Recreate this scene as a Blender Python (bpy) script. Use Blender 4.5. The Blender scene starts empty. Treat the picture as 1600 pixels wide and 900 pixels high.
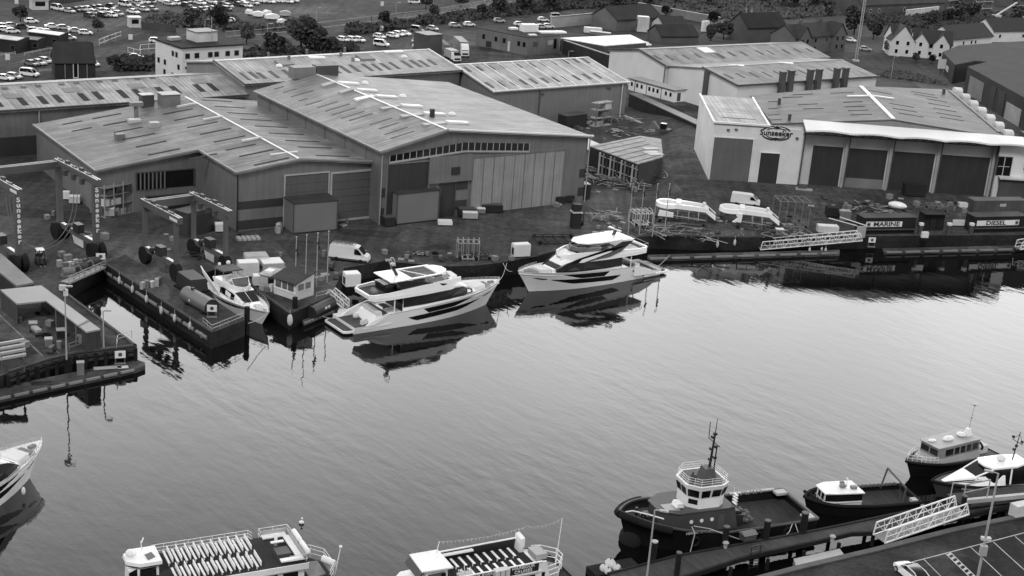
import bpy, bmesh, math, random
from mathutils import Vector, Matrix
from mathutils.geometry import tessellate_polygon
random.seed(7)
PI = math.pi
R = math.radians
sin, cos = math.sin, math.cos
SC = bpy.context.scene
COL = SC.collection
# camera
FPX, PITCH, ROLL, CAMH = 2290.0, R(18.7), R(4.49), 75.0
cr, sr, cp, sp = cos(ROLL), sin(ROLL), cos(PITCH), sin(PITCH)
FW = Vector((0, cp, -sp)); R0 = Vector((1, 0, 0)); U0 = Vector((0, sp, cp))
CAMP = Vector((0, 0, CAMH))
cam = bpy.data.cameras.new('camera')
cam.sensor_width = 36.0
cam.lens = FPX * 36.0 / 1600.0
cam.clip_start = 1.0
cam.clip_end = 6000.0
camo = bpy.data.objects.new('camera', cam)
COL.objects.link(camo)
rx = R0 * cr + U0 * sr
up = R0 * (-sr) + U0 * cr
m = Matrix((rx, up, -FW)).transposed().to_4x4()
m.translation = CAMP
camo.matrix_world = m
SC.camera = camo
# sky, sun, exposure (overcast day, monochrome)
SUN_EL, SUN_AZ = R(48), R(195)          # azimuth clockwise from +Y : behind the camera
w = bpy.data.worlds.new('World'); SC.world = w; w.use_nodes = True
nt = w.node_tree; nt.nodes.clear()
def wn(t, **k):
 n = nt.nodes.new(t)
 for a, b in k.items(): setattr(n, a, b)
 return n
out = wn('ShaderNodeOutputWorld'); bg = wn('ShaderNodeBackground')
sky = wn('ShaderNodeTexSky', sky_type='NISHITA', sun_disc=False)
sky.sun_elevation = SUN_EL; sky.sun_rotation = SUN_AZ; sky.air_density = 1.5; sky.dust_density = 6.0
bw = wn('ShaderNodeRGBToBW')
tc = wn('ShaderNodeTexCoord'); sep = wn('ShaderNodeSeparateXYZ')
nt.links.new(tc.outputs['Generated'], sep.inputs[0])
nt.links.new(sky.outputs[0], bw.inputs[0])
ramp = wn('ShaderNodeValToRGB')
cr_ = ramp.color_ramp
cr_.elements[0].position = 0.0; cr_.elements[0].color = (.8, .8, .8, 1)
cr_.elements[1].position = 1.0; cr_.elements[1].color = (.10, .10, .10, 1)
for pos, v in ((.20, .80), (.31, .84), (.38, .82), (.43, .70), (.49, .52), (.57, .28), (.7, .12)):
 e = cr_.elements.new(pos); e.color = (v, v, v, 1)
nt.links.new(sep.outputs['Z'], ramp.inputs[0])
cloud = wn('ShaderNodeTexNoise'); cloud.inputs['Scale'].default_value = 3.0; cloud.inputs['Detail'].default_value = 5
nt.links.new(tc.outputs['Generated'], cloud.inputs['Vector'])
cm = wn('ShaderNodeMapRange'); cm.inputs[1].default_value = .3; cm.inputs[2].default_value = .7
cm.inputs[3].default_value = .9; cm.inputs[4].default_value = 1.1
nt.links.new(cloud.outputs[0], cm.inputs[0])
az = wn('ShaderNodeVectorMath', operation='DOT_PRODUCT'); az.inputs[1].default_value = (.10, .58, 0)
nt.links.new(tc.outputs['Generated'], az.inputs[0])
az1 = wn('ShaderNodeMath', operation='ADD'); az1.inputs[1].default_value = .50
nt.links.new(az.outputs['Value'], az1.inputs[0])
m1 = wn('ShaderNodeMath', operation='MULTIPLY'); m2 = wn('ShaderNodeMath', operation='MULTIPLY')
m3 = wn('ShaderNodeMath', operation='MULTIPLY'); m3.inputs[1].default_value = 38.0
nt.links.new(ramp.outputs[0], m1.inputs[0]); nt.links.new(cm.outputs[0], m1.inputs[1])
nt.links.new(m1.outputs[0], m2.inputs[0]); nt.links.new(az1.outputs[0], m2.inputs[1])
nt.links.new(m2.outputs[0], m3.inputs[0])
ad = wn('ShaderNodeMath', operation='ADD')
mk = wn('ShaderNodeMath', operation='MULTIPLY'); mk.inputs[1].default_value = .22
nt.links.new(bw.outputs[0], mk.inputs[0])
nt.links.new(mk.outputs[0], ad.inputs[0]); nt.links.new(m3.outputs[0], ad.inputs[1])
nt.links.new(ad.outputs[0], bg.inputs['Color'])
bg.inputs['Strength'].default_value = 0.1
nt.links.new(bg.outputs[0], out.inputs[0])
sl = bpy.data.lights.new('sun', 'SUN'); sl.energy = 1.45; sl.angle = R(16); sl.color = (1, .995, .99)
so = bpy.data.objects.new('sun', sl); COL.objects.link(so)
sd = Vector((sin(SUN_AZ) * cos(SUN_EL), cos(SUN_AZ) * cos(SUN_EL), sin(SUN_EL)))
so.rotation_euler = sd.to_track_quat('Z', 'Y').to_euler()
SC.view_settings.view_transform = 'Standard'
SC.view_settings.look = 'None'
SC.view_settings.exposure = 0.25
SC.view_settings.gamma = 1.0
SC.view_settings.use_curve_mapping = False
# places read off the photograph
WZ = -2.5
def TERR(x, y):
 s_ = (y-269.2-(x-65.4)*.29); sm = lambda t: max(0, min(1, t))**2*(3-2*max(0, min(1, t)))
 return 2.4*sm((s_-2)/17)*sm((x-24)/14)*sm((376-y)/22)
def P(u, v, z=None):
 if z is None:
  q = P(u, v, 0.0)
  if u < 1050 or v > 366 or v < 150: return q
  for _ in range(12): q = P(u, v, TERR(q.x, q.y))
  return q
 return P_(u, v, z)
def P_(u, v, z=0.0):
 """the point of the plane at height z seen at pixel (u, v) of the 1600x900 photograph"""
 x, y = u - 800.0, v - 450.0
 X, Y = x * cr + y * sr, -x * sr + y * cr
 d = FW * FPX + R0 * X - U0 * Y
 return CAMP + d * ((z - CAMH) / d.z)
def ray(u, v):
 x, y = u - 800.0, v - 450.0
 X, Y = x * cr + y * sr, -x * sr + y * cr
 return (FW * FPX + R0 * X - U0 * Y).normalized()
def proj(q):
 d = Vector(q) - CAMP; D = d.dot(FW)
 X, Y = FPX * d.dot(R0) / D, -FPX * d.dot(U0) / D
 return (800 + X * cr - Y * sr, 450 + X * sr + Y * cr)
def HT(b, vt):
 lo, hi = 0.0, 90.0
 for _ in range(40):
  mm = (lo + hi) / 2
  if proj((b[0], b[1], b[2] + mm))[1] > vt: lo = mm
  else: hi = mm
 return lo
def lerp(a, b, t): return a + (b - a) * t
# mesh collector
class MB:
 def __init__(s): s.v = []; s.f = []; s.m = []
 def add(s, vs, fs, mi=0):
  n = len(s.v); s.v += [tuple(q) for q in vs]
  for f in fs: s.f.append([i + n for i in f]); s.m.append(mi)
  return s
 def box(s, x0, x1, y0, y1, z0, z1, mi=0):
  return s.add([(x0,y0,z0),(x1,y0,z0),(x1,y1,z0),(x0,y1,z0),(x0,y0,z1),(x1,y0,z1),(x1,y1,z1),(x0,y1,z1)],
      [(0,3,2,1),(4,5,6,7),(0,1,5,4),(1,2,6,5),(2,3,7,6),(3,0,4,7)], mi)
 def cb(s, c, sz, yaw=0, mi=0, taper=1.0):
  a, b, h = sz[0]/2, sz[1]/2, sz[2]
  cy, sy = cos(yaw), sin(yaw); vs = []
  for z, k in ((0, 1.0), (h, taper)):
   for x, y in ((-a,-b),(a,-b),(a,b),(-a,b)):
    x *= k; y *= k
    vs.append((c[0]+x*cy-y*sy, c[1]+x*sy+y*cy, c[2]+z))
  return s.add(vs, [(0,3,2,1),(4,5,6,7),(0,1,5,4),(1,2,6,5),(2,3,7,6),(3,0,4,7)], mi)
 def bar(s, p, q, a, b=None, mi=0):
  """rectangular bar p->q, a wide (horizontal), b deep"""
  b = b or a; p = Vector(p); q = Vector(q); d = (q-p)
  if d.length < 1e-6: return s
  d.normalize()
  sd_ = d.cross(Vector((0,0,1)))
  if sd_.length < 1e-3: sd_ = Vector((1,0,0))
  sd_.normalize(); u = sd_.cross(d).normalized()
  vs = []
  for e in (p, q):
   for i, j in ((-1,-1),(1,-1),(1,1),(-1,1)): vs.append(e + sd_*(a/2*i) + u*(b/2*j))
  return s.add(vs, [(0,3,2,1),(4,5,6,7),(0,1,5,4),(1,2,6,5),(2,3,7,6),(3,0,4,7)], mi)
 def tube(s, p, q, r, r2=None, n=8, mi=0, cap=True):
  r2 = r if r2 is None else r2
  p = Vector(p); q = Vector(q); d = (q-p)
  if d.length < 1e-6: return s
  d.normalize()
  a = d.orthogonal().normalized(); b = d.cross(a)
  vs = []
  for e, rr in ((p, r), (q, r2)):
   for i in range(n): vs.append(e + (a*cos(2*PI*i/n) + b*sin(2*PI*i/n))*rr)
  fs = [(i, (i+1)%n, n+(i+1)%n, n+i) for i in range(n)]
  if cap: fs += [tuple(range(n-1,-1,-1)), tuple(range(n, 2*n))]
  return s.add(vs, fs, mi)
 def path(s, pts, r, n=6, mi=0, closed=False):
  k = len(pts)
  for i in range(k if closed else k-1): s.tube(pts[i], pts[(i+1)%k], r, n=n, mi=mi)
  return s
 def wheel(s, c, r, wd, yaw=0, n=18, mi=0):
  d = Vector((-sin(yaw), cos(yaw), 0)) * wd/2
  c = Vector(c); return s.tube(c-d, c+d, r, n=n, mi=mi)
 def ell(s, c, r, n=12, k=8, mi=0, half=False):
  if isinstance(r, (int, float)): r = (r, r, r)
  vs = []; fs = []
  k0 = 0; lat = [(-PI/2 + PI*j/k) for j in range(k+1)] if not half else [PI/2*j/k for j in range(k+1)]
  for la in lat:
   for i in range(n):
    a = 2*PI*i/n
    vs.append((c[0]+r[0]*cos(la)*cos(a), c[1]+r[1]*cos(la)*sin(a), c[2]+r[2]*sin(la)))
  for j in range(k):
   for i in range(n):
    fs.append((j*n+i, j*n+(i+1)%n, (j+1)*n+(i+1)%n, (j+1)*n+i))
  return s.add(vs, fs, mi)
 def prism(s, pts, z0, z1, mi=0, top=None):
  n = len(pts); z1f = (lambda i: z1) if not callable(z1) else (lambda i: z1(pts[i]))
  vs = [(p[0], p[1], z0) for p in pts] + [(p[0], p[1], z1f(i)) for i, p in enumerate(pts)]
  tri = tessellate_polygon([[Vector((p[0], p[1], 0)) for p in pts]])
  s.add(vs, [(i,(i+1)%n,n+(i+1)%n,n+i) for i in range(n)] + [tuple(reversed(t)) for t in tri], mi)
  s.add(vs, [tuple(n+i for i in t) for t in tri], mi if top is None else top)
  return s
 def loft(s, rings, mi=0, cap=True, closed=True):
  n = len(rings[0]); vs = [q for r_ in rings for q in r_]; fs = []
  for j in range(len(rings)-1):
   for i in range(n if closed else n-1):
    fs.append((j*n+i, j*n+(i+1)%n, (j+1)*n+(i+1)%n, (j+1)*n+i))
  if cap and closed:
   fs.append(tuple(range(n-1,-1,-1))); fs.append(tuple((len(rings)-1)*n+i for i in range(n)))
  return s.add(vs, fs, mi)
 def poly(s, pts, mi=0): return s.add(pts, [tuple(range(len(pts)))], mi)
 def plate(s, pts, t, mi=0):
  """a flat plate through pts (in order), t thick downwards"""
  n = len(pts); vs = [tuple(q) for q in pts] + [(q[0], q[1], q[2]-t) for q in pts]
  return s.add(vs, [tuple(range(n)), tuple(range(2*n-1, n-1, -1))] + [(i,(i+1)%n,n+(i+1)%n,n+i) for i in range(n)], mi)
 def build(s, name, mats, parent=None, label=None, smooth=False, kind=None):
  me = bpy.data.meshes.new(name); me.from_pydata(s.v, [], s.f); me.validate()
  mats = mats if isinstance(mats, (list, tuple)) else [mats]
  for mt in mats: me.materials.append(mt)
  if len(me.polygons) == len(s.m):
   me.polygons.foreach_set('material_index', s.m)
  bm = bmesh.new(); bm.from_mesh(me)
  bmesh.ops.recalc_face_normals(bm, faces=bm.faces)
  bm.to_mesh(me); bm.free()
  if smooth:
   me.polygons.foreach_set('use_smooth', [True]*len(me.polygons))
   try: me.set_sharp_from_angle(angle=R(38))
   except Exception: pass
  o = bpy.data.objects.new(name, me); COL.objects.link(o)
  if parent: o.parent = parent
  if label: o['label'] = label
  if kind: o['kind'] = kind
  return o
def tag(o, label, cat, group=None):
 o['label'] = label; o['category'] = cat
 if group: o['group'] = group
 return o
def thing(name, label, cat, loc=(0,0,0), rz=0.0, group=None):
 o = bpy.data.objects.new(name, None); COL.objects.link(o); o.empty_display_size = .5
 o.location = loc; o.rotation_euler = (0, 0, rz)
 return tag(o, label, cat, group)
KIDS = {}
def dup(root, loc, rz, label=None, group=None, scale=None):
 c = root.copy(); COL.objects.link(c); c.location = loc; c.rotation_euler = (0, 0, rz)
 if label: c['label'] = label
 if group: c['group'] = group
 if scale: c.scale = scale if isinstance(scale, tuple) else (scale,)*3
 for ch in [o for o in root.children]:
  k = ch.copy(); COL.objects.link(k); k.parent = c
  for g in list(ch.children):
   q = g.copy(); COL.objects.link(q); q.parent = k
 return c
def LOC(root, q):
 """world point -> local coordinates of a thing (yaw only)"""
 q = Vector(q) - Vector(root.location); a = -root.rotation_euler.z
 return Vector((q.x*cos(a)-q.y*sin(a), q.x*sin(a)+q.y*cos(a), q.z))
def text(name, s, size, mat, parent, loc, rot, ext=.03, align='CENTER', spacing=1.0, sx=1.0, label=None, line=1.0, bold=0.0):
 cu = bpy.data.curves.new(name, 'FONT'); cu.body = s; cu.size = size; cu.extrude = ext
 cu.align_x = align; cu.align_y = 'CENTER'; cu.space_character = spacing; cu.space_line = line; cu.offset = bold
 cu.resolution_u = 3
 t = bpy.data.objects.new(name, cu); COL.objects.link(t)
 bpy.context.view_layer.update()
 me = bpy.data.meshes.new_from_object(t)
 bpy.data.objects.remove(t)
 me.materials.clear(); me.materials.append(mat)
 o = bpy.data.objects.new(name, me); COL.objects.link(o); o.parent = parent
 o.location = loc; o.rotation_euler = rot; o.scale = (sx, 1, 1)
 if label: o['label'] = label
 return o
# procedural materials (the photograph is monochrome: all greys)
MATS = {}
def G(name, v, rough=.7, kind='plain', scale=1.0, amt=.18, bump=.0, metal=0.0, spec=.4, coat=0.0, axis='X', freq=1.0):
 """grey material v with mottling; kinds: plain, roof (ribs+streaks), planks, brick, asphalt, grass"""
 key = (name, v)
 if key in MATS: return MATS[key]
 mt = bpy.data.materials.new(name); mt.use_nodes = True
 t = mt.node_tree; b = t.nodes['Principled BSDF']; N = t.nodes.new; Lk = t.links.new
 b.inputs['Roughness'].default_value = rough
 b.inputs['Metallic'].default_value = metal
 b.inputs['Specular IOR Level'].default_value = spec if rough < .5 or metal else (.08 if rough > .62 else .18)
 if coat: b.inputs['Coat Weight'].default_value = coat
 co = N('ShaderNodeTexCoord')
 def noise(sc, det=4, vec=None, rg=.55):
  n = N('ShaderNodeTexNoise'); n.inputs['Scale'].default_value = sc; n.inputs['Detail'].default_value = det
  n.inputs['Roughness'].default_value = rg
  Lk(vec or co.outputs['Object'], n.inputs['Vector']); return n.outputs[0]
 def mr(src, lo, hi, a=.3, b_=.7):
  n = N('ShaderNodeMapRange'); n.inputs[1].default_value = a; n.inputs[2].default_value = b_
  n.inputs[3].default_value = lo; n.inputs[4].default_value = hi; Lk(src, n.inputs[0]); return n.outputs[0]
 def mul(a, b_):
  n = N('ShaderNodeMath'); n.operation = 'MULTIPLY'
  for i, q in enumerate((a, b_)):
   if isinstance(q, (int, float)): n.inputs[i].default_value = q
   else: Lk(q, n.inputs[i])
  return n.outputs[0]
 def mapped(sx, sy, sz):
  n = N('ShaderNodeMapping'); n.inputs['Scale'].default_value = (sx, sy, sz)
  Lk(co.outputs['Object'], n.inputs[0]); return n.outputs[0]
 def bumpit(h, st, dist=.05):
  n = N('ShaderNodeBump'); n.inputs['Strength'].default_value = st; n.inputs['Distance'].default_value = dist
  Lk(h, n.inputs['Height']); Lk(n.outputs[0], b.inputs['Normal'])
 big = mr(noise(.25*scale, 5), 1-amt, 1+amt)
 fine = mr(noise(3.5*scale, 6, rg=.7), 1-amt*.5, 1+amt*.5)
 val = mul(mul(big, fine), v)
 if kind == 'roof':
  st = mr(noise(1.0, 5, mapped(.07, 1.3, .07) if axis == 'X' else mapped(1.3, .07, .07)), 1-amt*1.3, 1+amt*1.1)
  wv = N('ShaderNodeTexWave'); wv.bands_direction = 'Y' if axis == 'X' else 'X'
  wv.inputs['Scale'].default_value = .32*freq; wv.inputs['Distortion'].default_value = .0
  Lk(co.outputs['Object'], wv.inputs[0])
  rib = mr(wv.outputs[1], .84, 1.05, 0, .35)
  bt = N('ShaderNodeTexBrick'); bt.inputs['Scale'].default_value = 1.0; bt.inputs['Brick Width'].default_value = 6.3; bt.inputs['Row Height'].default_value = 1.05
  bt.inputs['Mortar Size'].default_value = .035; bt.inputs['Color1'].default_value = (1.16,)*3+(1,); bt.inputs['Color2'].default_value = (.82,)*3+(1,); bt.inputs['Mortar'].default_value = (.72,)*3+(1,)
  if axis == 'X': Lk(co.outputs['Object'], bt.inputs[0])
  else:
   rt = N('ShaderNodeMapping'); rt.inputs['Rotation'].default_value = (0, 0, PI/2); Lk(co.outputs['Object'], rt.inputs[0]); Lk(rt.outputs[0], bt.inputs[0])
  bwn = N('ShaderNodeRGBToBW'); Lk(bt.outputs[0], bwn.inputs[0])
  grime = mr(noise(.13, 8, rg=.75), .66, 1.25)
  val = mul(mul(mul(val, st), mul(rib, bwn.outputs[0])), grime)
  bumpit(wv.outputs[1], .35, .08)
 elif kind == 'planks':
  wv = N('ShaderNodeTexWave'); wv.bands_direction = axis
  wv.inputs['Scale'].default_value = .8*freq; wv.inputs['Distortion'].default_value = .4
  Lk(co.outputs['Object'], wv.inputs[0])
  st = mr(noise(1.0, 4, mapped(4, .3, 1) if axis == 'X' else mapped(.3, 4, 1)), .75, 1.3)
  val = mul(mul(val, st), mr(wv.outputs[1], .55, 1.1, 0, .3)); bumpit(wv.outputs[1], .4, .03)
 elif kind == 'clad':
  wv = N('ShaderNodeTexWave'); wv.bands_direction = axis
  wv.inputs['Scale'].default_value = .5*freq; Lk(co.outputs['Object'], wv.inputs[0])
  st = mr(noise(1.0, 5, mapped(1.6, 1.6, .12)), 1-amt, 1+amt)
  val = mul(mul(val, st), mr(wv.outputs[1], .9, 1.03, 0, .3))
 elif kind == 'asphalt':
  blot = mr(noise(.9*scale, 8, rg=.7), .55, 1.4)
  pat = mr(noise(.06*scale, 4), .6, 1.4)
  spot = mr(noise(6*scale, 2), .85, 1.15)
  streak = mr(noise(1.0, 5, mapped(.05, .5, 1)), .82, 1.2)
  vo = N('ShaderNodeTexVoronoi'); vo.inputs['Scale'].default_value = .09*scale; Lk(co.outputs['Object'], vo.inputs[0])
  vb = N('ShaderNodeRGBToBW'); Lk(vo.outputs['Color'], vb.inputs[0])
  trk = mr(noise(1.0, 3, mapped(.6, .04, 1)), .85, 1.2, .35, .65)
  val = mul(mul(mul(mul(mul(v, blot), pat), spot), streak), mul(mr(vb.outputs[0], .72, 1.3, .1, .9), trk))
  bumpit(noise(14*scale, 4), .25, .02)
 elif kind == 'grass':
  a1 = mr(noise(.02*scale, 6, rg=.6), .55, 1.6); a2 = mr(noise(.25*scale, 8, rg=.75), .5, 1.55)
  val = mul(mul(v, a1), a2); bumpit(noise(2*scale, 6), .6, .3)
 elif kind == 'leaf':
  a2 = mr(noise(1.2, 3), .5, 1.6); val = mul(v, a2)
 elif kind == 'brick':
  bt = N('ShaderNodeTexBrick'); bt.inputs['Scale'].default_value = 3.0
  bt.inputs['Color1'].default_value = (v,)*3+(1,); bt.inputs['Color2'].default_value = (v*.75,)*3+(1,)
  bt.inputs['Mortar'].default_value = (v*1.5,)*3+(1,); Lk(mapped(1, 1, 1), bt.inputs[0])
  val = mul(val, mr(noise(8, 3), .7, 1.3))
 elif bump:
  bumpit(noise(5*scale, 5), bump, .03)
 cmb = N('ShaderNodeCombineColor')
 for i in range(3): Lk(val, cmb.inputs[i])
 Lk(cmb.outputs[0], b.inputs['Base Color'])
 MATS[key] = mt
 return mt
def water_mat():
 mt = bpy.data.materials.new('harbour_water'); mt.use_nodes = True
 t = mt.node_tree; b = t.nodes['Principled BSDF']; N = t.nodes.new; Lk = t.links.new
 b.inputs['Base Color'].default_value = (.004, .004, .004, 1)
 b.inputs['Roughness'].default_value = .008; b.inputs['IOR'].default_value = 1.37
 co = N('ShaderNodeTexCoord')
 mp = N('ShaderNodeMapping'); mp.vector_type = 'TEXTURE'; mp.inputs['Rotation'].default_value = (0, 0, R(-48)); mp.inputs['Scale'].default_value = (5.0, 2.0, 1)
 Lk(co.outputs['Object'], mp.inputs[0])
 n1 = N('ShaderNodeTexNoise'); n1.inputs['Scale'].default_value = 1.0; n1.inputs['Detail'].default_value = 2.5; n1.inputs['Roughness'].default_value = .45
 Lk(mp.outputs[0], n1.inputs['Vector'])
 n2 = N('ShaderNodeTexNoise'); n2.inputs['Scale'].default_value = .03; n2.inputs['Detail'].default_value = 4
 Lk(co.outputs['Object'], n2.inputs['Vector'])
 sx = N('ShaderNodeSeparateXYZ'); Lk(co.outputs['Object'], sx.inputs[0])
 far = N('ShaderNodeMapRange'); far.inputs[1].default_value = 175; far.inputs[2].default_value = 262
 far.inputs[3].default_value = 1.0; far.inputs[4].default_value = .55; Lk(sx.outputs['Y'], far.inputs[0])
 pm = N('ShaderNodeMapRange'); pm.inputs[1].default_value = .35; pm.inputs[2].default_value = .65
 pm.inputs[3].default_value = .55; pm.inputs[4].default_value = 1.8; Lk(n2.outputs[0], pm.inputs[0])
 k = N('ShaderNodeMath'); k.operation = 'MULTIPLY'; Lk(far.outputs[0], k.inputs[0]); Lk(pm.outputs[0], k.inputs[1])
 k2 = N('ShaderNodeMath'); k2.operation = 'MULTIPLY'; k2.inputs[1].default_value = .17; Lk(k.outputs[0], k2.inputs[0])
 bp = N('ShaderNodeBump'); bp.inputs['Distance'].default_value = .18
 Lk(k2.outputs[0], bp.inputs['Strength']); Lk(n1.outputs[0], bp.inputs['Height'])
 n3 = N('ShaderNodeTexNoise'); n3.inputs['Scale'].default_value = 2.6; n3.inputs['Detail'].default_value = 3
 mp3 = N('ShaderNodeMapping'); mp3.inputs['Rotation'].default_value = (0, 0, R(15)); mp3.inputs['Scale'].default_value = (.5, 1, 1)
 Lk(co.outputs['Object'], mp3.inputs[0]); Lk(mp3.outputs[0], n3.inputs['Vector'])
 bp2 = N('ShaderNodeBump'); bp2.inputs['Strength'].default_value = .03; bp2.inputs['Distance'].default_value = .1
 Lk(n3.outputs[0], bp2.inputs['Height']); Lk(bp.outputs[0], bp2.inputs['Normal'])
 Lk(bp2.outputs[0], b.inputs['Normal'])
 return mt
def glass_mat(name, v=.008, rough=.08):
 mt = bpy.data.materials.new(name); mt.use_nodes = True
 t = mt.node_tree; b = t.nodes['Principled BSDF']; N = t.nodes.new
 b.inputs['Roughness'].default_value = rough; b.inputs['IOR'].default_value = 1.45
 co = N('ShaderNodeTexCoord'); n = N('ShaderNodeTexNoise'); n.inputs['Scale'].default_value = .7
 t.links.new(co.outputs['Object'], n.inputs['Vector'])
 r_ = N('ShaderNodeMapRange'); r_.inputs[3].default_value = v*.4; r_.inputs[4].default_value = v*1.8
 t.links.new(n.outputs[0], r_.inputs[0])
 c = N('ShaderNodeCombineColor')
 for i in range(3): t.links.new(r_.outputs[0], c.inputs[i])
 t.links.new(c.outputs[0], b.inputs['Base Color'])
 return mt
WATER = water_mat()
GLASS = glass_mat('dark_glass'); GLASS2 = glass_mat('pale_glass', .10, .12)
GEL = G('white_gelcoat', .87, .22, amt=.04, spec=.5)
GELG = G('grey_gelcoat', .42, .3, amt=.06)
WHITE = G('white_paint', .74, .45, amt=.10)
WHITE2 = G('weathered_white_paint', .55, .6, amt=.2)
LGREY = G('light_grey_paint', .36, .5, amt=.15)
MGREY = G('mid_grey_paint', .18, .5, amt=.18)
DGREY = G('dark_grey_paint', .075, .5, amt=.22)
BLACK = G('black_paint', .022, .45, amt=.25)
RUBBER = G('tyre_rubber', .016, .85, amt=.3)
STEEL = G('galvanised_steel', .45, .4, metal=.5, amt=.15)
ALU = G('bright_aluminium', .72, .35, metal=.3, amt=.08)
TEAK = G('teak_deck', .10, .65, 'planks', amt=.12, axis='Y', freq=3)
ASPH = G('yard_asphalt', .060, .9, 'asphalt')
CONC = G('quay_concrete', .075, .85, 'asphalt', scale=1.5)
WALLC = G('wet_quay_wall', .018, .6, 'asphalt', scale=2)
TIMB = G('weathered_timber', .05, .8, 'planks', axis='X', freq=1.6, amt=.25)
TIMBD = G('dark_timber', .018, .8, amt=.3, scale=2)
ROPE = G('rope', .5, .9)
# THE SETTING
far = [Vector((-3500, -200, 0)), Vector((-3500, 4500, 0)), Vector((3500, 4500, 0)), Vector((3500, -200, 0))]
EDGE = [(-420, 735), (-60, 607), (15, 582), (78, 562), (120, 552), (214, 541), (93, 450), (163, 413), (330, 520), (383, 500),
  (287, 437), (340, 420), (395, 450), (452, 491), (517, 462), (538, 419), (600, 408), (690, 416), (742, 415), (778, 411), (842, 400), (925, 379),
  (1025, 368), (1100, 371), (1175, 371), (1345, 369), (1600, 367), (2000, 362)]
ew = [P(u, v) for u, v in EDGE]
poly = [Vector((-3500, ew[0].y - 60, 0))] + ew + [Vector((3500, ew[-1].y + 60, 0)), Vector((3500, 4500, 0)), Vector((-3500, 4500, 0))]
g = MB(); g.v = [tuple(q) for q in poly]
for t in tessellate_polygon([poly]): g.f.append(list(t)); g.m.append(0)
GROUND = G('rough_ground', .056, .95, 'grass', scale=1)
g.build('ground', GROUND, kind='structure')
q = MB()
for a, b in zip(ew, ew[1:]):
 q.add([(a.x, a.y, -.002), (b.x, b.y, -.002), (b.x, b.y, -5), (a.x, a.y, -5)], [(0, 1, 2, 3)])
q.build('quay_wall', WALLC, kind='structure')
wm = MB(); wm.add([(-700, -300, WZ), (700, -300, WZ), (700, 420, WZ), (-700, 420, WZ)], [(0, 1, 2, 3)])
wm.build('water', WATER, kind='structure')
def sheet(name, pix, mat, z, kind='structure'):
 pts = [P(u, v) for u, v in pix]
 for p_ in pts: p_.z = z
 mm = MB(); mm.v = [tuple(p_) for p_ in pts]
 for t in tessellate_polygon([pts]): mm.f.append(list(t)); mm.m.append(0)
 return mm.build(name, mat, kind=kind)
sheet('yard', [(-420, 735)] + [(u, v) for u, v in EDGE[1:-1]] + [(1990, 362), (1990, 300), (1640, 285), (1600, 215), (1380, 130), (1090, 150), (1080, 118), (915, 88), (700, 60), (620, 62), (560, 80),
  (430, 90), (120, 125), (-60, 128), (-420, 300)], ASPH, .004)
GRAV = G('car_park_gravel', .085, .95, 'asphalt', scale=.6)
sheet('car_park', [(-60, 60), (30, 20), (160, -4), (520, -4), (560, 22), (430, 22), (240, 48), (150, 72), (40, 88), (-60, 100)], GRAV, .008)
ROADM = G('road_asphalt', .07, .85, 'asphalt', scale=.5)
PATHM = G('worn_track', .075, .9, 'asphalt', scale=.8)
sheet('road', [(-50, 112), (60, 90), (180, 72), (300, 50), (430, 52), (560, 34), (760, 2), (850, -10), (900, -10), (780, 8), (600, 42), (430, 62), (300, 66), (180, 84), (80, 102), (-50, 124)], ROADM, .012)
sheet('road', [(1640, 140), (1480, 100), (1320, 70), (1318, 95), (1400, 112), (1470, 160), (1640, 240)], ROADM, .012)
sheet('road', [(920, 30), (1000, 20), (1120, 30), (1240, 48), (1320, 70), (1330, 84), (1220, 60), (1110, 40), (1000, 30)], ROADM, .016)
sheet('path', [(150, 90), (260, 78), (262, 81), (152, 94)], PATHM, .020)
sheet('path', [(60, 108), (250, 96), (250, 99), (60, 112)], PATHM, .024)
PATCH = G('pale_concrete_slab', .07, .9, 'asphalt', scale=1.4)
sheet('pavement', [(170, 408), (196, 398), (232, 420), (262, 448), (318, 492), (316, 506), (168, 414)], PATCH, .010)
sheet('pavement', [(905, 300), (1000, 285), (1100, 290), (1250, 296), (1240, 303), (1100, 303), (960, 306)], PATCH, .010)
sheet('pavement', [(1100, 352), (1180, 352), (1178, 369), (1100, 369)], PATCH, .010)
sheet('pavement', [(10, 575), (40, 560), (60, 552), (78, 561)], PATCH, .010)
FQ = [P(880, 1010), P(1120, 918), P(1240, 886), P(1364, 857), P(1486, 826), P(1584, 806), P(1760, 762)]
fpoly = FQ + [Vector((FQ[-1].x+60, FQ[-1].y-10, 0)), Vector((180, 20, 0)), Vector((0, 20, 0))]
g = MB(); g.prism([(p_.x, p_.y) for p_ in fpoly], -5, 0)
g.build('quay_foreground', G('quay_asphalt', .030, .85, 'asphalt', scale=2), kind='structure')
k = MB()
for a, b in zip(FQ, FQ[1:]):
 d = (b - a).normalized(); n = Vector((d.y, -d.x, 0))
 k.prism([(a.x, a.y), (b.x, b.y), (b.x+n.x*.75, b.y+n.y*.75), (a.x+n.x*.75, a.y+n.y*.75)], .002, .14)
k.build('kerb', G('granite_kerb', .10, .8, scale=2), kind='structure')
LINE = G('road_line_paint', .42, .7, scale=3, amt=.25)
ml = MB()
def stripe(mb, a, b, wd, z=.006):
 d = (b - a).normalized(); n = Vector((-d.y, d.x, 0)) * wd/2
 mb.add([tuple(q) for q in ((a.x-n.x, a.y-n.y, z), (b.x-n.x, b.y-n.y, z), (b.x+n.x, b.y+n.y, z), (a.x+n.x, a.y+n.y, z))], [(0, 1, 2, 3)])
L0, L1 = P(1418, 880), P(1640, 822)
stripe(ml, L0, L1, .14)
def zz(u, v): return P(1240 + u/3.461, 640 + v/3.461)
bd = (zz(1246, 865) - zz(1080, 715)).normalized()
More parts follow.
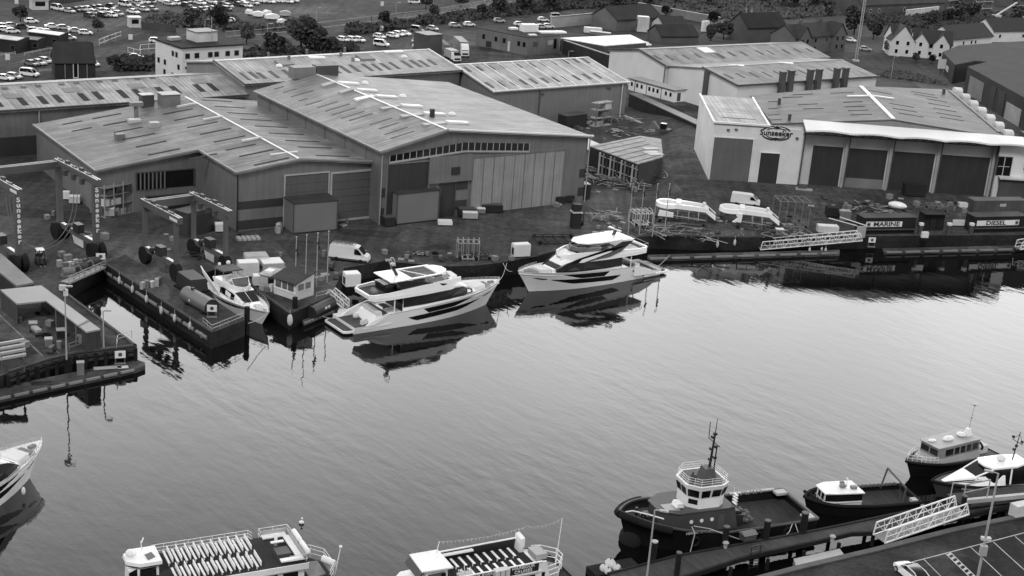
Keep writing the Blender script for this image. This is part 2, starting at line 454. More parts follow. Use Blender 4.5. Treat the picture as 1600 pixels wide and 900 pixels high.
for u, v in ((705, 810), (822, 779), (848, 772), (960, 746), (1080, 716), (1198, 686), (1318, 655), (1440, 624)):
 a = zz(u, v); stripe(ml, a, a + bd * 9, .12, .010)
a, b = zz(822, 779), zz(848, 772)
for i in range(11):
 stripe(ml, a + bd*(.4+i*.8), b + bd*(.2+i*.8), .3, .014)
ml.build('parking_lines', LINE, kind='structure')
ml = MB(); stripe(ml, P(-40, 455), P(0, 493), .2); stripe(ml, P(0, 493), P(72, 561), .2); stripe(ml, P(70, 530), P(92, 552), .1)
stripe(ml, P(1020, 210), P(1060, 203), .5);
ml.build('yard_lines', G('faded_line_paint', .20, .8, scale=3, amt=.5), kind='structure')
k = MB()
for i0, i1 in ((5, 6), (7, 8), (12, 13), (2, 5), (23, 25), (20, 23)):
 for i in range(i0, i1):
  a, b = ew[i], ew[i+1]; d = (b-a).normalized(); n = Vector((d.y, -d.x, 0))
  if n.dot(Vector((0, 0, 0)) ) is None: pass
  s_ = -1
  k.prism([(a.x, a.y), (b.x, b.y), (b.x+n.x*.4*s_, b.y+n.y*.4*s_), (a.x+n.x*.4*s_, a.y+n.y*.4*s_)], .004, .22)
k.build('kerb', G('dock_coping', .07, .7, scale=2), kind='structure')
tg = MB(); nx, ny = 56, 58; vs = []; fs = []
for j in range(ny+1):
 for i in range(nx+1):
  x, y = 22+i*2.0, 264+j*2.0; h = TERR(x, y); vs.append((x, y, h+.03 if h > .002 else -.4))
for j in range(ny):
 for i in range(nx):
  a = j*(nx+1)+i; q4 = (a, a+1, a+nx+2, a+nx+1)
  if max(vs[k_][2] for k_ in q4) > 0: fs.append(q4)
tg.add(vs, fs); tg.build('yard_slope', ASPH, smooth=True, kind='structure')
# BUILDINGS
class Shed:
 """local frame: x along the front wall, y away from the camera"""
 def __init__(s, name, label, O, ang, cat='warehouse', z0=0.0, sc=1.0):
  s.root = thing(name, label, cat, (O.x, O.y, z0), R(ang)); s.O = Vector((O.x, O.y, z0)); s.a = R(ang); s.z0, s.sc = z0, sc; s.root.scale = (sc,)*3
 def loc(s, q):
  q = (Vector(q) - s.O)/s.sc; return Vector((q.x*cos(s.a)+q.y*sin(s.a), -q.x*sin(s.a)+q.y*cos(s.a), q.z))
 def on(s, u, v, dz=0.0):
  z = s.zf(0, 0)
  for _ in range(60):
   l = s.loc(P(u, v, z*s.sc+s.z0)); z = lerp(z, s.zf(l.x, l.y) + dz, .6)
  return Vector((l.x, l.y, z))
 def at(s, u, v, z=0.0): return s.loc(P(u, v, z*s.sc+s.z0))
 def wallpt(s, u, v, y):
  """point of the vertical plane y=const (local) seen at pixel u,v"""
  lo, hi = -5.0, 60.0
  for _ in range(50):
   mm = (lo+hi)/2
   if s.at(u, v, mm).y > y: lo = mm
   else: hi = mm
  l = s.at(u, v, lo); return Vector((l.x, y, lo))
 def gx(s, W, D, rx_, rz, hl, hr, wall, roof, over=.5, t=.3, x0=0.0, extra=None):
  """gable to the front, ridge running back; extra=(x1,y1,h1) widens the left slope behind y1"""
  s.W, s.D = W, D
  kl = (rz-hl)/(rx_-x0); kr = (rz-hr)/(W-rx_)
  s.zf = lambda x, y: rz - kl*(rx_-x) if x < rx_ else rz - kr*(x-rx_)
  wl = MB()
  def outline(xa): return [(xa, 0), (xa, s.zf(xa, 0)-.05), (rx_, rz-.05), (W, hr-.05), (W, 0)]
  if not extra:
   ol = outline(x0)
   wl.loft([[(x, 0, z) for x, z in ol], [(x, D, z) for x, z in ol]])
  else:
   xe, ye = extra
   ol = outline(x0); ol2 = outline(xe)
   wl.loft([[(x, 0, z) for x, z in ol], [(x, ye+.3, z) for x, z in ol]])
   wl.loft([[(x, ye, z) for x, z in ol2], [(x, D, z) for x, z in ol2]])
  s.walls = wl.build('wall', wall, s.root)
  rf = MB(); o = over
  if not extra:
   rf.plate([(x0-o, -o, s.zf(x0-o, 0)+.25), (rx_, -o, rz+.25), (rx_, D+o, rz+.25), (x0-o, D+o, s.zf(x0-o, 0)+.25)], t)
  else:
   xe, ye = extra
   rf.plate([(x0-o, -o, s.zf(x0-o, 0)+.25), (rx_, -o, rz+.25), (rx_, D+o, rz+.25), (xe-o, D+o, s.zf(xe-o, 0)+.25), (xe-o, ye-o, s.zf(xe-o, 0)+.25), (x0-o, ye-o, s.zf(x0-o, 0)+.25)], t)
  rf.plate([(rx_, -o, rz+.25), (W+o, -o, s.zf(W+o, 0)+.25), (W+o, D+o, s.zf(W+o, 0)+.25), (rx_, D+o, rz+.25)], t)
  z0 = s.zf; s.zf = lambda x, y: z0(x, y)+.25
  s.roof = rf.build('roof', roof, s.root)
  return s
 def gy(s, W, D, ry, rz, hf, hb, wall, roof, over=.5, t=.3, x0=0.0, y0=0.0):
  """eave to the front, ridge parallel to the front"""
  s.W, s.D = W, D
  kf = (rz-hf)/(ry-y0); kb = (rz-hb)/(D-ry) if D != ry else 0
  z0 = lambda x, y: rz-kf*(ry-y) if y < ry else rz-kb*(y-ry)
  ol = [(y0, 0), (y0, hf-.05), (ry, rz-.05), (D, hb-.05), (D, 0)]
  s.walls = MB().loft([[(x0, y, z) for y, z in ol], [(W, y, z) for y, z in ol]]).build('wall', wall, s.root)
  rf = MB(); o = over
  rf.plate([(x0-o, y0-o, z0(0, y0-o)+.25), (W+o, y0-o, z0(0, y0-o)+.25), (W+o, ry, rz+.25), (x0-o, ry, rz+.25)], t)
  if D != ry: rf.plate([(x0-o, ry, rz+.25), (W+o, ry, rz+.25), (W+o, D+o, z0(0, D+o)+.25), (x0-o, D+o, z0(0, D+o)+.25)], t)
  s.zf = lambda x, y: z0(x, y)+.25
  s.roof = rf.build('roof', roof, s.root)
  return s
 def strip(s, name, a, b, wd, mat, h=.05, along='x', parent=None):
  """a slab lying on the roof between two roof pixels"""
  A, B = s.on(*a), s.on(*b)
  if along == 'x': B.y = A.y = (A.y+B.y)/2; off = Vector((0, wd/2, 0))
  elif along == 'y': B.x = A.x = (A.x+B.x)/2; off = Vector((wd/2, 0, 0))
  else:
   d = (B-A).normalized(); off = Vector((-d.y, d.x, 0))*wd/2
  pts = []
  for q in (A-off, B-off, B+off, A+off): pts.append(Vector((q.x, q.y, s.zf(q.x, q.y)+h)))
  return MB().plate(pts, h+.02).build(name, mat, parent or s.roof)
 def line(s, name, a, b, wd, h, mat, parent=None):
  """a capping bar on the roof in local coordinates"""
  A = Vector((a[0], a[1], s.zf(*a)+h/2)); B = Vector((b[0], b[1], s.zf(*b)+h/2))
  return MB().bar(A, B, wd, h).build(name, mat, parent or s.roof)
 def unit(s, name, u, v, sz, mat, z=-.2, cap=None, label=None):
  q = s.on(u, v); mb = MB(); mb.cb((q.x, q.y, q.z+z), (sz[0], sz[1], sz[2]-z), 0, 0)
  if cap: mb.cb((q.x, q.y, q.z+sz[2]), (sz[0]*1.1, sz[1]*1.1, .08), 0, 1); mt = [mat, cap]
  else: mt = mat
  return mb.build(name, mt, s.roof, label)
 def opening(s, name, x0, x1, z0, z1, mat, y=0.0, frame=.25, fm=None, depth=.08, slats=0, label=None):
  """a door or window leaf set in front of the front wall plane, inside a frame"""
  d = MB(); d.box(x0, x1, y-depth, y+.05, z0, z1)
  o = d.build(name, mat, s.root, label)
  if frame:
   f_ = MB(); w_ = frame; e = depth+.12
   f_.box(x0-w_, x0, y-e, y+.03, z0, z1+w_); f_.box(x1, x1+w_, y-e, y+.03, z0, z1+w_); f_.box(x0, x1, y-e, y+.03, z1, z1+w_)
   f_.build('frame', fm or LGREY, o)
  if slats:
   sl_ = MB(); n = slats
   for i in range(1, n):
    z = lerp(z0, z1, i/n); sl_.box(x0+.01, x1-.01, y-depth-.05, y-depth, z-.04, z+.04)
   sl_.build('slats', mat, o)
  return o
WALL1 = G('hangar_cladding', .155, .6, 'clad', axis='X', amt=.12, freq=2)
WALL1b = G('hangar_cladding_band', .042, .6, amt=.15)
ROOF1 = G('hangar_roof_sheet', .235, .55, 'roof', amt=.09, freq=1.0)
ROOF2 = G('workshop_roof_sheet', .18, .6, 'roof', amt=.18, freq=1.0)
ROOF3 = G('store_roof_sheet', .32, .6, 'roof', axis='Y', amt=.15)
ROOF4 = G('pale_roof_sheet', .35, .6, 'roof', axis='Y', amt=.09)
ROOF5 = G('white_roof_sheet', .37, .55, 'roof', axis='Y', amt=.08)
ROOF6 = G('grey_roof_sheet', .24, .6, 'roof', axis='Y', amt=.1)
ROOF7 = G('showroom_roof_sheet', .135, .6, 'roof', axis='X', amt=.1)
RLD = G('dark_rooflight', .030, .7, amt=.2); RLM = G('grey_rooflight', .11, .7, amt=.2); RLW = G('white_rooflight', .70, .4, amt=.08)
DOORG = G('roller_door', .10, .5, 'clad', axis='Z', amt=.08, freq=3)
DOORL = G('sliding_door_panels', .27, .6, 'clad', axis='X', amt=.12, freq=.9)
DOORD = G('dark_roller_door', .042, .5, 'clad', axis='Z', amt=.1, freq=3)
GUT = G('gutter', .30, .5, amt=.1)
# ---- centre hangar
b1 = Shed('hangar', 'largest grey gabled boat hangar, vents along its ridge and panelled sliding doors', P(593, 350), 35.5)
b1.gx(45.4, 52, 12.9, 16.2, 13.3, 12.9, WALL1, ROOF1, over=.7)
b1.line('ridge_cap', (12.9, -.7), (12.9, 51.5), .45, .12, WHITE)
b1.line('verge_trim', (-.7, -.68), (12.9, -.68), .25, .3, GUT); b1.line('verge_trim', (12.9, -.68), (46.1, -.68), .25, .3, WHITE)
b1.line('gutter', (-.75, -.6), (-.75, 52), .25, .2, GUT)
zb = lambda x, y: (400+x/4, y/4)
for (a, b, mt) in (((390, 533), (515, 530), LGREY), ((500, 576), (625, 573), LGREY), ((610, 625), (745, 610), WHITE), ((770, 682), (905, 673), LGREY), ((900, 732), (1045, 722), LGREY), ((1040, 785), (1185, 776), LGREY),
     ((520, 520), (640, 528), WHITE), ((635, 564), (755, 572), WHITE), ((752, 603), (880, 613), WHITE), ((905, 660), (1040, 672), WHITE), ((1050, 710), (1180, 720), WHITE), ((1190, 765), (1325, 774), WHITE)):
 b1.strip('ridge_vent', zb(*a), zb(*b), 1.5, mt, h=.35)
for u, v in ((570, 130.5), (629, 151), (706, 179)):
 q_ = b1.on(u, v); MB().ell((q_.x, q_.y, q_.z), (.8, .8, .55), 12, 4, half=True).build('roof_dome', WHITE, b1.roof, smooth=True)
b1.unit('air_handling_unit', 472, 120, (5, 2.6, 2.2), MGREY, label='bulky grey plant box by the back gutter')
b1.unit('air_handling_unit', 508, 116, (5, 2.2, 2.0), DGREY)
b1.unit('extract_cowl', 675, 183, (.7, .7, 1.6), BLACK, label='small black flue beside the ridge')
for (a, b) in (((110, 553), (180, 543)), ((160, 575), (260, 558)), ((205, 600), (370, 572)), ((260, 628), (330, 617)), ((300, 655), (420, 632)), ((370, 668), (520, 640)), ((420, 690), (600, 655)), ((460, 712), (640, 680)), ((520, 735), (690, 700)), ((570, 748), (740, 715)), ((700, 775), (860, 742)), ((760, 800), (900, 770)), ((790, 835), (960, 800)), ((830, 860), (1000, 825))):
 b1.strip('rooflight', zb(*a), zb(*b), .55, RLM, h=.03)
for y in (6, 14, 22, 30, 38, 46):
 MB().box(-.06, 0, y-.06, y+.06, 9.4, 13.0).build('wall_joint', DGREY, b1.root)
wp = lambda u, v: b1.wallpt(u, v, 0.0)
cl = MB(); A = wp(608, 253); B = wp(824, 238); mid = wp(728, 225.5)
zt = lambda x: 10.55 + max(0, 1.9 - abs(x-13)*.13) * 0
g0 = wp(608, 254); g1 = wp(725, 236); g2 = wp(826, 236.5); h0 = wp(608, 243.5); h1 = wp(725, 222.5); h2 = wp(826, 224)
clw = MB(); clw.loft([[(g0.x, -.12, g0.z), (h0.x, -.12, h0.z), (h0.x, .05, h0.z), (g0.x, .05, g0.z)], [(g1.x, -.12, g1.z), (h1.x, -.12, h1.z), (h1.x, .05, h1.z), (g1.x, .05, g1.z)], [(g2.x, -.12, g2.z), (h2.x, -.12, h2.z), (h2.x, .05, h2.z), (g2.x, .05, g2.z)]])
clo = clw.build('window', GLASS, b1.root, label='long strip of dark clerestory glazing under the gable')
mu = MB(); n = 22
for i in range(n+1):
 t = i/n; x = lerp(g0.x, g2.x, t)
 if x < g1.x: k_ = (x-g0.x)/(g1.x-g0.x); zb_, zt_ = lerp(g0.z, g1.z, k_), lerp(h0.z, h1.z, k_)
 else: k_ = (x-g1.x)/(g2.x-g1.x); zb_, zt_ = lerp(g1.z, g2.z, k_), lerp(h1.z, h2.z, k_)
 mu.box(x-.07, x+.07, -.18, -.12, zb_, zt_)
for a, b in ((g0, g1), (g1, g2)):
 mu.bar((a.x, -.16, a.z), (b.x, -.16, b.z), .3, .3)
mu.build('frame', LGREY, clo)
d0, d1 = wp(735, 318), wp(877, 303); dt0, dt1 = wp(736, 247), wp(877, 232)
sd_ = b1.opening('sliding_door', d0.x, d1.x, 0, dt0.z, DOORL, frame=.35, fm=WALL1)
se = MB()
for i in range(1, 9):
 x = lerp(d0.x, d1.x, i/9); se.box(x-.05, x+.05, -.16, -.08, .1, dt0.z-.1)
se.build('panel_joint', MGREY, sd_)
a, b = wp(606, 256), wp(670, 252); c = wp(606, 285)
b1.opening('roller_door', a.x, b.x, 0, a.z-.2, DOORD, frame=.3, fm=WALL1)
a, b = wp(686, 300), wp(709, 285)
b1.opening('roller_door', b1.wallpt(687, 320, 0).x, b1.wallpt(709, 318, 0).x, 0, wp(687, 288).z, DOORD, frame=.15, fm=DGREY, label='small dark roller door')
a, b = wp(714, 281), wp(729, 281); z = wp(714, 283).z
for z0, z1 in ((4.9, 6.6), (1.2, 2.9)):
 MB().box(wp(712, 300).x, wp(730, 300).x, -.06, .02, z0, z1).build('wall_band', WALL1b, b1.root)
 MB().box(.02, 1.6, -.06, .02, z0, z1).build('wall_band', WALL1b, b1.root)
 MB().box(44.0, 45.38, -.06, .02, z0, z1).build('wall_band', WALL1b, b1.root)
q_ = wp(710, 265); MB().box(q_.x-.9, q_.x+.9, -.6, 0, q_.z-.8, q_.z+.6).build('vent_hood', BLACK, b1.root)
a = wp(671, 237); b = wp(735, 281)
MB().box(a.x, b.x, -.45, -.02, wp(700, 284).z, wp(700, 243).z).build('door_canopy_panel', WALL1, b1.root)
for x in (-.25, 45.6): MB().tube((x, -.35, 0), (x, -.35, 12.8), .12).build('drainpipe', GUT, b1.root)
# ---- left front workshop with wide lean slope
b2 = Shed('workshop', 'L-shaped grey boat workshop with streaked roof beside the large hangar, narrow dark rooflights', P(371, 362), 35)
b2.gx(27, 52, 11.2, 11.8, 10.35, 10.1, WALL1, ROOF2, over=.6, extra=(-18.6, 16.6))
b2.line('ridge_cap', (11.2, -.6), (11.2, 52), .35, .12, WHITE)
b2.line('verge_trim', (-.6, -.58), (11.2, -.58), .2, .3, GUT); b2.line('verge_trim', (11.2, -.58), (27.6, -.58), .2, .3, GUT)
b2.line('gutter', (-.6, -.5), (-.6, 16), .2, .25, GUT); b2.line('gutter', (-19.2, 16), (-19.2, 52), .22, .25, GUT); b2.line('verge_trim', (-19.2, 16.02), (-.6, 16.02), .2, .3, GUT)
za = lambda x, y: (x/4, y/4)
zc = lambda x, y: (x/4, 225+y/4); zd = lambda x, y: (400+x/4, 225+y/4)
for f_, a, b in ((za, (390, 778), (515, 757)), (za, (578, 742), (757, 710)), (za, (448, 820), (575, 798)), (za, (645, 785), (825, 752)), (za, (710, 828), (895, 795)), (za, (1020, 714), (1205, 680)), (za, (1090, 753), (1275, 718)),
     (za, (765, 872), (970, 835)), (za, (1170, 797), (1360, 762)), (za, (1250, 840), (1445, 803)), (za, (1335, 887), (1535, 850)), (zc, (850, 20), (1040, -18)), (zc, (925, 70), (1125, 30)),
     (zc, (1410, 38), (1600, 2)), (zd, (-110, 75), (115, 38)), (zd, (-20, 128), (215, 92)), (zc, (1180, 95), (1360, 62)),
     (za, (1270, 629), (1440, 631)), (za, (1350, 669), (1525, 671)), (za, (1430, 709), (1600, 711)), (za, (1510, 749), (1690, 751)), (zb, (0, 791), (190, 794)), (zb, (90, 836), (290, 838)), (zb, (190, 881), (390, 884)), (zd, (270, 21), (465, 24)), (zd, (380, 74), (580, 77))):
 b2.strip('rooflight', f_(*a), f_(*b), .5, RLD, h=.06)
for f_, a, b in ((za, (1265, 748), (1400, 735)), (za, (1505, 883), (1640, 866)), (zd, (100, 78), (250, 50)), (za, (1100, 668), (1230, 655))):
 b2.strip('ridge_vent', f_(*a), f_(*b), .7, WHITE2, h=.3)
b2.unit('air_handling_unit', 264, 163, (3.6, 3, 2.2), MGREY, cap=LGREY); b2.unit('air_handling_unit', 229, 166, (2.4, 2, 2.4), DGREY, cap=WHITE2)
b2.unit('roof_box', 241, 198, (1.8, 1.6, .9), LGREY); b2.unit('roof_box', 187, 217, (1.6, 1.4, 1.0), MGREY); b2.unit('roof_box', 210, 190, (2.2, 1.6, .5), WHITE2)
q_ = b2.on(213, 186); du = MB(); du.tube((q_.x, q_.y, q_.z-.2), (q_.x, q_.y, q_.z+2.6), .45, n=10); du.cb((q_.x, q_.y, q_.z+2.6), (2.4, 1.4, .7)); du.build('extract_cowl', MGREY, b2.roof)
wp2 = lambda u, v: b2.wallpt(u, v, 0.0)
a, b = wp2(445, 300), wp2(512, 300)
b2.opening('roller_door', a.x, b.x, 0, wp2(446, 275).z, DOORG, frame=.25, fm=LGREY, slats=6)
a, b = wp2(518, 300), wp2(582, 300)
b2.opening('roller_door', a.x, b.x, .35, wp2(518, 272).z, DOORG, frame=.35, fm=LGREY, slats=6)
MB().box(a.x, b.x, -.2, .0, 0, .35).build('door_sill', LGREY, b2.root)
for z0, z1 in ((3.9, 5.3), (.3, 1.9)):
 MB().box(.02, wp2(443, 300).x, -.06, .02, z0, z1).build('wall_band', WALL1b, b2.root)
MB().tube((-.2, -.2, 0), (-.2, -.2, 10.2), .12).build('drainpipe', BLACK, b2.root)
MB().tube((26.9, -.3, 0), (26.9, -.3, 10), .12).build('drainpipe', LGREY, b2.root)
wy = lambda u, v: b2.wallpt(u, v, 16.6)
a, b = wy(214, 296), wy(302, 296)
b2.opening('window', a.x, min(b.x, -.4), wy(214, 297).z, wy(214, 271).z, GLASS, y=16.6, frame=.2, fm=DGREY, label='wide dark workshop opening with office glazing')
b2.opening('doorway', b.x-8.5, min(b.x, -.5), 0, wy(260, 300).z-.6, BLACK, y=16.6, frame=.2, fm=DGREY, label='black open workshop doorway')
for i in range(7):
 x = lerp(a.x+.6, a.x+5, i/6); MB().box(x-.1, x+.1, 16.35, 16.5, wy(214, 297).z, wy(214, 271).z).build('mullion', MGREY, b2.root)
a, b = wy(165, 320), wy(205, 320)
MB().box(a.x-.3, b.x, 16.3, 16.62, wy(165, 302).z, wy(165, 290).z).build('wall_band', WALL1b, b2.root)
# ---- long store at the left edge
b3 = Shed('long_store', 'long pale-roofed store running out of frame at the left, dark rooflights in its front slope', P(385, 150, 9), 38)
b3.gy(0, 26, 12.8, 11.2, 9, 8.8, [WALL1], ROOF3, over=.5, x0=-95)
b3.line('gutter', (-95, -.5), (0.4, -.5), .35, .3, DGREY); b3.line('ridge_cap', (-95, 12.8), (.4, 12.8), .5, .1, LGREY)
for a, b in (((122, 612), (160, 658)), ((248, 602), (285, 650)), ((345, 593), (383, 641)), ((502, 583), (540, 630)), ((592, 573), (632, 622)), ((745, 563), (788, 612)), ((840, 558), (880, 603)), ((982, 545), (1030, 592)), ((1072, 538), (1122, 585)), ((1222, 528), (1268, 573)), ((1305, 522), (1355, 567)), ((-30, 630), (6, 668))):
 b3.strip('rooflight', za(*a), za(*b), 1.3, RLD, h=.06, along='y')
for a, b in (((10, 548), (50, 560)), ((130, 540), (165, 552)), ((220, 532), (258, 545)), ((365, 523), (405, 533)), ((460, 515), (498, 527)), ((600, 506), (645, 516)), ((695, 500), (740, 510)), ((835, 488), (880, 500)), ((930, 484), (975, 493)), ((1070, 473), (1115, 482))):
 b3.strip('rooflight', za(*a), za(*b), 1.2, RLM, h=.06, along='y')
for a in ((75, 600), (445, 563), (850, 537), (1250, 508)):
 b3.strip('roof_patch', za(a[0]-20, a[1]-12), za(a[0]+20, a[1]+14), 3.2, G('patch_sheet', .2, .6), h=.1, along='y')
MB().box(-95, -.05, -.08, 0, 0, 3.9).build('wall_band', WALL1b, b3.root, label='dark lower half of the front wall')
MB().tube((-45, -.3, 0), (-45, -.3, 8.8), .14).build('drainpipe', LGREY, b3.root)
# ---- pale roofed store behind
b4 = Shed('pale_store', 'pale-roofed store behind the hangar with faint striped rooflights and two grey roof hatches', P(383, 133, 11), 39.3)
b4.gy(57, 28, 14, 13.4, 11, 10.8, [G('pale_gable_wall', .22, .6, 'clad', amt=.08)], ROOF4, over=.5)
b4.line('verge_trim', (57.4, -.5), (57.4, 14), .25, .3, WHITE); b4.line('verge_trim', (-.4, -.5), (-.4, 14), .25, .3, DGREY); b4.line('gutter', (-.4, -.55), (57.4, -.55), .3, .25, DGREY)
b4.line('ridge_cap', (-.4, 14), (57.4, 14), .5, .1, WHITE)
MB().box(14, 56.9, -.06, 0, 0, 10.9).build('wall_panel', G('dark_front_cladding', .13, .6, 'clad', amt=.08), b4.root)  # darker cladding over most of the front wall
for a, b in (((0, 455), (70, 490)), ((75, 445), (150, 487)), ((155, 437), (240, 480)), ((415, 425), (480, 450)), ((455, 418), (540, 458)), ((515, 412), (600, 455)), ((575, 405), (655, 448)), ((650, 400), (745, 443)), ((710, 400), (800, 440)), ((765, 395), (855, 435)), ((820, 390), (910, 430)), ((900, 380), (985, 422)), ((945, 375), (1050, 418)), ((1000, 378), (1100, 415)), ((1060, 372), (1140, 405))):
 b4.strip('rooflight', zb(*a), zb(*b), 1.0, RLM, h=.05, along='y')
for a, b in (((1490, 455), (1570, 500)), ((1550, 450), (1620, 490))): b4.strip('rooflight', za(*a), za(*b), .9, RLM, h=.05, along='y')
for a, b in (((140, 388), (215, 415)), ((640, 352), (725, 380))): b4.strip('roof_hatch', zb(*a), zb(*b), 3.6, MGREY, h=.5, along='y')
for u, v in ((925, 357), (630, 380), (145, 415)):
 q_ = b4.on(*zb(u, v)); MB().ell((q_.x, q_.y, q_.z), (.8, .8, .6), 10, 4, half=True).build('roof_dome', WHITE, b4.roof, smooth=True)
for a, b in (((330, 362), (430, 364)), ((800, 328), (915, 324))): b4.strip('ridge_vent', zb(*a), zb(*b), 1.2, WHITE, h=.3, along='z')
for u, v in ((78, 350), (205, 372), (318, 330), (530, 350), (555, 318), (605, 382)):
 b4.unit('roof_vent', *zb(u, v), (.5, .5, .9), MGREY)
# ---- ribbed white roof store
b5 = Shed('ribbed_store', 'store with white ribbed roof behind the large hangar, two rows of short dark rooflights', P(772, 144, 8.5), 38)
b5.gy(41, 32, 16.2, 11.6, 8.5, 8.2, [G('store_wall', .19, .65, 'clad', amt=.08)], ROOF5, over=.4)
for i in range(11):
 x = lerp(-.2, 41.2, i/10); b5.line('roof_seam', (x, -.4), (x, 16.2), .22, .14, WHITE)
b5.line('ridge_cap', (-.4, 16.2), (41.4, 16.2), .5, .14, WHITE); b5.line('gutter', (-.4, -.45), (41.4, -.45), .3, .25, WHITE)
ze = lambda x, y: (800+x/4, y/4)
for a, b in (((0, 510), (20, 535)), ((50, 497), (90, 530)), ((115, 492), (155, 525)), ((185, 487), (225, 518)), ((250, 482), (295, 512)), ((315, 475), (360, 508)), ((380, 470), (425, 500)), ((445, 462), (492, 495)), ((510, 458), (560, 490)), ((-165, 515), (-115, 548)), ((-95, 510), (-45, 540)),
    ((30, 402), (60, 425)), ((105, 395), (145, 418)), ((175, 388), (215, 412)), ((250, 382), (290, 405)), ((325, 375), (360, 398)), ((380, 368), (420, 392)), ((440, 365), (480, 395)), ((-300, 420), (-260, 448)), ((-220, 415), (-185, 442)), ((-145, 410), (-110, 435)), ((-70, 404), (-40, 428))):
 b5.strip('rooflight', ze(*a), ze(*b), .9, RLM, h=.06, along='y')
MB().box(-.05, 0, 14, 14.3, 0, 8).build('drainpipe', LGREY, b5.root)
MB().tube((13.5, -.2, 0), (13.5, -.2, 8.2), .14).build('drainpipe', DGREY, b5.root)
MB().tube((39.4, -.2, 0), (39.4, -.2, 8.2), .14).build('drainpipe', WHITE2, b5.root)
for x, z in ((14, 7.2), (35, 7.4)): MB().box(x-.6, x+.6, -.3, 0, z, z+.25).build('wall_lamp', DGREY, b5.root)
# ---- twin gabled white store
WALLW = G('white_render_wall', .62, .7, amt=.06)
b6 = Shed('twin_store', 'twin-gabled store with long white end walls and six dark flues rising along its front', P(1047, 103, 8), 36)
z6 = None
A_ = Shed.gy
b6.gy(61, 24.2, 11.4, 10.2, 8, 7.9, [WALLW], ROOF6, over=.4, x0=-1.6, y0=0)
roofA, zfA = b6.roof, b6.zf
for a, b in (((870, 347), (950, 372)), ((950, 345), (1020, 375)), ((1060, 345), (1120, 370)), ((1135, 337), (1190, 360)), ((1260, 332), (1330, 365)), ((1340, 325), (1400, 348))):
 b6.strip('rooflight', ze(*a), ze(*b), .8, RLM, h=.06, along='y')
zg = lambda x, y: (1100+x/6.4, y/6.4)
for a, b in (((140, 535), (205, 575)), ((235, 525), (330, 562)), ((350, 517), (445, 555)), ((510, 505), (605, 545)), ((620, 505), (710, 545)), ((775, 495), (865, 535)), ((885, 487), (985, 525)), ((1000, 485), (1110, 520))):
 b6.strip('rooflight', zg(*a), zg(*b), .8, RLM, h=.06, along='y')
b6.strip('white_rooflight', ze(1180, 300), ze(1245, 330), 4.0, RLW, h=.2, along='y')
b6.line('verge_trim', (-2, 11.4), (-2, -.4), .3, .3, DGREY); b6.line('verge_trim', (-2, 24.6), (-2, 11.4), .3, .3, DGREY)
b6.line('ridge_cap', (-2, 11.4), (61.4, 11.4), .4, .1, LGREY)
kf = (10.0-8)/(13.6)
ol = [(-27.2, 0), (-27.2, 7.95), (-13.8, 9.95), (-.3, 7.9), (-.3, 0)]
MB().loft([[(-.6, y, z) for y, z in ol], [(51.5, y, z) for y, z in ol]]).build('wall', [WALLW], b6.root)
z2 = lambda x, y: (10.0-(-13.8-y)*.149 if y < -13.8 else 10.0-(y+13.8)*.149)+.25
rf = MB(); rf.plate([(-1, -27.6, z2(0, -27.6)), (52, -27.6, z2(0, -27.6)), (52, -13.8, 10.25), (-1, -13.8, 10.25)], .3)
rf.plate([(-1, -13.8, 10.25), (52, -13.8, 10.25), (52, -.6, z2(0, -.6)), (-1, -.6, z2(0, -.6))], .3)
b6.roof = rf.build('roof', ROOF6, b6.root); b6.zf = z2
for a, b in (((190, 740), (300, 785)), ((310, 735), (425, 778)), ((440, 725), (560, 770)), ((570, 720), (690, 765)), ((695, 712), (780, 750)), ((935, 700), (1050, 745)), ((1225, 682), (1320, 720)), ((830, 705), (935, 750)), ((1080, 695), (1150, 725)), ((1350, 680), (1470, 720))):
 b6.strip('rooflight', zg(*a), zg(*b), .8, RLM, h=.06, along='y')
b6.strip('ridge_vent', zg(250, 655), zg(400, 662), 1.3, WHITE, h=.25, along='z'); b6.strip('ridge_vent', zg(745, 630), zg(890, 640), 1.3, WHITE, h=.25, along='z')
b6.line('verge_trim', (-1, -13.8), (-1, -27.6), .3, .3, DGREY); b6.line('gutter', (-1, -27.7), (52, -27.7), .35, .3, DGREY); b6.line('ridge_cap', (-1, -13.8), (52, -13.8), .4, .1, LGREY)
MB().box(-1.15, -.6, -16.5, -14.9, 0, 9.6).build('service_duct', DGREY, b6.root); MB().box(-1.9, -1.6, -.15, .1, 0, 8).build('drainpipe', MGREY, b6.root)
for u, vt, vb in ((1224, 112, 136), (1237, 110, 134), (1267, 108.5, 132), (1280.5, 108, 131), (1308.5, 106.5, 130), (1322, 106, 129)):
 l = b6.wallpt(u-3, vb, -28.3); t_ = b6.wallpt(u, vt, -28.3)
 fl = MB(); fl.cb((l.x, -28.3, 0), (1.5, 1.2, t_.z-.3)); fl.cb((l.x, -28.3, t_.z-.3), (1.7, 1.4, .35))
 fl.build('flue', DGREY, b6.root)
MB().box(4, 51, -27.3, -27.2, 0, 3.2).build('wall_band', MGREY, b6.root)
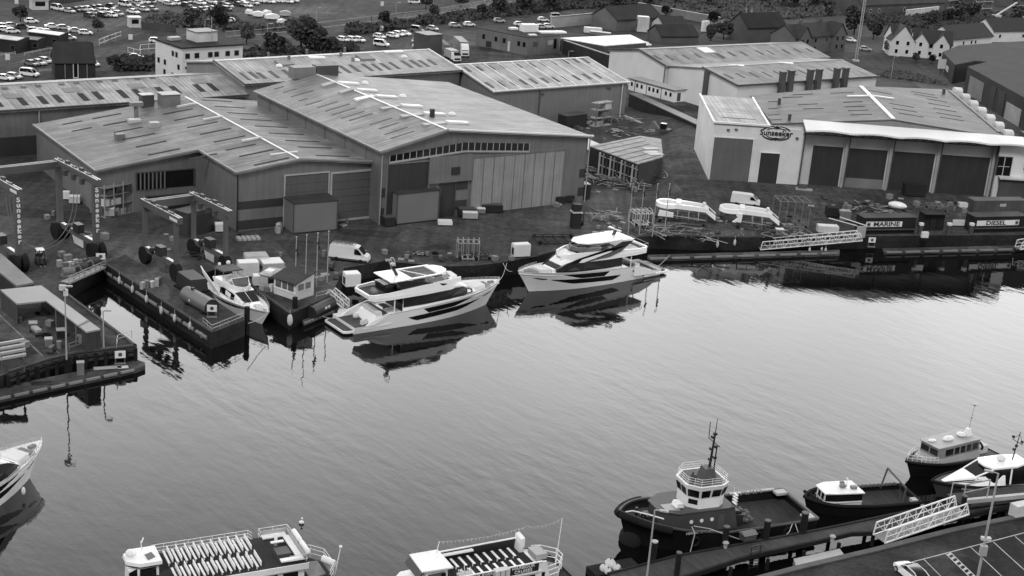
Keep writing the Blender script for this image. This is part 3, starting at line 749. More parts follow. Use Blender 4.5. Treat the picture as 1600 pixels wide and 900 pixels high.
# ---- yard sales building at the right (white, four bays under a long canopy)
b7 = Shed('boat_showroom', 'white building with four dark bays under a long wavy white canopy facing the quay', P(1106, 280, 2.4), 3.2, z0=2.4, sc=.968)
WALLS = G('white_showroom_wall', .66, .65, amt=.10)
WALLS2 = G('rendered_bay_wall', .50, .7, amt=.12)
L7 = b7.loc
zA = 12.3
ax = [(0, 0), (11.5, 0), (13.2, 28), (1.2, 28)]
MB().prism(ax, 0, zA-.3).build('wall', WALLS, b7.root)
ar = MB(); ar.plate([(-.15, -.15, zA-.05), (11.6, -.15, zA-.05), (13.3, 28.1, zA+.3), (1.1, 28.1, zA+.3)], .28)
arf = ar.build('roof', G('annex_roof_sheet', .36, .6, 'roof', axis='Y', amt=.06), b7.root, label='pale flat roof of the square end block')
pr = MB()
for a, b in (((-.15, -.15, zA+.1), (11.6, -.15, zA+.1)), ((11.6, -.15, zA+.1), (13.3, 28.1, zA+.45)), ((-.15, -.15, zA+.1), (1.1, 28.1, zA+.45))): pr.bar(a, b, .35, .4)
pr.build('parapet', WHITE, arf)
sm = MB()
for y in (6, 11.5, 17, 22.5): sm.bar((2.5, y, zA+.12), (9.8, y, zA+.12), .5, .06)
sm.build('rooflight', LGREY, arf)
MB().box(11.5, 19.2, .05, 24, 0, 11.9).build('wall', WALLS, b7.root)
def z7(x, y):
 xr = 38+y*.07
 return 15.3-(xr-x)*.102 if x < xr else 15.3-(x-xr)*.095
b7.zf = z7
hw = [(12.6, 1.0), (38, 1.0), (62.6, 1.0), (67.3, 55.5), (40.6, 38.3), (13.6, 31.8)]
MB().prism(hw, 0, lambda q: z7(*q)-.35).build('wall', WALLS2, b7.root)
rf = MB(); C7 = lambda x, y: (x, y, z7(x, y))
rf.plate([C7(12.5, 1.1), C7(38.06, 1.1), C7(40.7, 38.5), C7(13.5, 32)], .3)
rf.plate([C7(38.06, 1.1), C7(62.8, 1.1), C7(67.5, 56), C7(40.7, 38.5)], .3)
r7 = rf.build('roof', ROOF7, b7.root); b7.roof = r7
b7.line('ridge_cap', (38.06, 1.3), (40.6, 38), .85, .2, WHITE)
zh = lambda x, y: (1200+x/4, y/4)
b7.strip('ridge_vent', zh(495, 606), zh(635, 602), .8, WHITE, h=.3, along='z'); b7.strip('ridge_vent', zh(650, 602), zh(785, 620), .8, WHITE, h=.3, along='z')
for x0_, x1_, ys in ((120, 235, (632, 590)), ):
 pass
for a, b in (((190, 655), (310, 648)), ((220, 682), (345, 676)), ((90, 610), (215, 605)), ((390, 583), (535, 578)), ((470, 640), (590, 634)), ((480, 668), (605, 664)), ((500, 692), (625, 688)), ((515, 718), (650, 714)), ((155, 592), (280, 588)), ((640, 575), (760, 578)), ((770, 655), (900, 662)), ((790, 685), (920, 692)), ((830, 715), (960, 724)), ((905, 578), (1030, 588)), ((920, 595), (1050, 606)), ((1010, 650), (1130, 662)), ((1040, 680), (1170, 694)), ((1060, 710), (1200, 724)), ((1080, 735), (1220, 752)), ((1000, 622), (1110, 634)), ((0, 635), (60, 634)), ((0, 680), (60, 676)), ((0, 720), (70, 716)), ((10, 750), (85, 748))):
 b7.strip('rooflight', zh(*a), zh(*b), .5, RLD, h=.05, along='x')
for u, v in ((1217, 163), (1233, 188), (1474, 147)): b7.unit('roof_vent', u, v, (.6, .6, 1.4), DGREY)
gl = MB(); gl.bar((63.0, 6, 12.95), (67.3, 54, 12.9), .8, .5); gl.build('gutter', DGREY, b7.root)
for i in range(7):
 t = i/6; x = lerp(64.9, 69.6, t); y = lerp(6.0, 54.5, t)
 lb = MB(); ring = []
 for k_ in range(9):
  a_ = PI*k_/8; ring.append((cos(a_)*2.6, sin(a_)))
 pts = [(-1.8, -13.0)] + [(-c_*.69, s_*.55) for c_, s_ in ring] + [(1.8, -13.0)]
 d_ = Vector((4.7, 48, 0)).normalized(); n_ = Vector((d_.y, -d_.x, 0))
 r1 = [(x+d_.x*p_[0]-n_.x*.9, y+d_.y*p_[0]-n_.y*.9, 13.2+p_[1]) for p_ in pts]; r2 = [(x+d_.x*p_[0]+n_.x*.9, y+d_.y*p_[0]+n_.y*.9, 13.2+p_[1]) for p_ in pts]
 lb.loft([r1, r2]); lb.build('parapet_lobe', WHITE2, b7.root)
cp_ = MB(); xs = [18.9, 22.5, 28.7, 34.5, 38.3, 43.5, 48.6, 55, 60.5, 66.4];
top = []
N_ = 40
for i in range(N_+1):
 x = lerp(18.9, 66.4, i/N_); ph = (x-18.9)/9.9
 zf_ = 12.45 + .34*abs(sin(PI*ph)) + (x-18.9)*-.006
 top.append([(x, -2.6, zf_), (x, 1.0, 14.0-(x-18.9)*.012), (x, 1.0, 13.6-(x-18.9)*.012), (x, -2.6, zf_-.35)])
cp_.loft(top)
cpo = cp_.build('canopy', G('white_canopy', .85, .4, amt=.03), b7.root)
tr = MB()
for i in range(48):
 x = 19.2+i*.95; tr.bar((x, -.2, 11.3 if i % 2 else 12.0), (x+.95, -.2, 12.0 if i % 2 else 11.3), .1, .1)
tr.bar((19, -.2, 12.1), (66, -.2, 12.0), .15); tr.bar((19, -.2, 11.2), (66, -.2, 11.2), .15)
tr.build('truss', DGREY, cpo)
cols = [19.0, 28.7, 38.3, 48.6, 60.6]
for x in cols:
 MB().bar((x, .35, 0), (x, .35, 12.2), .42, .42).build('column', LGREY, b7.root)
 MB().bar((x+.5, .1, 0), (x+.5, -.2, 12.0), .22, .22).build('column', DGREY, b7.root)
for i in range(4):
 x0_, x1_ = cols[i]+.6, cols[i+1]-.45
 dm = b7.opening('bay_door', x0_+(2.2 if i == 0 else 0.2), x1_, 0, 8.6-.05*i, DOORD, y=1.0, frame=0, label=('dark bay door with a pale lower strip' if i == 1 else None))
 if i == 1: MB().box(x0_+.2, x1_, .8, .9, 0, 2.1).build('door_panel', MGREY, dm)
a, b = b7.wallpt(1112, 250, 0), b7.wallpt(1173, 250, 0)
b7.opening('roller_door', a.x, b.x, 0, b7.wallpt(1115, 214, 0).z, G('grey_roller_door', .13, .5, 'clad', axis='Z', amt=.08, freq=3), frame=.2, fm=WALLS)
a, b = b7.wallpt(1186, 260, 0), b7.wallpt(1216, 260, 0)
b7.opening('doorway', a.x, b.x, 0, b7.wallpt(1186, 238, 0).z, DOORD, frame=.12, fm=WHITE)
MB().prism([(61.3, -.6), (67.2, -.3), (68.0, 6), (61.3, 6)], 0, 12.0).build('wall', WALLS, b7.root)
wq = b7.opening('window', b7.wallpt(1558, 260, -.6).x, b7.wallpt(1579, 260, -.6).x, b7.wallpt(1558, 274, -.6).z, b7.wallpt(1560, 245, -.6).z, GLASS, y=-.58, frame=.15, fm=DGREY)
q_ = b7.wallpt(1568, 260, -.6); MB().box(q_.x-.08, q_.x+.08, -.76, -.66, q_.z-2.2, q_.z+2.2).box(q_.x-1.2, q_.x+1.2, -.74, -.66, q_.z-.05, q_.z+.05).build('glazing_bar', WHITE2, wq)
q_ = b7.wallpt(1213, 208, 0)
SIGNB = BLACK
for s_ in (-1, 1):
 sg = MB()
 for k_ in range(14):
  a0, a1 = R(18+144*k_/14), R(18+144*(k_+1)/14)
  for rr, wd in ((1.0, .22), (.72, .09)):
   p0 = (q_.x+cos(a0)*3.0*rr, -.08, q_.z+s_*(.30+sin(a0)*1.15*rr)); p1 = (q_.x+cos(a1)*3.0*rr, -.08, q_.z+s_*(.30+sin(a1)*1.15*rr))
   if abs(k_-6.5) < 1.2: continue
   sg.bar(p0, p1, .12, wd)
 sg.add([(q_.x-.25, -.14, q_.z+s_*.95), (q_.x+.25, -.14, q_.z+s_*.95), (q_.x+.8, -.14, q_.z+s_*1.15), (q_.x, -.14, q_.z+s_*1.6), (q_.x-.8, -.14, q_.z+s_*1.15)], [(0, 1, 2, 3, 4)])
 sg.build('emblem', SIGNB, b7.root)
text('lettering', 'Sunseeker', 1.65, SIGNB, b7.root, (q_.x, -.08, q_.z-.02), (PI/2, 0, 0), sx=1.02, bold=.03)
for x, z in ((b7.wallpt(1150, 203, 0).x, 11.2), (3, 11.0), (17.8, 10.2)):
 MB().box(x-.3, x+.3, -.4, 0, z-.12, z+.12).build('wall_lamp', DGREY, b7.root)
# BOATS
class Hull:
 """x from stern (0) to bow (L); z is height above the water; local origin at the stern on the waterline"""
 def __init__(s, L, B, zs, zb, zm=None, rake=.07, full=.52, flare=.80, pw=2.4, tw=.95, zbot=-.6, wl_full=.42, sheer=None):
  s.L, s.B, s.rake, s.full, s.flare, s.pw, s.tw, s.zbot, s.wf = L, B, rake, full, flare, pw, tw, zbot, wl_full
  s.sheer = sheer or (lambda t: zs + (zb-zs)*t**1.6)
 def bd(s, t):
  k = s.tw + (1-s.tw)*min(1, t/.35)
  if t > s.full: k *= max(0.0, 1-((t-s.full)/(1-s.full))**s.pw)
  return s.B/2*k
 def bw(s, t):
  k = (s.tw + (1-s.tw)*min(1, t/.35))*s.flare
  if t > s.wf: k *= max(0.0, 1-((t-s.wf)/(1-s.wf))**(s.pw*.72))
  return s.B/2*k
 def pt(s, t, q):
  """q 0 at bottom, 1 at sheer"""
  z = lerp(s.zbot, s.sheer(t), q)
  x = t*(s.L*(1-s.rake) + s.L*s.rake*q**1.1)
  y = lerp(s.bw(t), s.bd(t), q**.9)
  return Vector((x, y, z))
 def q_at(s, t, z): return max(0, min(1, (z-s.zbot)/(s.sheer(t)-s.zbot)))
 def skin(s, mb, n=26, m=7, mi=0):
  ts = [1-(1-i/n)**1.35 for i in range(n+1)]
  for sg in (1, -1):
   vs = []; fs = []
   for t in ts:
    for j in range(m+1):
     p_ = s.pt(t, j/m); vs.append((p_.x, sg*p_.y, p_.z))
   for i in range(n):
    for j in range(m): fs.append((i*(m+1)+j, (i+1)*(m+1)+j, (i+1)*(m+1)+j+1, i*(m+1)+j+1))
   mb.add(vs, fs, mi)
  l = [s.pt(0, j/m) for j in range(m+1)]
  mb.add([(p_.x, p_.y, p_.z) for p_ in l] + [(p_.x, -p_.y, p_.z) for p_ in reversed(l)], [tuple(range(2*m+2))], mi)
  return mb
 def deck(s, mb, t0=0, t1=1, drop=.35, inset=.12, n=18, mi=0):
  up, dn = [], []
  for i in range(n+1):
   t = lerp(t0, t1, i/n); p_ = s.pt(t, 1); y = max(0.01, p_.y-inset)
   up.append((p_.x-(inset if t > .97 else 0), y, p_.z-drop)); dn.append((p_.x-(inset if t > .97 else 0), -y, p_.z-drop))
  return mb.add(up+dn, [(i, i+1, n+2+i, n+1+i) for i in range(n)], mi)
 def gunwale(s, mb, r=.07, t0=0, t1=1, n=26, mi=0, off=0, dz=0, both=True, wd=None):
  for sg in ((1, -1) if both else (-1,)):
   pts = [s.pt(lerp(t0, t1, i/n), 1) for i in range(n+1)]
   pts = [Vector((p_.x, sg*(p_.y+off), p_.z+dz)) for p_ in pts]
   if wd:
    for a, b in zip(pts, pts[1:]): mb.bar(a, b, wd, r*2, mi)
   else: mb.path(pts, r, 6, mi)
  return mb
 def band(s, mb, t0, t1, top, bot, off=.025, n=14, mi=0):
  """dark window or stripe on both topsides; top/bot are functions of 0..1 giving height"""
  for sg in (1, -1):
   vs = []; fs = []
   for i in range(n+1):
    k = i/n; t = lerp(t0, t1, k)
    for z in (bot(k), (bot(k)+top(k))/2, top(k)):
     p_ = s.pt(t, s.q_at(t, z)); vs.append((p_.x, sg*(p_.y+off), z))
   for i in range(n):
    for j in range(2): fs.append((i*3+j, i*3+3+j, i*3+4+j, i*3+1+j))
   mb.add(vs, fs, mi)
  return mb
 def rail(s, mb, t0, t1, h, n=12, r=.03, off=-.08, rows=2, mi=0):
  for sg in (1, -1):
   pts = []
   for i in range(n+1):
    p_ = s.pt(lerp(t0, t1, i/n), 1); pts.append(Vector((p_.x, sg*max(0, p_.y+off), p_.z)))
   for i, p_ in enumerate(pts): mb.tube(p_, p_+Vector((0, 0, h)), r, n=5, mi=mi)
   for k in range(1, rows+1):
    mb.path([p_+Vector((0, 0, h*k/rows)) for p_ in pts], r, 5, mi)
  return mb
def cabin(mb, secs, mi=0, n=0):
 """secs (x, half width bottom, z bottom, half width top, z top)"""
 return mb.loft([[(x, -wb, zb_), (x, wb, zb_), (x, wt, zt_), (x, -wt, zt_)] for x, wb, zb_, wt, zt_ in secs], mi)
def cabband(mb, secs, fa, fb, off=.06, mi=0, x0=None, x1=None, front=False):
 def at(s_, f): x, wb, zb_, wt, zt_ = s_; return (x, lerp(wb, wt, f)+off, lerp(zb_, zt_, f))
 for sg in (1, -1):
  vs = []; fs = []
  for i, s_ in enumerate(secs):
   A = at(s_, fa(i) if callable(fa) else fa); B = at(s_, fb(i) if callable(fb) else fb)
   vs += [(A[0], sg*A[1], A[2]), (B[0], sg*B[1], B[2])]
  for i in range(len(secs)-1): fs.append((2*i, 2*i+2, 2*i+3, 2*i+1))
  mb.add(vs, fs, mi)
 return mb
TEAKG = G('grey_teak', .075, .65, 'planks', axis='Y', freq=4, amt=.12)
CUSH = G('white_cushion', .66, .8, amt=.06)
CUSHG = G('grey_cushion', .22, .85, amt=.1)
BLG = G('black_gloss_moulding', .012, .15, amt=.1, spec=.6)
def yacht(name, label, loc, rz, L=28.0, B=6.8, solid=False):
 r_ = thing(name, label, 'yacht', loc, rz, None)
 k = L/28.0; X = lambda x: x*k
 def sh(t):
  x = t*28
  if x < 3.6: return 1.15
  if x < 6.0: return lerp(1.15, 2.55, ((x-3.6)/2.4)**.8)
  return 2.55 + 1.35*((x-6)/22)**1.05
 H = Hull(L, B, 0, 0, sheer=sh, rake=.10, full=.52, pw=2.9, flare=.86, wl_full=.40, tw=.92)
 o = H.skin(MB(), 34, 8).build('hull', GEL, r_, smooth=True)
 d = MB(); H.deck(d, .13, 1, .55, .15); d.build('deck', GEL, r_)
 p_ = MB(); pts = [(X(-1.6), -2.7), (X(-1.0), -3.05), (X(3.9), -3.2), (X(3.9), 3.2), (X(-1.0), 3.05), (X(-1.6), 2.7)]
 p_.prism(pts, .28, .62)
 po = p_.build('swim_platform', GEL, r_)
 q_ = MB(); q_.prism([(a*.96+.1, b*.93) for a, b in pts], .62, .66); q_.build('teak_mat', TEAKG, po)
 for sg in (1, -1):
  w_ = MB(); prof = [(X(1.4), .66), (X(2.6), 1.5), (X(4.2), 2.1), (X(6.2), 2.6), (X(6.2), .8), (X(2.2), .66)]
  w_.loft([[(x, sg*3.05, z) for x, z in prof], [(x, sg*3.3, z) for x, z in prof]])
  w_.build('stern_wing', GEL, r_)
 c = MB(); c.loft([[(X(3.5), -2.3, .66), (X(3.5), 2.3, .66), (X(4.1), 2.4, 1.9), (X(4.1), -2.4, 1.9)], [(X(5.2), -2.3, .66), (X(5.2), 2.3, .66), (X(5.2), 2.4, 2.1), (X(5.2), -2.4, 2.1)]])
 c.build('transom', GEL, r_)
 MB().box(X(4.3), X(5.2), -2.2, 2.2, 2.1, 2.5).build('stern_sofa', CUSH, r_)
 MB().box(X(5.1), X(8.8), -3.0, 3.0, 1.7, 2.02).build('cockpit_floor', TEAKG, r_)
 MB().box(X(6.3), X(7.3), -.9, .9, 2.5, 2.62).box(X(6.7), X(6.9), -.1, .1, 2.0, 2.5).build('table', TEAKG, r_)
 S = [(X(8.6), 2.55, 2.0, 2.5, 4.75), (X(12), 2.6, 2.1, 2.5, 4.8), (X(16.5), 2.5, 2.5, 2.3, 4.85), (X(19.6), 2.15, 2.9, 1.85, 4.55), (X(21.6), 1.75, 3.1, 1.4, 3.75), (X(23.0), 1.3, 3.25, 1.1, 3.4)]
 cb_ = cabin(MB(), S).build('cabin', GEL, r_)
 g_ = MB(); S2 = S[:5]
 cabband(g_, S2, lambda i: (.30, .27, .20, .08, .15)[i], lambda i: (.93, .93, .93, .93, .85)[i], .09)
 g_.add([(S[3][0]+.05, -1.9, 4.58), (S[3][0]+.05, 1.9, 4.58), (S[4][0]+.1, 1.5, 3.72), (S[4][0]+.1, -1.5, 3.72)], [(0, 1, 2, 3)])
 g_.box(X(8.5), X(8.58), -2.4, 2.4, 2.1, 4.6)
 g_.build('cabin_window', GLASS, cb_)
 hw_ = MB()
 H.band(hw_, .42, .76, lambda q: lerp(2.5, 3.05, q), lambda q: lerp(2.5, 3.05, q)-.84*min(1, q/.14, (1-q)/.35), .03)
 H.band(hw_, .34, .84, lambda q: lerp(1.45, 2.2, q), lambda q: lerp(1.4, 2.1, q)-.78*min(1, q/.12, (1-q)/.25), .03)
 H.band(hw_, .86, .94, lambda q: lerp(2.4, 2.7, q), lambda q: lerp(2.38, 2.68, q)-.25*sin(PI*q)**.5, .03)
 hw_.build('hull_window', GLASS, o)
 st = MB(); H.band(st, .16, .93, lambda q: lerp(2.42, 3.55, q**1.2)-.0, lambda q: lerp(2.42, 3.55, q**1.2)-.06, .03); st.build('rubbing_strake', LGREY, o)
 bt = MB(); H.band(bt, .0, .96, lambda q: .02, lambda q: -.5, .02); bt.build('boot_top', BLACK, o)
 fd = MB(); fd.loft([[(X(22.2), -1.5, 3.0), (X(22.2), 1.5, 3.0), (X(22.2), 1.4, 3.75), (X(22.2), -1.4, 3.75)], [(X(24.3), -1.2, 3.2), (X(24.3), 1.2, 3.2), (X(24.3), 1.1, 3.85), (X(24.3), -1.1, 3.85)]])
 fd.build('sun_pad', CUSH, r_)
 an = MB(); an.box(X(25.6), X(26.6), -.25, .25, 3.55, 3.85); an.box(X(24.6), X(25.4), -1.0, 1.0, 3.4, 3.62); an.build('windlass', CUSHG, r_)
 fb = MB(); out_ = [(X(2.9), 2.0), (X(3.6), 2.75), (X(6), 3.05), (X(12), 2.95), (X(17), 2.5), (X(19.4), 1.6), (X(19.9), .7)]
 pl = [(x, -y) for x, y in out_] + [(x, y) for x, y in reversed(out_)]
 fb.prism(pl, 4.72, 5.0)
 fbo = fb.build('flybridge', GEL, r_)
 hts = [.35, .42, .55, .95, 1.15, .95, .55]
 for sg in (1, -1):
  co_ = MB(); rg = []
  for (x, y), h in zip(out_, hts): rg.append([(x, sg*(y+.02), 4.5), (x+(.0), sg*(y-.12), 5.0+h), (x, sg*(y-.36), 5.0+h), (x, sg*(y-.30), 5.0)])
  co_.loft(rg); co_.build('coaming', GEL, fbo)
 co_ = MB(); co_.bar((X(2.95), -2.0, 5.2), (X(2.95), 2.0, 5.2), .3, .35); co_.build('aft_rail_beam', GEL, fbo)
 fl_ = MB(); fl_.prism([(a*.985+.15, b*.88) for a, b in pl], 5.0, 5.04); fl_.build('teak_floor', TEAKG, fbo)
 bo = MB(); bo.loft([[(X(17.2), -2.3, 4.9), (X(17.2), 2.3, 4.9), (X(17.4), 1.9, 5.85), (X(17.4), -1.9, 5.85)], [(X(19.6), -1.95, 4.6), (X(19.6), 1.95, 4.6), (X(19.4), 1.5, 5.1), (X(19.4), -1.5, 5.1)], [(X(20.6), -1.7, 4.15), (X(20.6), 1.7, 4.15), (X(20.6), 1.6, 4.3), (X(20.6), -1.6, 4.3)]])
 bo.build('bonnet', GEL, r_)
 ws = MB(); rg = [(X(13.5), 2.45, 6.0), (X(16), 2.15, 6.15), (X(17.6), 1.3, 6.2), (X(18.0), 0, 6.2)]
 rg = rg + [(x, -y, z) for x, y, z in reversed(rg[:-1])]
 for a, b in zip(rg, rg[1:]): ws.add([a, b, (b[0]-.55, b[1]*.93, b[2]+.55), (a[0]-.55, a[1]*.93, a[2]+.55)], [(0, 1, 2, 3)])
 wso = ws.build('windscreen', GLASS2, fbo)
 MB().path([(x-.55, y*.93, z+.55) for x, y, z in rg], .045, 6).build('screen_rail', STEEL, wso)
 fu = MB(); fu.box(X(9), X(12.5), 1.2, 2.5, 5.04, 5.55); fu.box(X(9), X(9.8), -.2, 2.5, 5.04, 5.55); fu.box(X(10), X(12), -2.4, -1.5, 5.04, 6.0)
 fu.build('sofa', CUSH, fbo)
 fu = MB(); fu.box(X(14.6), X(15.3), .3, 1.2, 5.04, 6.1); fu.box(X(14.6), X(15.3), -1.2, -.3, 5.04, 6.1); fu.build('helm_seat', CUSHG if solid else CUSH, fbo)
 MB().box(X(16), X(16.8), -1.6, 1.6, 5.04, 6.0).build('dashboard', BLG if solid else GELG, fbo)
 if solid:
  MB().box(X(5.0), X(8.0), -2.2, 2.2, 5.04, 5.45).build('sun_pad', CUSH, fbo)
  ht = MB(); outl = [(X(8.2), 1.7), (X(9.2), 2.3), (X(13), 2.45), (X(15.8), 2.0), (X(17.0), .9)]
  pl2 = [(x, -y) for x, y in outl] + [(x, y) for x, y in reversed(outl)]
  c0 = (X(12.4), 0)
  ht.loft([[(c0[0]+(x-c0[0])*s_, y*s_, z) for x, y in pl2] for s_, z in ((.93, 7.25), (1.0, 7.35), (.97, 7.5), (.75, 7.62), (.3, 7.7))])
  hto = ht.build('hardtop', GEL, r_, smooth=True)
  for sg in (1, -1):
   a_ = MB(); prof = [(7.0, 7.3), (9.2, 7.35), (11.5, 6.5), (14.5, 5.95), (17.6, 5.3), (19.8, 4.6), (21.9, 3.5), (19.6, 3.45), (17.4, 4.3), (14.5, 4.75), (11.8, 5.0), (9.4, 5.7), (8.2, 6.5)]
   yy = lambda x: 3.1 if x < 12 else lerp(3.1, 2.62, (x-12)/5) if x < 17 else lerp(2.62, 1.9, (x-17)/5)
   a_.loft([[(X(x), sg*(yy(x)-.12), z) for x, z in prof], [(X(x), sg*yy(x), z) for x, z in prof]])
   a_.build('radar_arch', BLG, r_)
  wn_ = MB(); wn_.loft([[(X(6.4), -2.6, 7.2), (X(6.4), 2.6, 7.2), (X(6.4), 2.6, 7.32), (X(6.4), -2.6, 7.32)], [(X(8.8), -2.5, 7.3), (X(8.8), 2.5, 7.3), (X(8.8), 2.5, 7.46), (X(8.8), -2.5, 7.46)]]); wn_.build('aft_wing', GEL, hto)
  nm = MB(); nm.bar((X(8.9), 0, 7.4), (X(8.2), 0, 9.0), .35, .5); nm.bar((X(8.3), -1.2, 8.9), (X(8.3), 1.2, 8.9), .12, .12); nm.build('mast', BLG, r_)
  nm = MB(); nm.bar((X(8.6), -1.5, 8.6), (X(8.6), 1.5, 8.6), .28, .18); nm.build('radar_scanner', GEL, r_)
 else:
  ht = MB(); fr = [(X(7.2), 2.45), (X(15.2), 2.2)]
  z0_, z1_ = 7.05, 7.2
  for sg in (1, -1): ht.bar((X(6.6), sg*2.45, z0_), (X(15.6), sg*2.1, z1_), .35, .16)
  ht.bar((X(10.0), -2.4, z0_+.05), (X(10.0), 2.4, z0_+.05), .25, .16); ht.bar((X(12.8), -2.1, z1_), (X(10.2), 2.2, z1_), .12, .12)
  hto = ht.build('hardtop_frame', GEL, r_)
  ff = MB(); outl = [(X(14.8), 2.2), (X(16.4), 1.7), (X(17.1), .7)]
  ff.prism([(x, -y) for x, y in outl] + [(x, y) for x, y in reversed(outl)], 7.1, 7.28); ff.build('hardtop_visor', GEL, hto)
  ff = MB(); ff.prism([(X(6.3), -2.6), (X(9.9), -2.5), (X(9.9), 2.5), (X(6.3), 2.6)], 6.98, 7.13); ff.build('hardtop_panel', GEL, hto)
  lv = MB()
  for i in range(13): lv.bar((X(10.25+i*.36), -2.15, z1_-.04), (X(10.25+i*.36), 2.15, z1_-.04), .18, .04)
  lv.build('louvre', G('grey_louvre', .12, .5), hto)
  for sg in (1, -1):
   a_ = MB(); prof = [(X(7.2), 7.0), (X(9.2), 7.0), (X(14.0), 5.95), (X(16.2), 5.6), (X(15.8), 5.4), (X(11.5), 5.6), (X(9.4), 5.2), (X(7.9), 5.2), (X(8.2), 5.9)]
   a_.loft([[(x, sg*2.45, z) for x, z in prof], [(x, sg*2.6, z) for x, z in prof]])
   a_.build('radar_arch', BLG, r_)
   ve = MB(); prof = [(X(5.2), 6.75), (X(7.6), 6.98), (X(8.6), 6.2), (X(8.0), 5.2), (X(6.6), 5.2), (X(6.2), 6.1)]
  bb = MB(); bb.loft([[(X(6.2), -1.6, 5.05), (X(8.0), -1.6, 5.05), (X(7.8), -1.6, 6.3), (X(5.9), -1.6, 6.3)], [(X(6.2), 1.6, 5.05), (X(8.0), 1.6, 5.05), (X(7.8), 1.6, 6.3), (X(5.9), 1.6, 6.3)]])
  bb.build('wet_bar', BLG, fbo)
  sl_ = MB()
  for i in range(4): sl_.box(X(6.0+i*.45), X(6.2+i*.45), -1.2, 1.2, 6.32, 6.4)
  sl_.build('grille', CUSH, fbo)
  ci = MB(); ci.box(X(4.4), X(5.2), -.9, .2, 5.04, 5.4); ci.box(X(5.0), X(5.6), .2, 1.2, 5.04, 5.3); ci.build('sun_bed', CUSHG, fbo)
  nm = MB(); nm.bar((X(8.8), 0, 7.1), (X(7.8), 0, 8.8), .25, .45); nm.build('mast', BLG, r_)
  ar_ = [(X(7.9), -.9*cos(a_), 8.9+1.1*sin(a_)) for a_ in [PI*i/8 for i in range(9)]]; MB().path(ar_, .07, 6).ell((X(7.9), 0, 9.0), (.4, .4, .3)).build('antenna_hoop', STEEL, r_)
  je = MB(); je.loft([[(X(2.2), -1.6, .66), (X(2.2), -1.0, .66), (X(2.2), -1.1, 1.3), (X(2.2), -1.5, 1.3)], [(X(3.2), -1.5, .7), (X(3.2), -1.1, .7), (X(3.2), -1.2, 1.5), (X(3.2), -1.4, 1.5)]]); je.ell((X(2.8), 1.3, 1.1), (.5, .4, .45)); je.build('tender_cradle', CUSH, r_)
 rl = MB(); H.rail(rl, .80, .995, .38, 9, .025, -.12, 2); rl.build('bow_rail', STEEL, r_)
 po_ = MB()
 for sg in (1, -1): po_.tube((X(6.9), sg*2.85, 2.1), (X(6.9), sg*2.85, 4.7), .09, n=6)
 po_.build('flybridge_post', GEL, r_)
 if solid:
  prt = MB()
  for sg in (1, -1):
   for x in (5.6, 6.4):
    t = x/28; p__ = H.pt(t, H.q_at(t, 1.7)); prt.tube((X(x), sg*(p__.y-.05), 1.7), (X(x), sg*(p__.y+.04), 1.7), .16, n=12)
  prt.build('porthole', BLACK, o)
  rr = MB(); rr.path([(X(3.0), -2.3, 5.3), (X(3.0), -2.3, 6.0), (X(3.0), 2.3, 6.0), (X(3.0), 2.3, 5.3)], .035); rr.path([(X(5.5), 2.8, 6.0), (X(3.0), 2.3, 6.0)], .035); rr.path([(X(5.5), -2.8, 6.0), (X(3.0), -2.3, 6.0)], .035); rr.build('guard_rail', STEEL, fbo)
 return r_
def at_wl(u, v, z=0): return P(u, v, WZ+z)
y1 = yacht('motor_yacht', 'white motor yacht with open slatted hardtop, moored stern first by the flagpole pontoon', (-24.6, 204.3, WZ), R(37.0), 28.4, 7.2, False)
y2 = yacht('motor_yacht', 'white motor yacht with solid rounded hardtop and black side wings, bow pointing left', (23.7, 244.6, WZ), R(218.5), 29.4, 6.6, True)
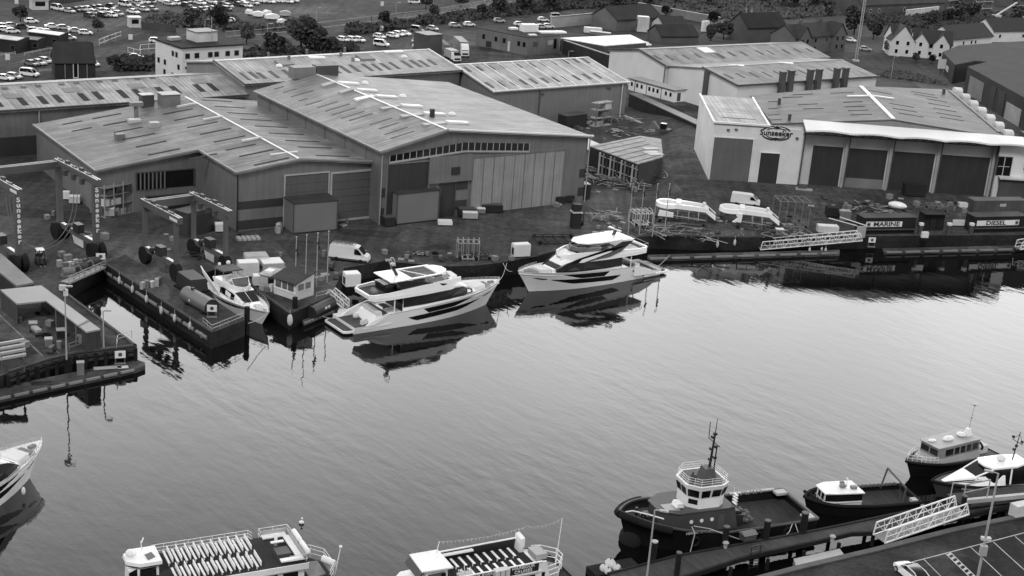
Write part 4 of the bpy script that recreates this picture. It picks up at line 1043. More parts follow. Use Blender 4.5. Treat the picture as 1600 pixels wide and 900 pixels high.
# ---- sports cruiser nosed out of the slip
def cruiser(name, label, loc, rz, L, B, dark=False):
 r_ = thing(name, label, 'motor boat', loc, rz)
 k = L/16.0; X = lambda x: x*k
 H = Hull(L, B, 1.7, 2.5, rake=.14, full=.42, pw=2.2, flare=.82, wl_full=.34, tw=.93, sheer=lambda t: 1.55+1.1*t**1.2)
 o = H.skin(MB(), 26, 6).build('hull', GEL, r_, smooth=True)
 H.deck(MB(), 0, 1, .12, .1).build('deck', GEL, r_)
 b_ = MB(); H.band(b_, .32, .78, lambda q: lerp(1.45, 1.95, q), lambda q: lerp(1.43, 1.9, q)-.35*sin(PI*q)**.5); b_.build('hull_window', GLASS, o)
 b_ = MB(); H.band(b_, 0, .93, lambda q: .05, lambda q: -.5); H.band(b_, .05, .97, lambda q: lerp(1.5, 2.35, q**1.2), lambda q: lerp(1.4, 2.25, q**1.2), .03); b_.build('stripe', DGREY, o)
 S = [(X(3.8), 2.0*B/5, 1.6, 1.9*B/5, 3.3), (X(6.5), 2.05*B/5, 1.7, 1.8*B/5, 3.5), (X(9.0), 1.9*B/5, 1.8, 1.55*B/5, 3.3), (X(11.2), 1.6*B/5, 2.0, 1.2*B/5, 2.35), (X(13.6), .8*B/5, 2.2, .6*B/5, 2.3)]
 c_ = cabin(MB(), S).build('cabin', GEL, r_, smooth=False)
 g_ = MB(); cabband(g_, S[:4], lambda i: (.35, .3, .25, .3)[i], lambda i: (.55, .88, .85, .7)[i], .03)
 wz = .05
 for a, b in ((-1, -.04), (.04, 1)):
  w0, w1 = 1.5*B/5, 1.15*B/5
  g_.add([(S[2][0]+.12, w0*a, 3.3), (S[2][0]+.12, w0*b, 3.3), (S[3][0]+.03, w1*b, 2.42), (S[3][0]+.03, w1*a, 2.42)], [(0, 1, 2, 3)])
 g_.build('windscreen', GLASS, c_)
 fb = MB(); ol = [(X(2.6), 1.5), (X(4), 1.95), (X(7), 1.85), (X(8.8), 1.2), (X(9.2), .5)]
 pl = [(x, -y*B/5) for x, y in ol] + [(x, y*B/5) for x, y in reversed(ol)]
 fb.prism(pl, 3.3, 3.52); fbo = fb.build('flybridge', GEL, r_)
 for sg in (1, -1):
  co_ = MB(); co_.loft([[(x, sg*y*B/5, 3.4), (x, sg*(y*B/5-.08), 3.5+h), (x, sg*(y*B/5-.28), 3.5+h), (x, sg*(y*B/5-.3), 3.4)] for (x, y), h in zip(ol, (.1, .3, .6, .6, .5))]); co_.build('coaming', GEL, fbo)
 se = MB(); se.box(X(4.2), X(6.0), -.2, 1.4, 3.52, 4.0); se.box(X(6.6), X(7.2), -1.3, -.3, 3.52, 4.4); se.build('seat', CUSH, fbo)
 MB().box(X(7.3), X(8.0), -1.3, 1.2, 3.52, 4.2).build('dashboard', CUSHG, fbo)
 ws = MB(); ws.add([(X(8.3), -1.2, 4.1), (X(8.3), 1.2, 4.1), (X(7.7), 1.3, 4.9), (X(7.7), -1.3, 4.9)], [(0, 1, 2, 3)]); wo = ws.build('wind_deflector', GLASS2, fbo)
 MB().path([(X(8.3), -1.3, 4.1), (X(7.7), -1.4, 4.95), (X(7.7), 1.4, 4.95), (X(8.3), 1.3, 4.1)], .05).build('frame', WHITE, wo)
 for sg in (1, -1):
  a_ = MB(); prof = [(X(.4), 4.6), (X(1.2), 4.2), (X(4.2), 3.0), (X(6.8), 1.9), (X(6.2), 1.8), (X(3.4), 2.6), (X(1.2), 3.6)]
  a_.loft([[(x, sg*2.15*B/5, z) for x, z in prof], [(x, sg*2.3*B/5, z) for x, z in prof]]); a_.build('arch_wing', GEL, r_)
 bi = MB(); bi.loft([[(X(3.2), -1.7, 5.2), (X(3.2), 1.7, 5.2), (X(3.2), 1.5, 5.4), (X(3.2), -1.5, 5.4)], [(X(6.0), -1.7, 5.35), (X(6.0), 1.7, 5.35), (X(6.0), 1.5, 5.55), (X(6.0), -1.5, 5.55)]])
 bi.build('bimini', DGREY, r_)
 pp = MB()
 for x in (3.4, 5.8):
  for sg in (1, -1): pp.tube((X(x), sg*1.65, 3.5), (X(x), sg*1.6, 5.3), .04, n=5)
 pp.build('bimini_pole', STEEL, r_)
 MB().ell((X(3.0), .8, 5.6), (.35, .35, .35)).ell((X(3.0), -.7, 5.55), (.25, .25, .3)).build('radar_dome', WHITE, r_, smooth=True)
 rl = MB(); H.rail(rl, .52, .99, .7, 8, .025, -.05, 2); rl.build('bow_rail', STEEL, r_)
 MB().box(X(12.4), X(14.2), -.5, .5, 2.35, 2.5).build('sun_pad', CUSHG if dark else CUSH, r_)
 MB().cb((X(14.8), 0, 2.45), (.5, .4, .3)).build('windlass', STEEL, r_)
 MB().prism([(X(-1.2), -1.8), (X(.6), -2.2), (X(.6), 2.2), (X(-1.2), 1.8)], .35, .55).build('swim_platform', GEL, r_)
 return r_
bq = P(421, 488, WZ+2.6)
a_ = R(-52)
cruiser('motor_cruiser', 'white flybridge cruiser nosed out of the narrow slip beside the big storage tank', (bq.x-18.6*cos(a_), bq.y-18.6*sin(a_), WZ), a_, 18.6, 5.3)
bq = P(67, 686, WZ+3.95); a_ = R(66)
b4_ = yacht('motor_yacht', 'white yacht bow entering the picture at the left edge, alone on open water', (bq.x-26*cos(a_), bq.y-26*sin(a_), WZ), a_, 26, 6.0, True)
fe = MB(); fe.ell((19.5, -3.05, 1.0), (.22, .22, .5)); fe.build('fender', WHITE, b4_, smooth=True)
# ---- harbour tug
TUGH = G('tug_black_hull', .009, .5, amt=.3); TUGM = G('tug_house_grey', .06, .5, amt=.15); TUGD = G('tug_work_deck', .035, .8, 'planks', axis='X', freq=2, amt=.35)
def tug():
 r_ = thing('harbour_tug', 'black-hulled harbour tug with white wheelhouse and tall mast, moored along the timber jetty', 'tug', (35.2, 153.7, WZ), R(203.4))
 L, B = 23.6, 8.2
 H = Hull(L, B, 0, 0, sheer=lambda t: 1.9+ (2.1*max(0, (t-.5)/.5)**1.1), rake=.06, full=.62, pw=2.8, flare=.95, wl_full=.6, tw=.94)
 o = H.skin(MB(), 26, 6).build('hull', TUGH, r_, smooth=True)
 H.deck(MB(), 0, .62, 1.0, .3).build('work_deck', TUGD, r_)
 H.deck(MB(), .60, 1, 1.0, .3).build('foredeck', G('fore_deck', .06, .8, amt=.3), r_)
 g_ = MB(); H.gunwale(g_, .16, 0, 1, 30, 0, -.05); g_.bar((0, -3.8, 1.9), (0, 3.8, 1.9), .35, .3); g_.build('bulwark_cap', DGREY, r_)
 gs = MB(); H.gunwale(gs, .07, .05, .30, 10, 0, -.05, .17, both=False, wd=.4); gs.build('pale_cap_strip', LGREY, r_)
 f_ = MB()
 pts = [H.pt(lerp(.80, 1, i/10), .93) for i in range(11)]
 f_.path([(q.x+.1, q.y+.25, q.z) for q in pts] + [(q.x+.1, -q.y-.25, q.z) for q in reversed(pts)], .42, 10)
 f_.build('bow_fender', RUBBER, r_, smooth=True)
 f_ = MB(); f_.ell((L-1.9, 0, .3), (1.3, 1.6, 1.5), 14, 8); f_.build('bow_pad', RUBBER, r_, smooth=True)
 for x in (4, 8, 12, 16):
  for sg in (1, -1):
   p_ = H.pt(x/L, .55); t_ = MB(); n = 16
   c = Vector((x, sg*(p_.y+.18), p_.z+.2))
   t_.path([c+Vector((.5*cos(2*PI*i/n), 0, .5*sin(2*PI*i/n))) for i in range(n)], .16, 6, closed=True)
   t_.build('tyre_fender', RUBBER, r_, smooth=True)
 dh = MB(); pl = [(11.2, -2.5), (17.2, -2.5), (19.2, -1.2), (19.2, 1.2), (17.2, 2.5), (11.2, 2.5)]
 dh.prism(pl, 1.4, 4.0); dho = dh.build('deckhouse', TUGM, r_)
 fr = MB(); fr.loft([[(9.6, -2.3, 1.2), (11.3, -2.5, 1.2), (11.3, -2.5, 4.0), (10.3, -2.3, 4.0)], [(9.6, 2.3, 1.2), (11.3, 2.5, 1.2), (11.3, 2.5, 4.0), (10.3, 2.3, 4.0)]]); fr.build('casing', TUGM, r_)
 ph = MB()
 for sg in (1, -1):
  for x in (13.2, 14.5, 15.8): ph.tube((x, sg*2.48, 2.9), (x, sg*2.56, 2.9), .22, n=14)
 ph.build('porthole', WHITE, dho)
 dr = MB()
 for sg in (1, -1): dr.box(11.6, 12.4, sg*2.53-.03, sg*2.53+.03, 1.5, 3.3)
 dr.build('door', DGREY, dho)
 MB().prism([(10.4, -2.6), (17.5, -2.6), (19.4, -1.3), (19.4, 1.3), (17.5, 2.6), (10.4, 2.6)], 4.0, 4.12).build('upper_deck', DGREY, r_)
 MB().prism([(17.0, .2), (18.6, .2), (18.6, 1.5), (17.0, 1.9)], 4.12, 4.2).build('deck_hatch', LGREY, r_)
 MB().loft([[(16.6, .8, 4.5), (17.6, .8, 4.5), (17.4, .8, 5.0), (16.8, .8, 5.0)], [(16.6, 2.0, 4.5), (17.6, 2.0, 4.5), (17.4, 2.0, 5.0), (16.8, 2.0, 5.0)]]).build('liferaft_canister', WHITE, r_)
 def ring(s_, z, cx=13.6):
  base = [(-2.2, -1.5), (-1.3, -2.1), (1.2, -2.1), (2.3, -1.1), (2.3, 1.1), (1.2, 2.1), (-1.3, 2.1), (-2.2, 1.5)]
  return [(cx+x*s_, y*s_, z) for x, y in base]
 wh = MB(); wh.loft([ring(1, 4.12), ring(1, 5.6), ring(1.12, 7.3), ring(1.14, 7.55)])
 who = wh.build('wheelhouse', WHITE, r_)
 r0, r1 = ring(1.03, 5.85), ring(1.125, 7.0)
 for i in range(8):
  a, b = Vector(r0[i]), Vector(r0[(i+1)%8]); c, d = Vector(r1[(i+1)%8]), Vector(r1[i])
  wd = (b-a).length; n = 2 if wd > 2.2 else 1
  for j in range(n):
   g_ = MB(); k0, k1 = (j+.10)/n, (j+.90)/n
   q0, q1, q2, q3 = a.lerp(b, k0), a.lerp(b, k1), d.lerp(c, k1), d.lerp(c, k0)
   o_ = Vector(((a+b)/2).to_tuple()); o_ = Vector((o_.x-13.6, o_.y, 0)).normalized()*.03
   g_.add([q0+o_, q1+o_, q2+o_, q3+o_], [(0, 1, 2, 3)]); g_.build('window', GLASS, who)
 g_ = MB(); a, b = Vector(ring(1.01, 4.7)[5]), Vector(ring(1.01, 4.7)[4]); c, d = Vector(ring(1.02, 5.45)[4]), Vector(ring(1.02, 5.45)[5])
 g_.add([a.lerp(b, .15), a.lerp(b, .85), d.lerp(c, .85), d.lerp(c, .15)], [(0, 1, 2, 3)]); g_.build('window', GLASS, who)
 MB().loft([ring(1.0, 7.55), ring(1.0, 7.62)]).build('wheelhouse_roof', DGREY, who)
 rl = MB()
 for z in (7.95, 8.3, 8.65): rl.path(ring(1.05, z), .03, 5, closed=True)
 for i in range(8):
  a, b = Vector(ring(1.05, 7.55)[i]), Vector(ring(1.05, 7.55)[(i+1)%8])
  for k_ in (0, .5): q = a.lerp(b, k_); rl.tube(q, q+Vector((0, 0, 1.1)), .03, n=5)
 rl.build('roof_rail', WHITE, who)
 bs = MB(); bs.cb((13.0, 0, 7.6), (1.6, 1.6, 1.5), taper=.7); bs.cb((15.0, .6, 7.6), (.5, .5, 1.0)); bs.tube((15.4, 1.0, 7.6), (15.4, 1.0, 9.3), .12, n=8); bs.build('mast_housing', DGREY, r_)
 ms = MB(); ms.tube((12.8, 0, 9), (12.6, 0, 14.2), .16, .10, n=8); ms.tube((12.4, .35, 9), (12.4, .35, 12.4), .08, n=6); ms.tube((12.6, 0, 14), (12.55, 0, 16.4), .06, .03, n=6)
 ms.bar((12.6, -1.2, 12.8), (12.6, 1.2, 12.8), .12, .12); ms.tube((12.6, -1.2, 12.8), (12.6, -1.3, 15.2), .05, n=5)
 for z, y in ((9.8, -.4), (10.6, .5), (11.4, -.45), (12.2, .4), (13.2, -.4), (13.9, .0)): ms.cb((12.6, y, z), (.35, .35, .35))
 ms.build('mast', BLACK, r_)
 tw = MB(); tw.wheel((9.0, 0, 1.9), .75, 2.0, 0); tw.cb((9.0, 1.3, .9), (1.2, .2, 1.4)); tw.cb((9.0, -1.3, .9), (1.2, .2, 1.4)); tw.build('towing_winch', BLACK, r_)
 hp = MB()
 for i in range(24):
  a__ = random.random()*6.28; hp.ell((7.6+cos(a__)*.6, random.uniform(-1.5, 1.5), 1.2+random.random()*.5), (.35, .3, .25), 6, 4)
 hp.build('rope_heap', DGREY, r_, smooth=True)
 for x in (3.4, 4.4, 5.4):
  MB().path([(x-.35, -3.6, 1.9), (x-.3, -3.6, 2.4), (x+.3, -3.6, 2.4), (x+.35, -3.6, 1.9)], .06, 6).build('hoop', STEEL, r_)
 MB().cb((.8, 3.0, 1.85), (1.5, 1.1, .2)).build('stern_plate', LGREY, r_)
 MB().cb((.8, -3.0, 1.85), (1.4, 1.0, .3)).build('stern_bitts', LGREY, r_)
 st = MB()
 for i in range(4): st.bar((10.2, 1.6, 4.3+i*.35), (10.2, 2.4, 4.3+i*.35), .3, .06)
 st.path([(10.2, 2.4, 4.1), (10.2, 2.4, 6)], .04); st.path([(10.2, 1.6, 4.1), (10.2, 1.6, 6)], .04); st.build('steps', WHITE, r_)
 bl = MB()
 for y in (-.7, .7): bl.tube((21, y, 2.4), (21, y, 3.7), .16, n=8)
 bl.bar((21, -1, 3.3), (21, 1, 3.3), .2, .2); bl.cb((20.0, 0, 2.6), (.7, 1.4, .6)); bl.build('bitts', BLACK, r_)
 bo = MB(); bo.path([(L-.6, .5, 4.0), (L-1.0, 1.3, 4.5), (L-2.4, 2.3, 4.4), (L-4.0, 3.0, 4.0)], .08, 6); bo.build('bow_hoop', WHITE, r_)
 rp = MB(); rp.path([(16.6, 4.0, 3.2), (16.4, 4.5, 2.6), (16.9, 4.9, .9), (17.2, 5.2, .3)], .05, 5); rp.path([(16.4, 4.1, 3.3), (14.6, 4.4, 2.9), (12.5, 4.6, 2.0), (10.5, 4.9, 1.2), (9.2, 5.3, 1.2)], .05, 5)
 rp.build('mooring_rope', ROPE, r_)
 rp = MB(); rp.path([(3.4, 3.9, 2.0), (4.2, 4.6, 1.3), (5.3, 5.3, 1.1)], .05, 5); rp.path([(3.2, 3.9, 2.0), (3.0, 4.6, 1.0)], .05, 5); rp.build('mooring_rope', ROPE, r_)
 t_ = MB(); H.band(t_, .72, .80, lambda q: 2.35, lambda q: 2.15, .04)
 np_ = text('name_lettering', 'HERBERT BALLAM', .42, WHITE2, r_, (15.6, H.pt(15.6/L, .85).y+.10, 2.45), (PI/2, 0, PI), ext=.01)
 for o_ in r_.children_recursive:
  if o_.name.split('.')[0] in ('wheelhouse', 'window', 'wheelhouse_roof', 'roof_rail', 'mast', 'mast_housing'):
   for v_ in o_.data.vertices:
    if v_.co.z > 4.12: v_.co.z = 4.12+(v_.co.z-4.12)*.80
 return r_
tug()
# ---- workboat beside the tug
def workboat():
 r_ = thing('workboat', 'low dark workboat with small white-framed wheelhouse and stern gantry, behind the tug', 'work boat', (49.8, 160.4, WZ), R(198))
 L, B = 14.4, 5.0
 H = Hull(L, B, 0, 0, sheer=lambda t: 1.15+1.0*max(0, t-.4), rake=.05, full=.62, pw=2.8, flare=.92, wl_full=.58, tw=.95)
 H.skin(MB(), 20, 5).build('hull', TUGH, r_, smooth=True)
 H.deck(MB(), 0, 1, .5, .25).build('deck', TUGD, r_)
 g_ = MB(); H.gunwale(g_, .20, 0, 1, 24, 0, .0); g_.bar((0, -2.4, 1.1), (0, 2.4, 1.1), .4, .4); g_.build('rubber_gunwale', RUBBER, r_, smooth=True)
 g_ = MB()
 for i in range(12): g_.ell((1.0+i*.55, -2.25, 1.35), (.33, .22, .25), 8, 5)
 g_.build('rolled_fender', DGREY, r_, smooth=True)
 S = [(7.6, 1.6, .8, 1.5, 2.5), (11.0, 1.55, .8, 1.4, 2.6), (12.2, 1.1, .8, 1.0, 2.4)]
 c = cabin(MB(), S).build('wheelhouse', WHITE2, r_)
 g_ = MB(); cabband(g_, S, .45, .93, .02)
 for y in (-.75, .05): g_.add([(12.22, y+.05, 1.55), (12.22, y+.65, 1.55), (12.22, y+.6, 2.3), (12.22, y+.08, 2.3)], [(0, 1, 2, 3)])
 g_.build('window', GLASS, c)
 rf = MB(); rf.plate([(7.4, -1.65, 2.6), (11.2, -1.6, 2.7), (12.4, -1.15, 2.6), (12.4, 1.15, 2.6), (11.2, 1.6, 2.7), (7.4, 1.65, 2.6)], .12); rf.build('wheelhouse_roof', WHITE, c)
 sill = MB()
 for sg in (1, -1): sill.bar((7.6, sg*1.62, 1.5), (11.0, sg*1.58, 1.5), .08, .1); sill.bar((11.0, sg*1.58, 1.5), (12.25, sg*1.12, 1.5), .08, .1)
 sill.build('window_sill', WHITE, c)
 m_ = MB(); m_.tube((9, 0, 2.7), (9, 0, 3.9), .05, n=6); m_.bar((9, -.4, 3.7), (9, .4, 3.7), .06, .06); m_.build('mast', WHITE, r_)
 m_ = MB(); m_.ell((9.6, .2, 2.95), (.5, .35, .25)); m_.ell((9.2, -.7, 2.9), (.35, .3, .2)); m_.cb((8.3, .5, 2.65), (.7, .5, .35)); m_.build('roof_gear', MGREY, r_)
 a_ = MB(); a_.path([(2.6, 2.3, .9), (2.3, 2.2, 3.1), (2.3, -2.2, 3.6), (2.8, -2.3, .9)], .11, 8); a_.path([(2.3, .8, 3.2), (2.2, .9, 1.9), (2.4, 1.6, 1.2)], .04, 5); a_.build('stern_gantry', DGREY, r_)
 b_ = MB()
 for i in range(6): b_.ell((12.9+.15*i, 1.2-.5*i, 1.75), (.22, .2, .2), 8, 5)
 b_.build('bow_tyres', RUBBER, r_, smooth=True)
 MB().cb((.5, 1.6, .9), (.9, .8, .4)).build('locker', LGREY, r_)
workboat()
def pilot(name, label, loc, rz, L, B, white):
 r_ = thing(name, label, 'pilot boat', loc, rz)
 H = Hull(L, B, 0, 0, sheer=lambda t: 1.5+.9*t**1.4, rake=.10, full=.5, pw=2.3, flare=.85, wl_full=.42, tw=.95)
 H.skin(MB(), 22, 5).build('hull', TUGM if white else TUGH, r_, smooth=True)
 H.deck(MB(), 0, 1, .15, .1).build('deck', G('pilot_deck', .10, .8), r_)
 g_ = MB(); H.gunwale(g_, .16, 0, 1, 24, 0, .02, -.12); g_.build('rubber_gunwale', RUBBER, r_, smooth=True)
 if not white:
  pm_ = G('pilot_house_grey', .20, .5, amt=.12)
  S = [(3.6, 1.75, 1.5, 1.65, 3.9), (10.0, 1.75, 1.5, 1.6, 3.9), (11.0, 1.45, 1.6, 1.45, 3.85)]
  S0 = [(3.4, 1.85, 1.4, 1.8, 2.4), (10.6, 1.85, 1.4, 1.75, 2.5), (12.6, 1.0, 1.6, .9, 2.5)]
  cabin(MB(), S0).build('coach_roof', LGREY, r_)
  c = cabin(MB(), S).build('wheelhouse', pm_, r_)
  for sg in (1, -1):
   for x0, x1 in ((3.9, 4.9), (5.2, 6.0), (6.3, 7.1), (7.4, 8.2), (8.5, 9.9)):
    g_ = MB(); g_.add([(x0, sg*1.73, 2.75), (x1, sg*1.73, 2.75), (x1, sg*1.67, 3.6), (x0, sg*1.67, 3.6)], [(0, 1, 2, 3)]); g_.build('window', GLASS, c)
  for y0, y1 in ((-1.35, -.1), (.1, 1.35)):
   g_ = MB(); g_.add([(11.03, y0, 2.8), (11.03, y1, 2.8), (11.03, y1, 3.55), (11.03, y0, 3.55)], [(0, 1, 2, 3)]); g_.build('window', GLASS, c)
  MB().plate([(3.5, -1.7, 4.0), (11.2, -1.6, 4.0), (11.2, 1.6, 4.0), (3.5, 1.7, 4.0)], .12).build('wheelhouse_roof', LGREY, c)
  for c_, z_ in (((8.0, .2, 4.25), (.9, .5, .35)), ((5.4, 0, 4.25), (.6, .6, .3)), ((10.2, -.5, 4.1), (.6, .4, .15))): MB().ell(c_, z_).build('liferaft', WHITE, r_, smooth=True)
  m_ = MB(); m_.cb((4.2, 0, 4.0), (.9, .9, .9), taper=.5); m_.build('mast_base', WHITE, r_)
  m_ = MB(); m_.tube((4.1, 0, 4.8), (3.8, 0, 8.0), .05, .03, n=5); m_.ell((3.8, 0, 8.1), (.25, .25, .2)); m_.ell((3.95, 0, 6.4), (.16, .16, .16)); m_.build('mast', STEEL, r_)
  e = MB()
  for x, y in ((2.4, .8), (1.6, -.6)):
   n = 14; c_ = Vector((x, y, 2.5)); e.path([c_+Vector((.2*sin(2*PI*i/n), .5*cos(2*PI*i/n), .5*sin(2*PI*i/n))) for i in range(n)], .15, 6, closed=True)
  e.build('tyre_fender', RUBBER, r_, smooth=True)
  MB().cb((1.8, 0, 1.4), (1.6, 2.2, 1.0)).build('stern_locker', WHITE2, r_)
  rl = MB(); H.rail(rl, .75, .99, .8, 7, .03, -.1, 2); rl.build('bow_rail', WHITE, r_)
 else:
  w_ = MB(); H.band(w_, .02, .80, lambda q: lerp(1.55, 2.0, q), lambda q: lerp(.95, 1.45, q), .03); w_.build('white_side', GEL, r_)
  cw = MB(); S0 = [(6.0, 2.1, 1.5, 1.7, 2.8), (10.2, 1.9, 1.7, 1.3, 2.8), (14.0, .35, 2.0, .2, 2.15)]
  cabin(cw, S0); cwo = cw.build('foredeck_moulding', GEL, r_)
  g_ = MB(); cabband(g_, [S0[1], S0[2]], lambda i: (.45, .4)[i], lambda i: (.8, .6)[i], .03); g_.build('window', GLASS, cwo)
  S = [(2.6, 1.9, 1.5, 1.5, 3.6), (7.6, 1.9, 1.5, 1.5, 3.7), (10.0, 1.5, 2.6, 1.2, 2.8)]
  c = cabin(MB(), S).build('wheelhouse', GLASS, r_)
  MB().plate([(2.2, -1.2, 3.95), (4.4, -1.75, 3.85), (7.8, -1.6, 3.85), (8.5, -.6, 3.9), (8.5, .6, 3.9), (7.8, 1.6, 3.85), (4.4, 1.75, 3.85), (2.2, 1.2, 3.95)], .22).build('wheelhouse_roof', GEL, c)
  pl = MB()
  for sg in (1, -1):
   pl.bar((7.7, sg*1.52, 3.7), (10.0, sg*1.25, 2.8), .18, .12); pl.bar((5.2, sg*1.9, 1.6), (5.0, sg*1.53, 3.7), .2, .08)
  pl.build('window_pillar', GEL, c)
  MB().ell((5.6, 0, 4.3), (.6, .6, .42)).build('radar_dome', WHITE, r_, smooth=True)
  m_ = MB(); m_.tube((3.8, 0, 3.9), (3.4, 0, 7.6), .09, .05, n=6); m_.bar((3.6, -.9, 6.3), (3.6, .9, 6.3), .07); m_.path([(3.5, -.9, 6.3), (3.4, 0, 7.3), (3.5, .9, 6.3)], .03, 5)
  for y, z in ((-.8, 6.5), (.8, 6.5), (0, 5.6), (-.3, 5.0)): m_.cb((3.6, y, z), (.25, .25, .3))
  m_.build('mast', BLACK, r_)
  p_ = H.pt(5.2/L, 1)
  text('lettering', 'PILOT', .75, BLACK, r_, (6.2, p_.y+.09, 1.35), (PI/2, 0, PI), sx=1.5, bold=.02)
 return r_
pilot('pilot_boat', 'grey cabin pilot boat with long windowed wheelhouse, rafted outside the white one', (63.0, 175.4, WZ), R(214), 15.0, 4.8, False)
pilot('pilot_boat', 'white-sided boat with dark glass wheelhouse marked for pilots, by the jetty head', (66.9, 168.0, WZ), R(202.5), 15.6, 4.8, True)
def rope(label, a, b, sag=.5):
 m_ = MB(); m_.path([a.lerp(b, i/8)-Vector((0, 0, sag*sin(PI*i/8))) for i in range(9)], .045, 5); tag(m_.build('mooring_rope', ROPE), label, 'rope')
rope('pale mooring rope from the bow of the first yacht to the quay', P(781, 437, WZ+3.9), P(792, 411), .6)
rope('pale mooring rope from the bow of the second yacht to the quay', P(800, 424, WZ+3.9), P(786, 411), .5)
rope('stern mooring rope of the second yacht', P(1018, 424, WZ+1.2), P(1046, 399, WZ+.7), .2)
rope('stern mooring rope of the first yacht at the dark pontoon', P(522, 497, WZ+1.0), P(500, 492, WZ+.7), .2)
rope('mooring rope from the cruiser bow to the pile', P(415, 492, WZ+2.5), P(388, 505, WZ+3.6), .2)
# ---- passenger ferries along the bottom edge
def bench(mb, x, y0, y1, z, mi=0, back=True):
 mb.box(x, x+.42, y0, y1, z+.38, z+.44, mi); mb.box(x+.40, x+.46, y0, y1, z+.44, z+.9, mi)
BEN = G('bench_slats_white', .80, .6, amt=.08); BEND = G('dark_deck', .035, .8, amt=.2);
def ferry_one():
 a = P(215, 905, WZ+5.0); b = P(500, 862, WZ+5.0)
 rz = R(27.5)
 r_ = thing('passenger_ferry', 'white open-top ferry with two long blocks of white bench seats, left of the pair', 'ferry', (0, 0, WZ), rz)
 o0 = P(245, 850, .5+2.5); d = Vector((cos(rz), sin(rz), 0)); n = Vector((-sin(rz), cos(rz), 0))
 org = Vector((o0.x, o0.y, WZ)) - n*3.4
 r_.location = org; r_.scale = (.88, 1, 1)
 z1 = 4.4                                   # upper deck height over water
 H = Hull(24, 7.4, 0, 0, sheer=lambda t: 1.6+1.0*t**2, rake=.06, full=.62, pw=2.4, flare=.9, wl_full=.55, tw=.95)
 hm = MB(); H.skin(hm, 22, 5)
 hm.v = [(17.8-x, y-.9, z) for x, y, z in hm.v]            # bow to -x (left)
 hm.build('hull', GEL, r_, smooth=True)
 dm = MB(); H.deck(dm, 0, 1, .2, .1); dm.v = [(17.8-x, y-.9, z) for x, y, z in dm.v]; dm.build('deck', BEND, r_)
 sl_ = MB(); sl_.box(-1.0, 14.8, -2.8, 3.3, 1.4, z1-.1); slo = sl_.build('saloon', WHITE, r_)
 for i in range(6):
  x = .6+i*2.35
  g_ = MB(); g_.box(x, x+1.7, -2.86, -2.78, 2.3, 3.6); g_.build('window', GLASS, slo)
 ud = MB(); ud.box(-1.2, 15.2, -3.0, 3.5, z1-.1, z1); ud.build('upper_deck', BEND, r_)
 ed = MB(); ed.box(-1.2, 15.2, -3.12, -3.0, z1-.5, z1+.12); ed.build('deck_edge', WHITE, r_)
 bs = 1.12
 for i in range(10):
  x = .5+i*.98
  m_ = MB(); m_.box(x, x+.24, .55, 3.1, z1+.36, z1+.44); m_.box(x+.46, x+.55, .55, 3.1, z1+.46, z1+.95); m_.box(x+.1, x+.2, .8, .9, z1, z1+.4); m_.box(x+.1, x+.2, 2.7, 2.8, z1, z1+.4)
  m_.build('bench', BEN, r_)
  m_ = MB(); m_.box(x, x+.24, -2.75, -.35, z1+.36, z1+.44); m_.box(x+.46, x+.55, -2.75, -.35, z1+.46, z1+.95); m_.box(x+.1, x+.2, -2.5, -2.4, z1, z1+.4); m_.box(x+.1, x+.2, -.7, -.6, z1, z1+.4)
  m_.build('bench', BEN, r_)
 rl = MB()
 for z in (.35, .7, 1.05): rl.path([(-.6, 3.4, z1+z), (10.4, 3.4, z1+z), (10.6, 2.7, z1+z)], .03, 5)
 for i in range(9): rl.tube((-.6+i*1.37, 3.4, z1), (-.6+i*1.37, 3.4, z1+1.05), .03, n=5)
 rl.build('guard_rail', WHITE, r_)
 rl = MB()
 for z in (.5, 1.05): rl.path([(11.6, 2.6, z1+z), (11.6, 3.4, z1+z), (15.0, 3.4, z1+z), (15.1, -2.9, z1+z), (13.0, -2.9, z1+z)], .03, 5)
 for x in (11.6, 13.3, 15.0): rl.tube((x, 3.4, z1), (x, 3.4, z1+1.05), .03, n=5)
 for y in (1.5, -.5, -2.5): rl.tube((15.1, y, z1), (15.1, y, z1+1.05), .03, n=5)
 rl.build('guard_rail', WHITE, r_)
 u_ = MB(); u_.box(11.8, 14.6, 2.4, 3.1, z1+.3, z1+.45); u_.box(14.1, 14.8, -2.6, 2.4, z1+.3, z1+.45); u_.box(12.2, 14.1, -2.6, -2.0, z1+.3, z1+.45); u_.build('perimeter_seat', BEN, r_)
 u_ = MB(); u_.box(11.8, 14.8, 3.1, 3.2, z1+.3, z1+.85); u_.box(14.85, 14.93, -2.6, 3.1, z1+.3, z1+.85); u_.build('seat_back', LGREY, r_)
 u_ = MB(); u_.box(12.2, 13.7, .8, 1.15, z1+.6, z1+.7); u_.box(12.8, 13.1, 1.3, 1.5, z1, z1+1.3); u_.build('table', BEN, r_)
 u_ = MB(); u_.cb((13.0, -.6, z1), (1.6, 1.5, .5)); u_.build('hatch', DGREY, r_)
 for y in (1.6, -.9):
  l_ = MB(); l_.tube((15.5, y-.9, z1+.6), (15.5, y+.9, z1+.6), .33, n=12); l_.ell((15.5, y-.9, z1+.6), .33, 10, 6).ell((15.5, y+.9, z1+.6), .33, 10, 6); l_.build('liferaft_canister', WHITE, r_, smooth=True)
 lo = MB(); lo.prism([(15.2, -3.4), (17.6, -2.8), (18.6, -1.6), (18.6, 1.4), (17.4, 2.6), (15.2, 3.2)], 1.5, 1.7); lo.build('aft_deck', BEND, r_)
 lo = MB(); lo.prism([(15.6, -2.8), (17.6, -2.2), (17.6, .4), (15.6, .6)], 2.3, 2.5); lo.build('engine_cover', MGREY, r_)
 rl = MB()
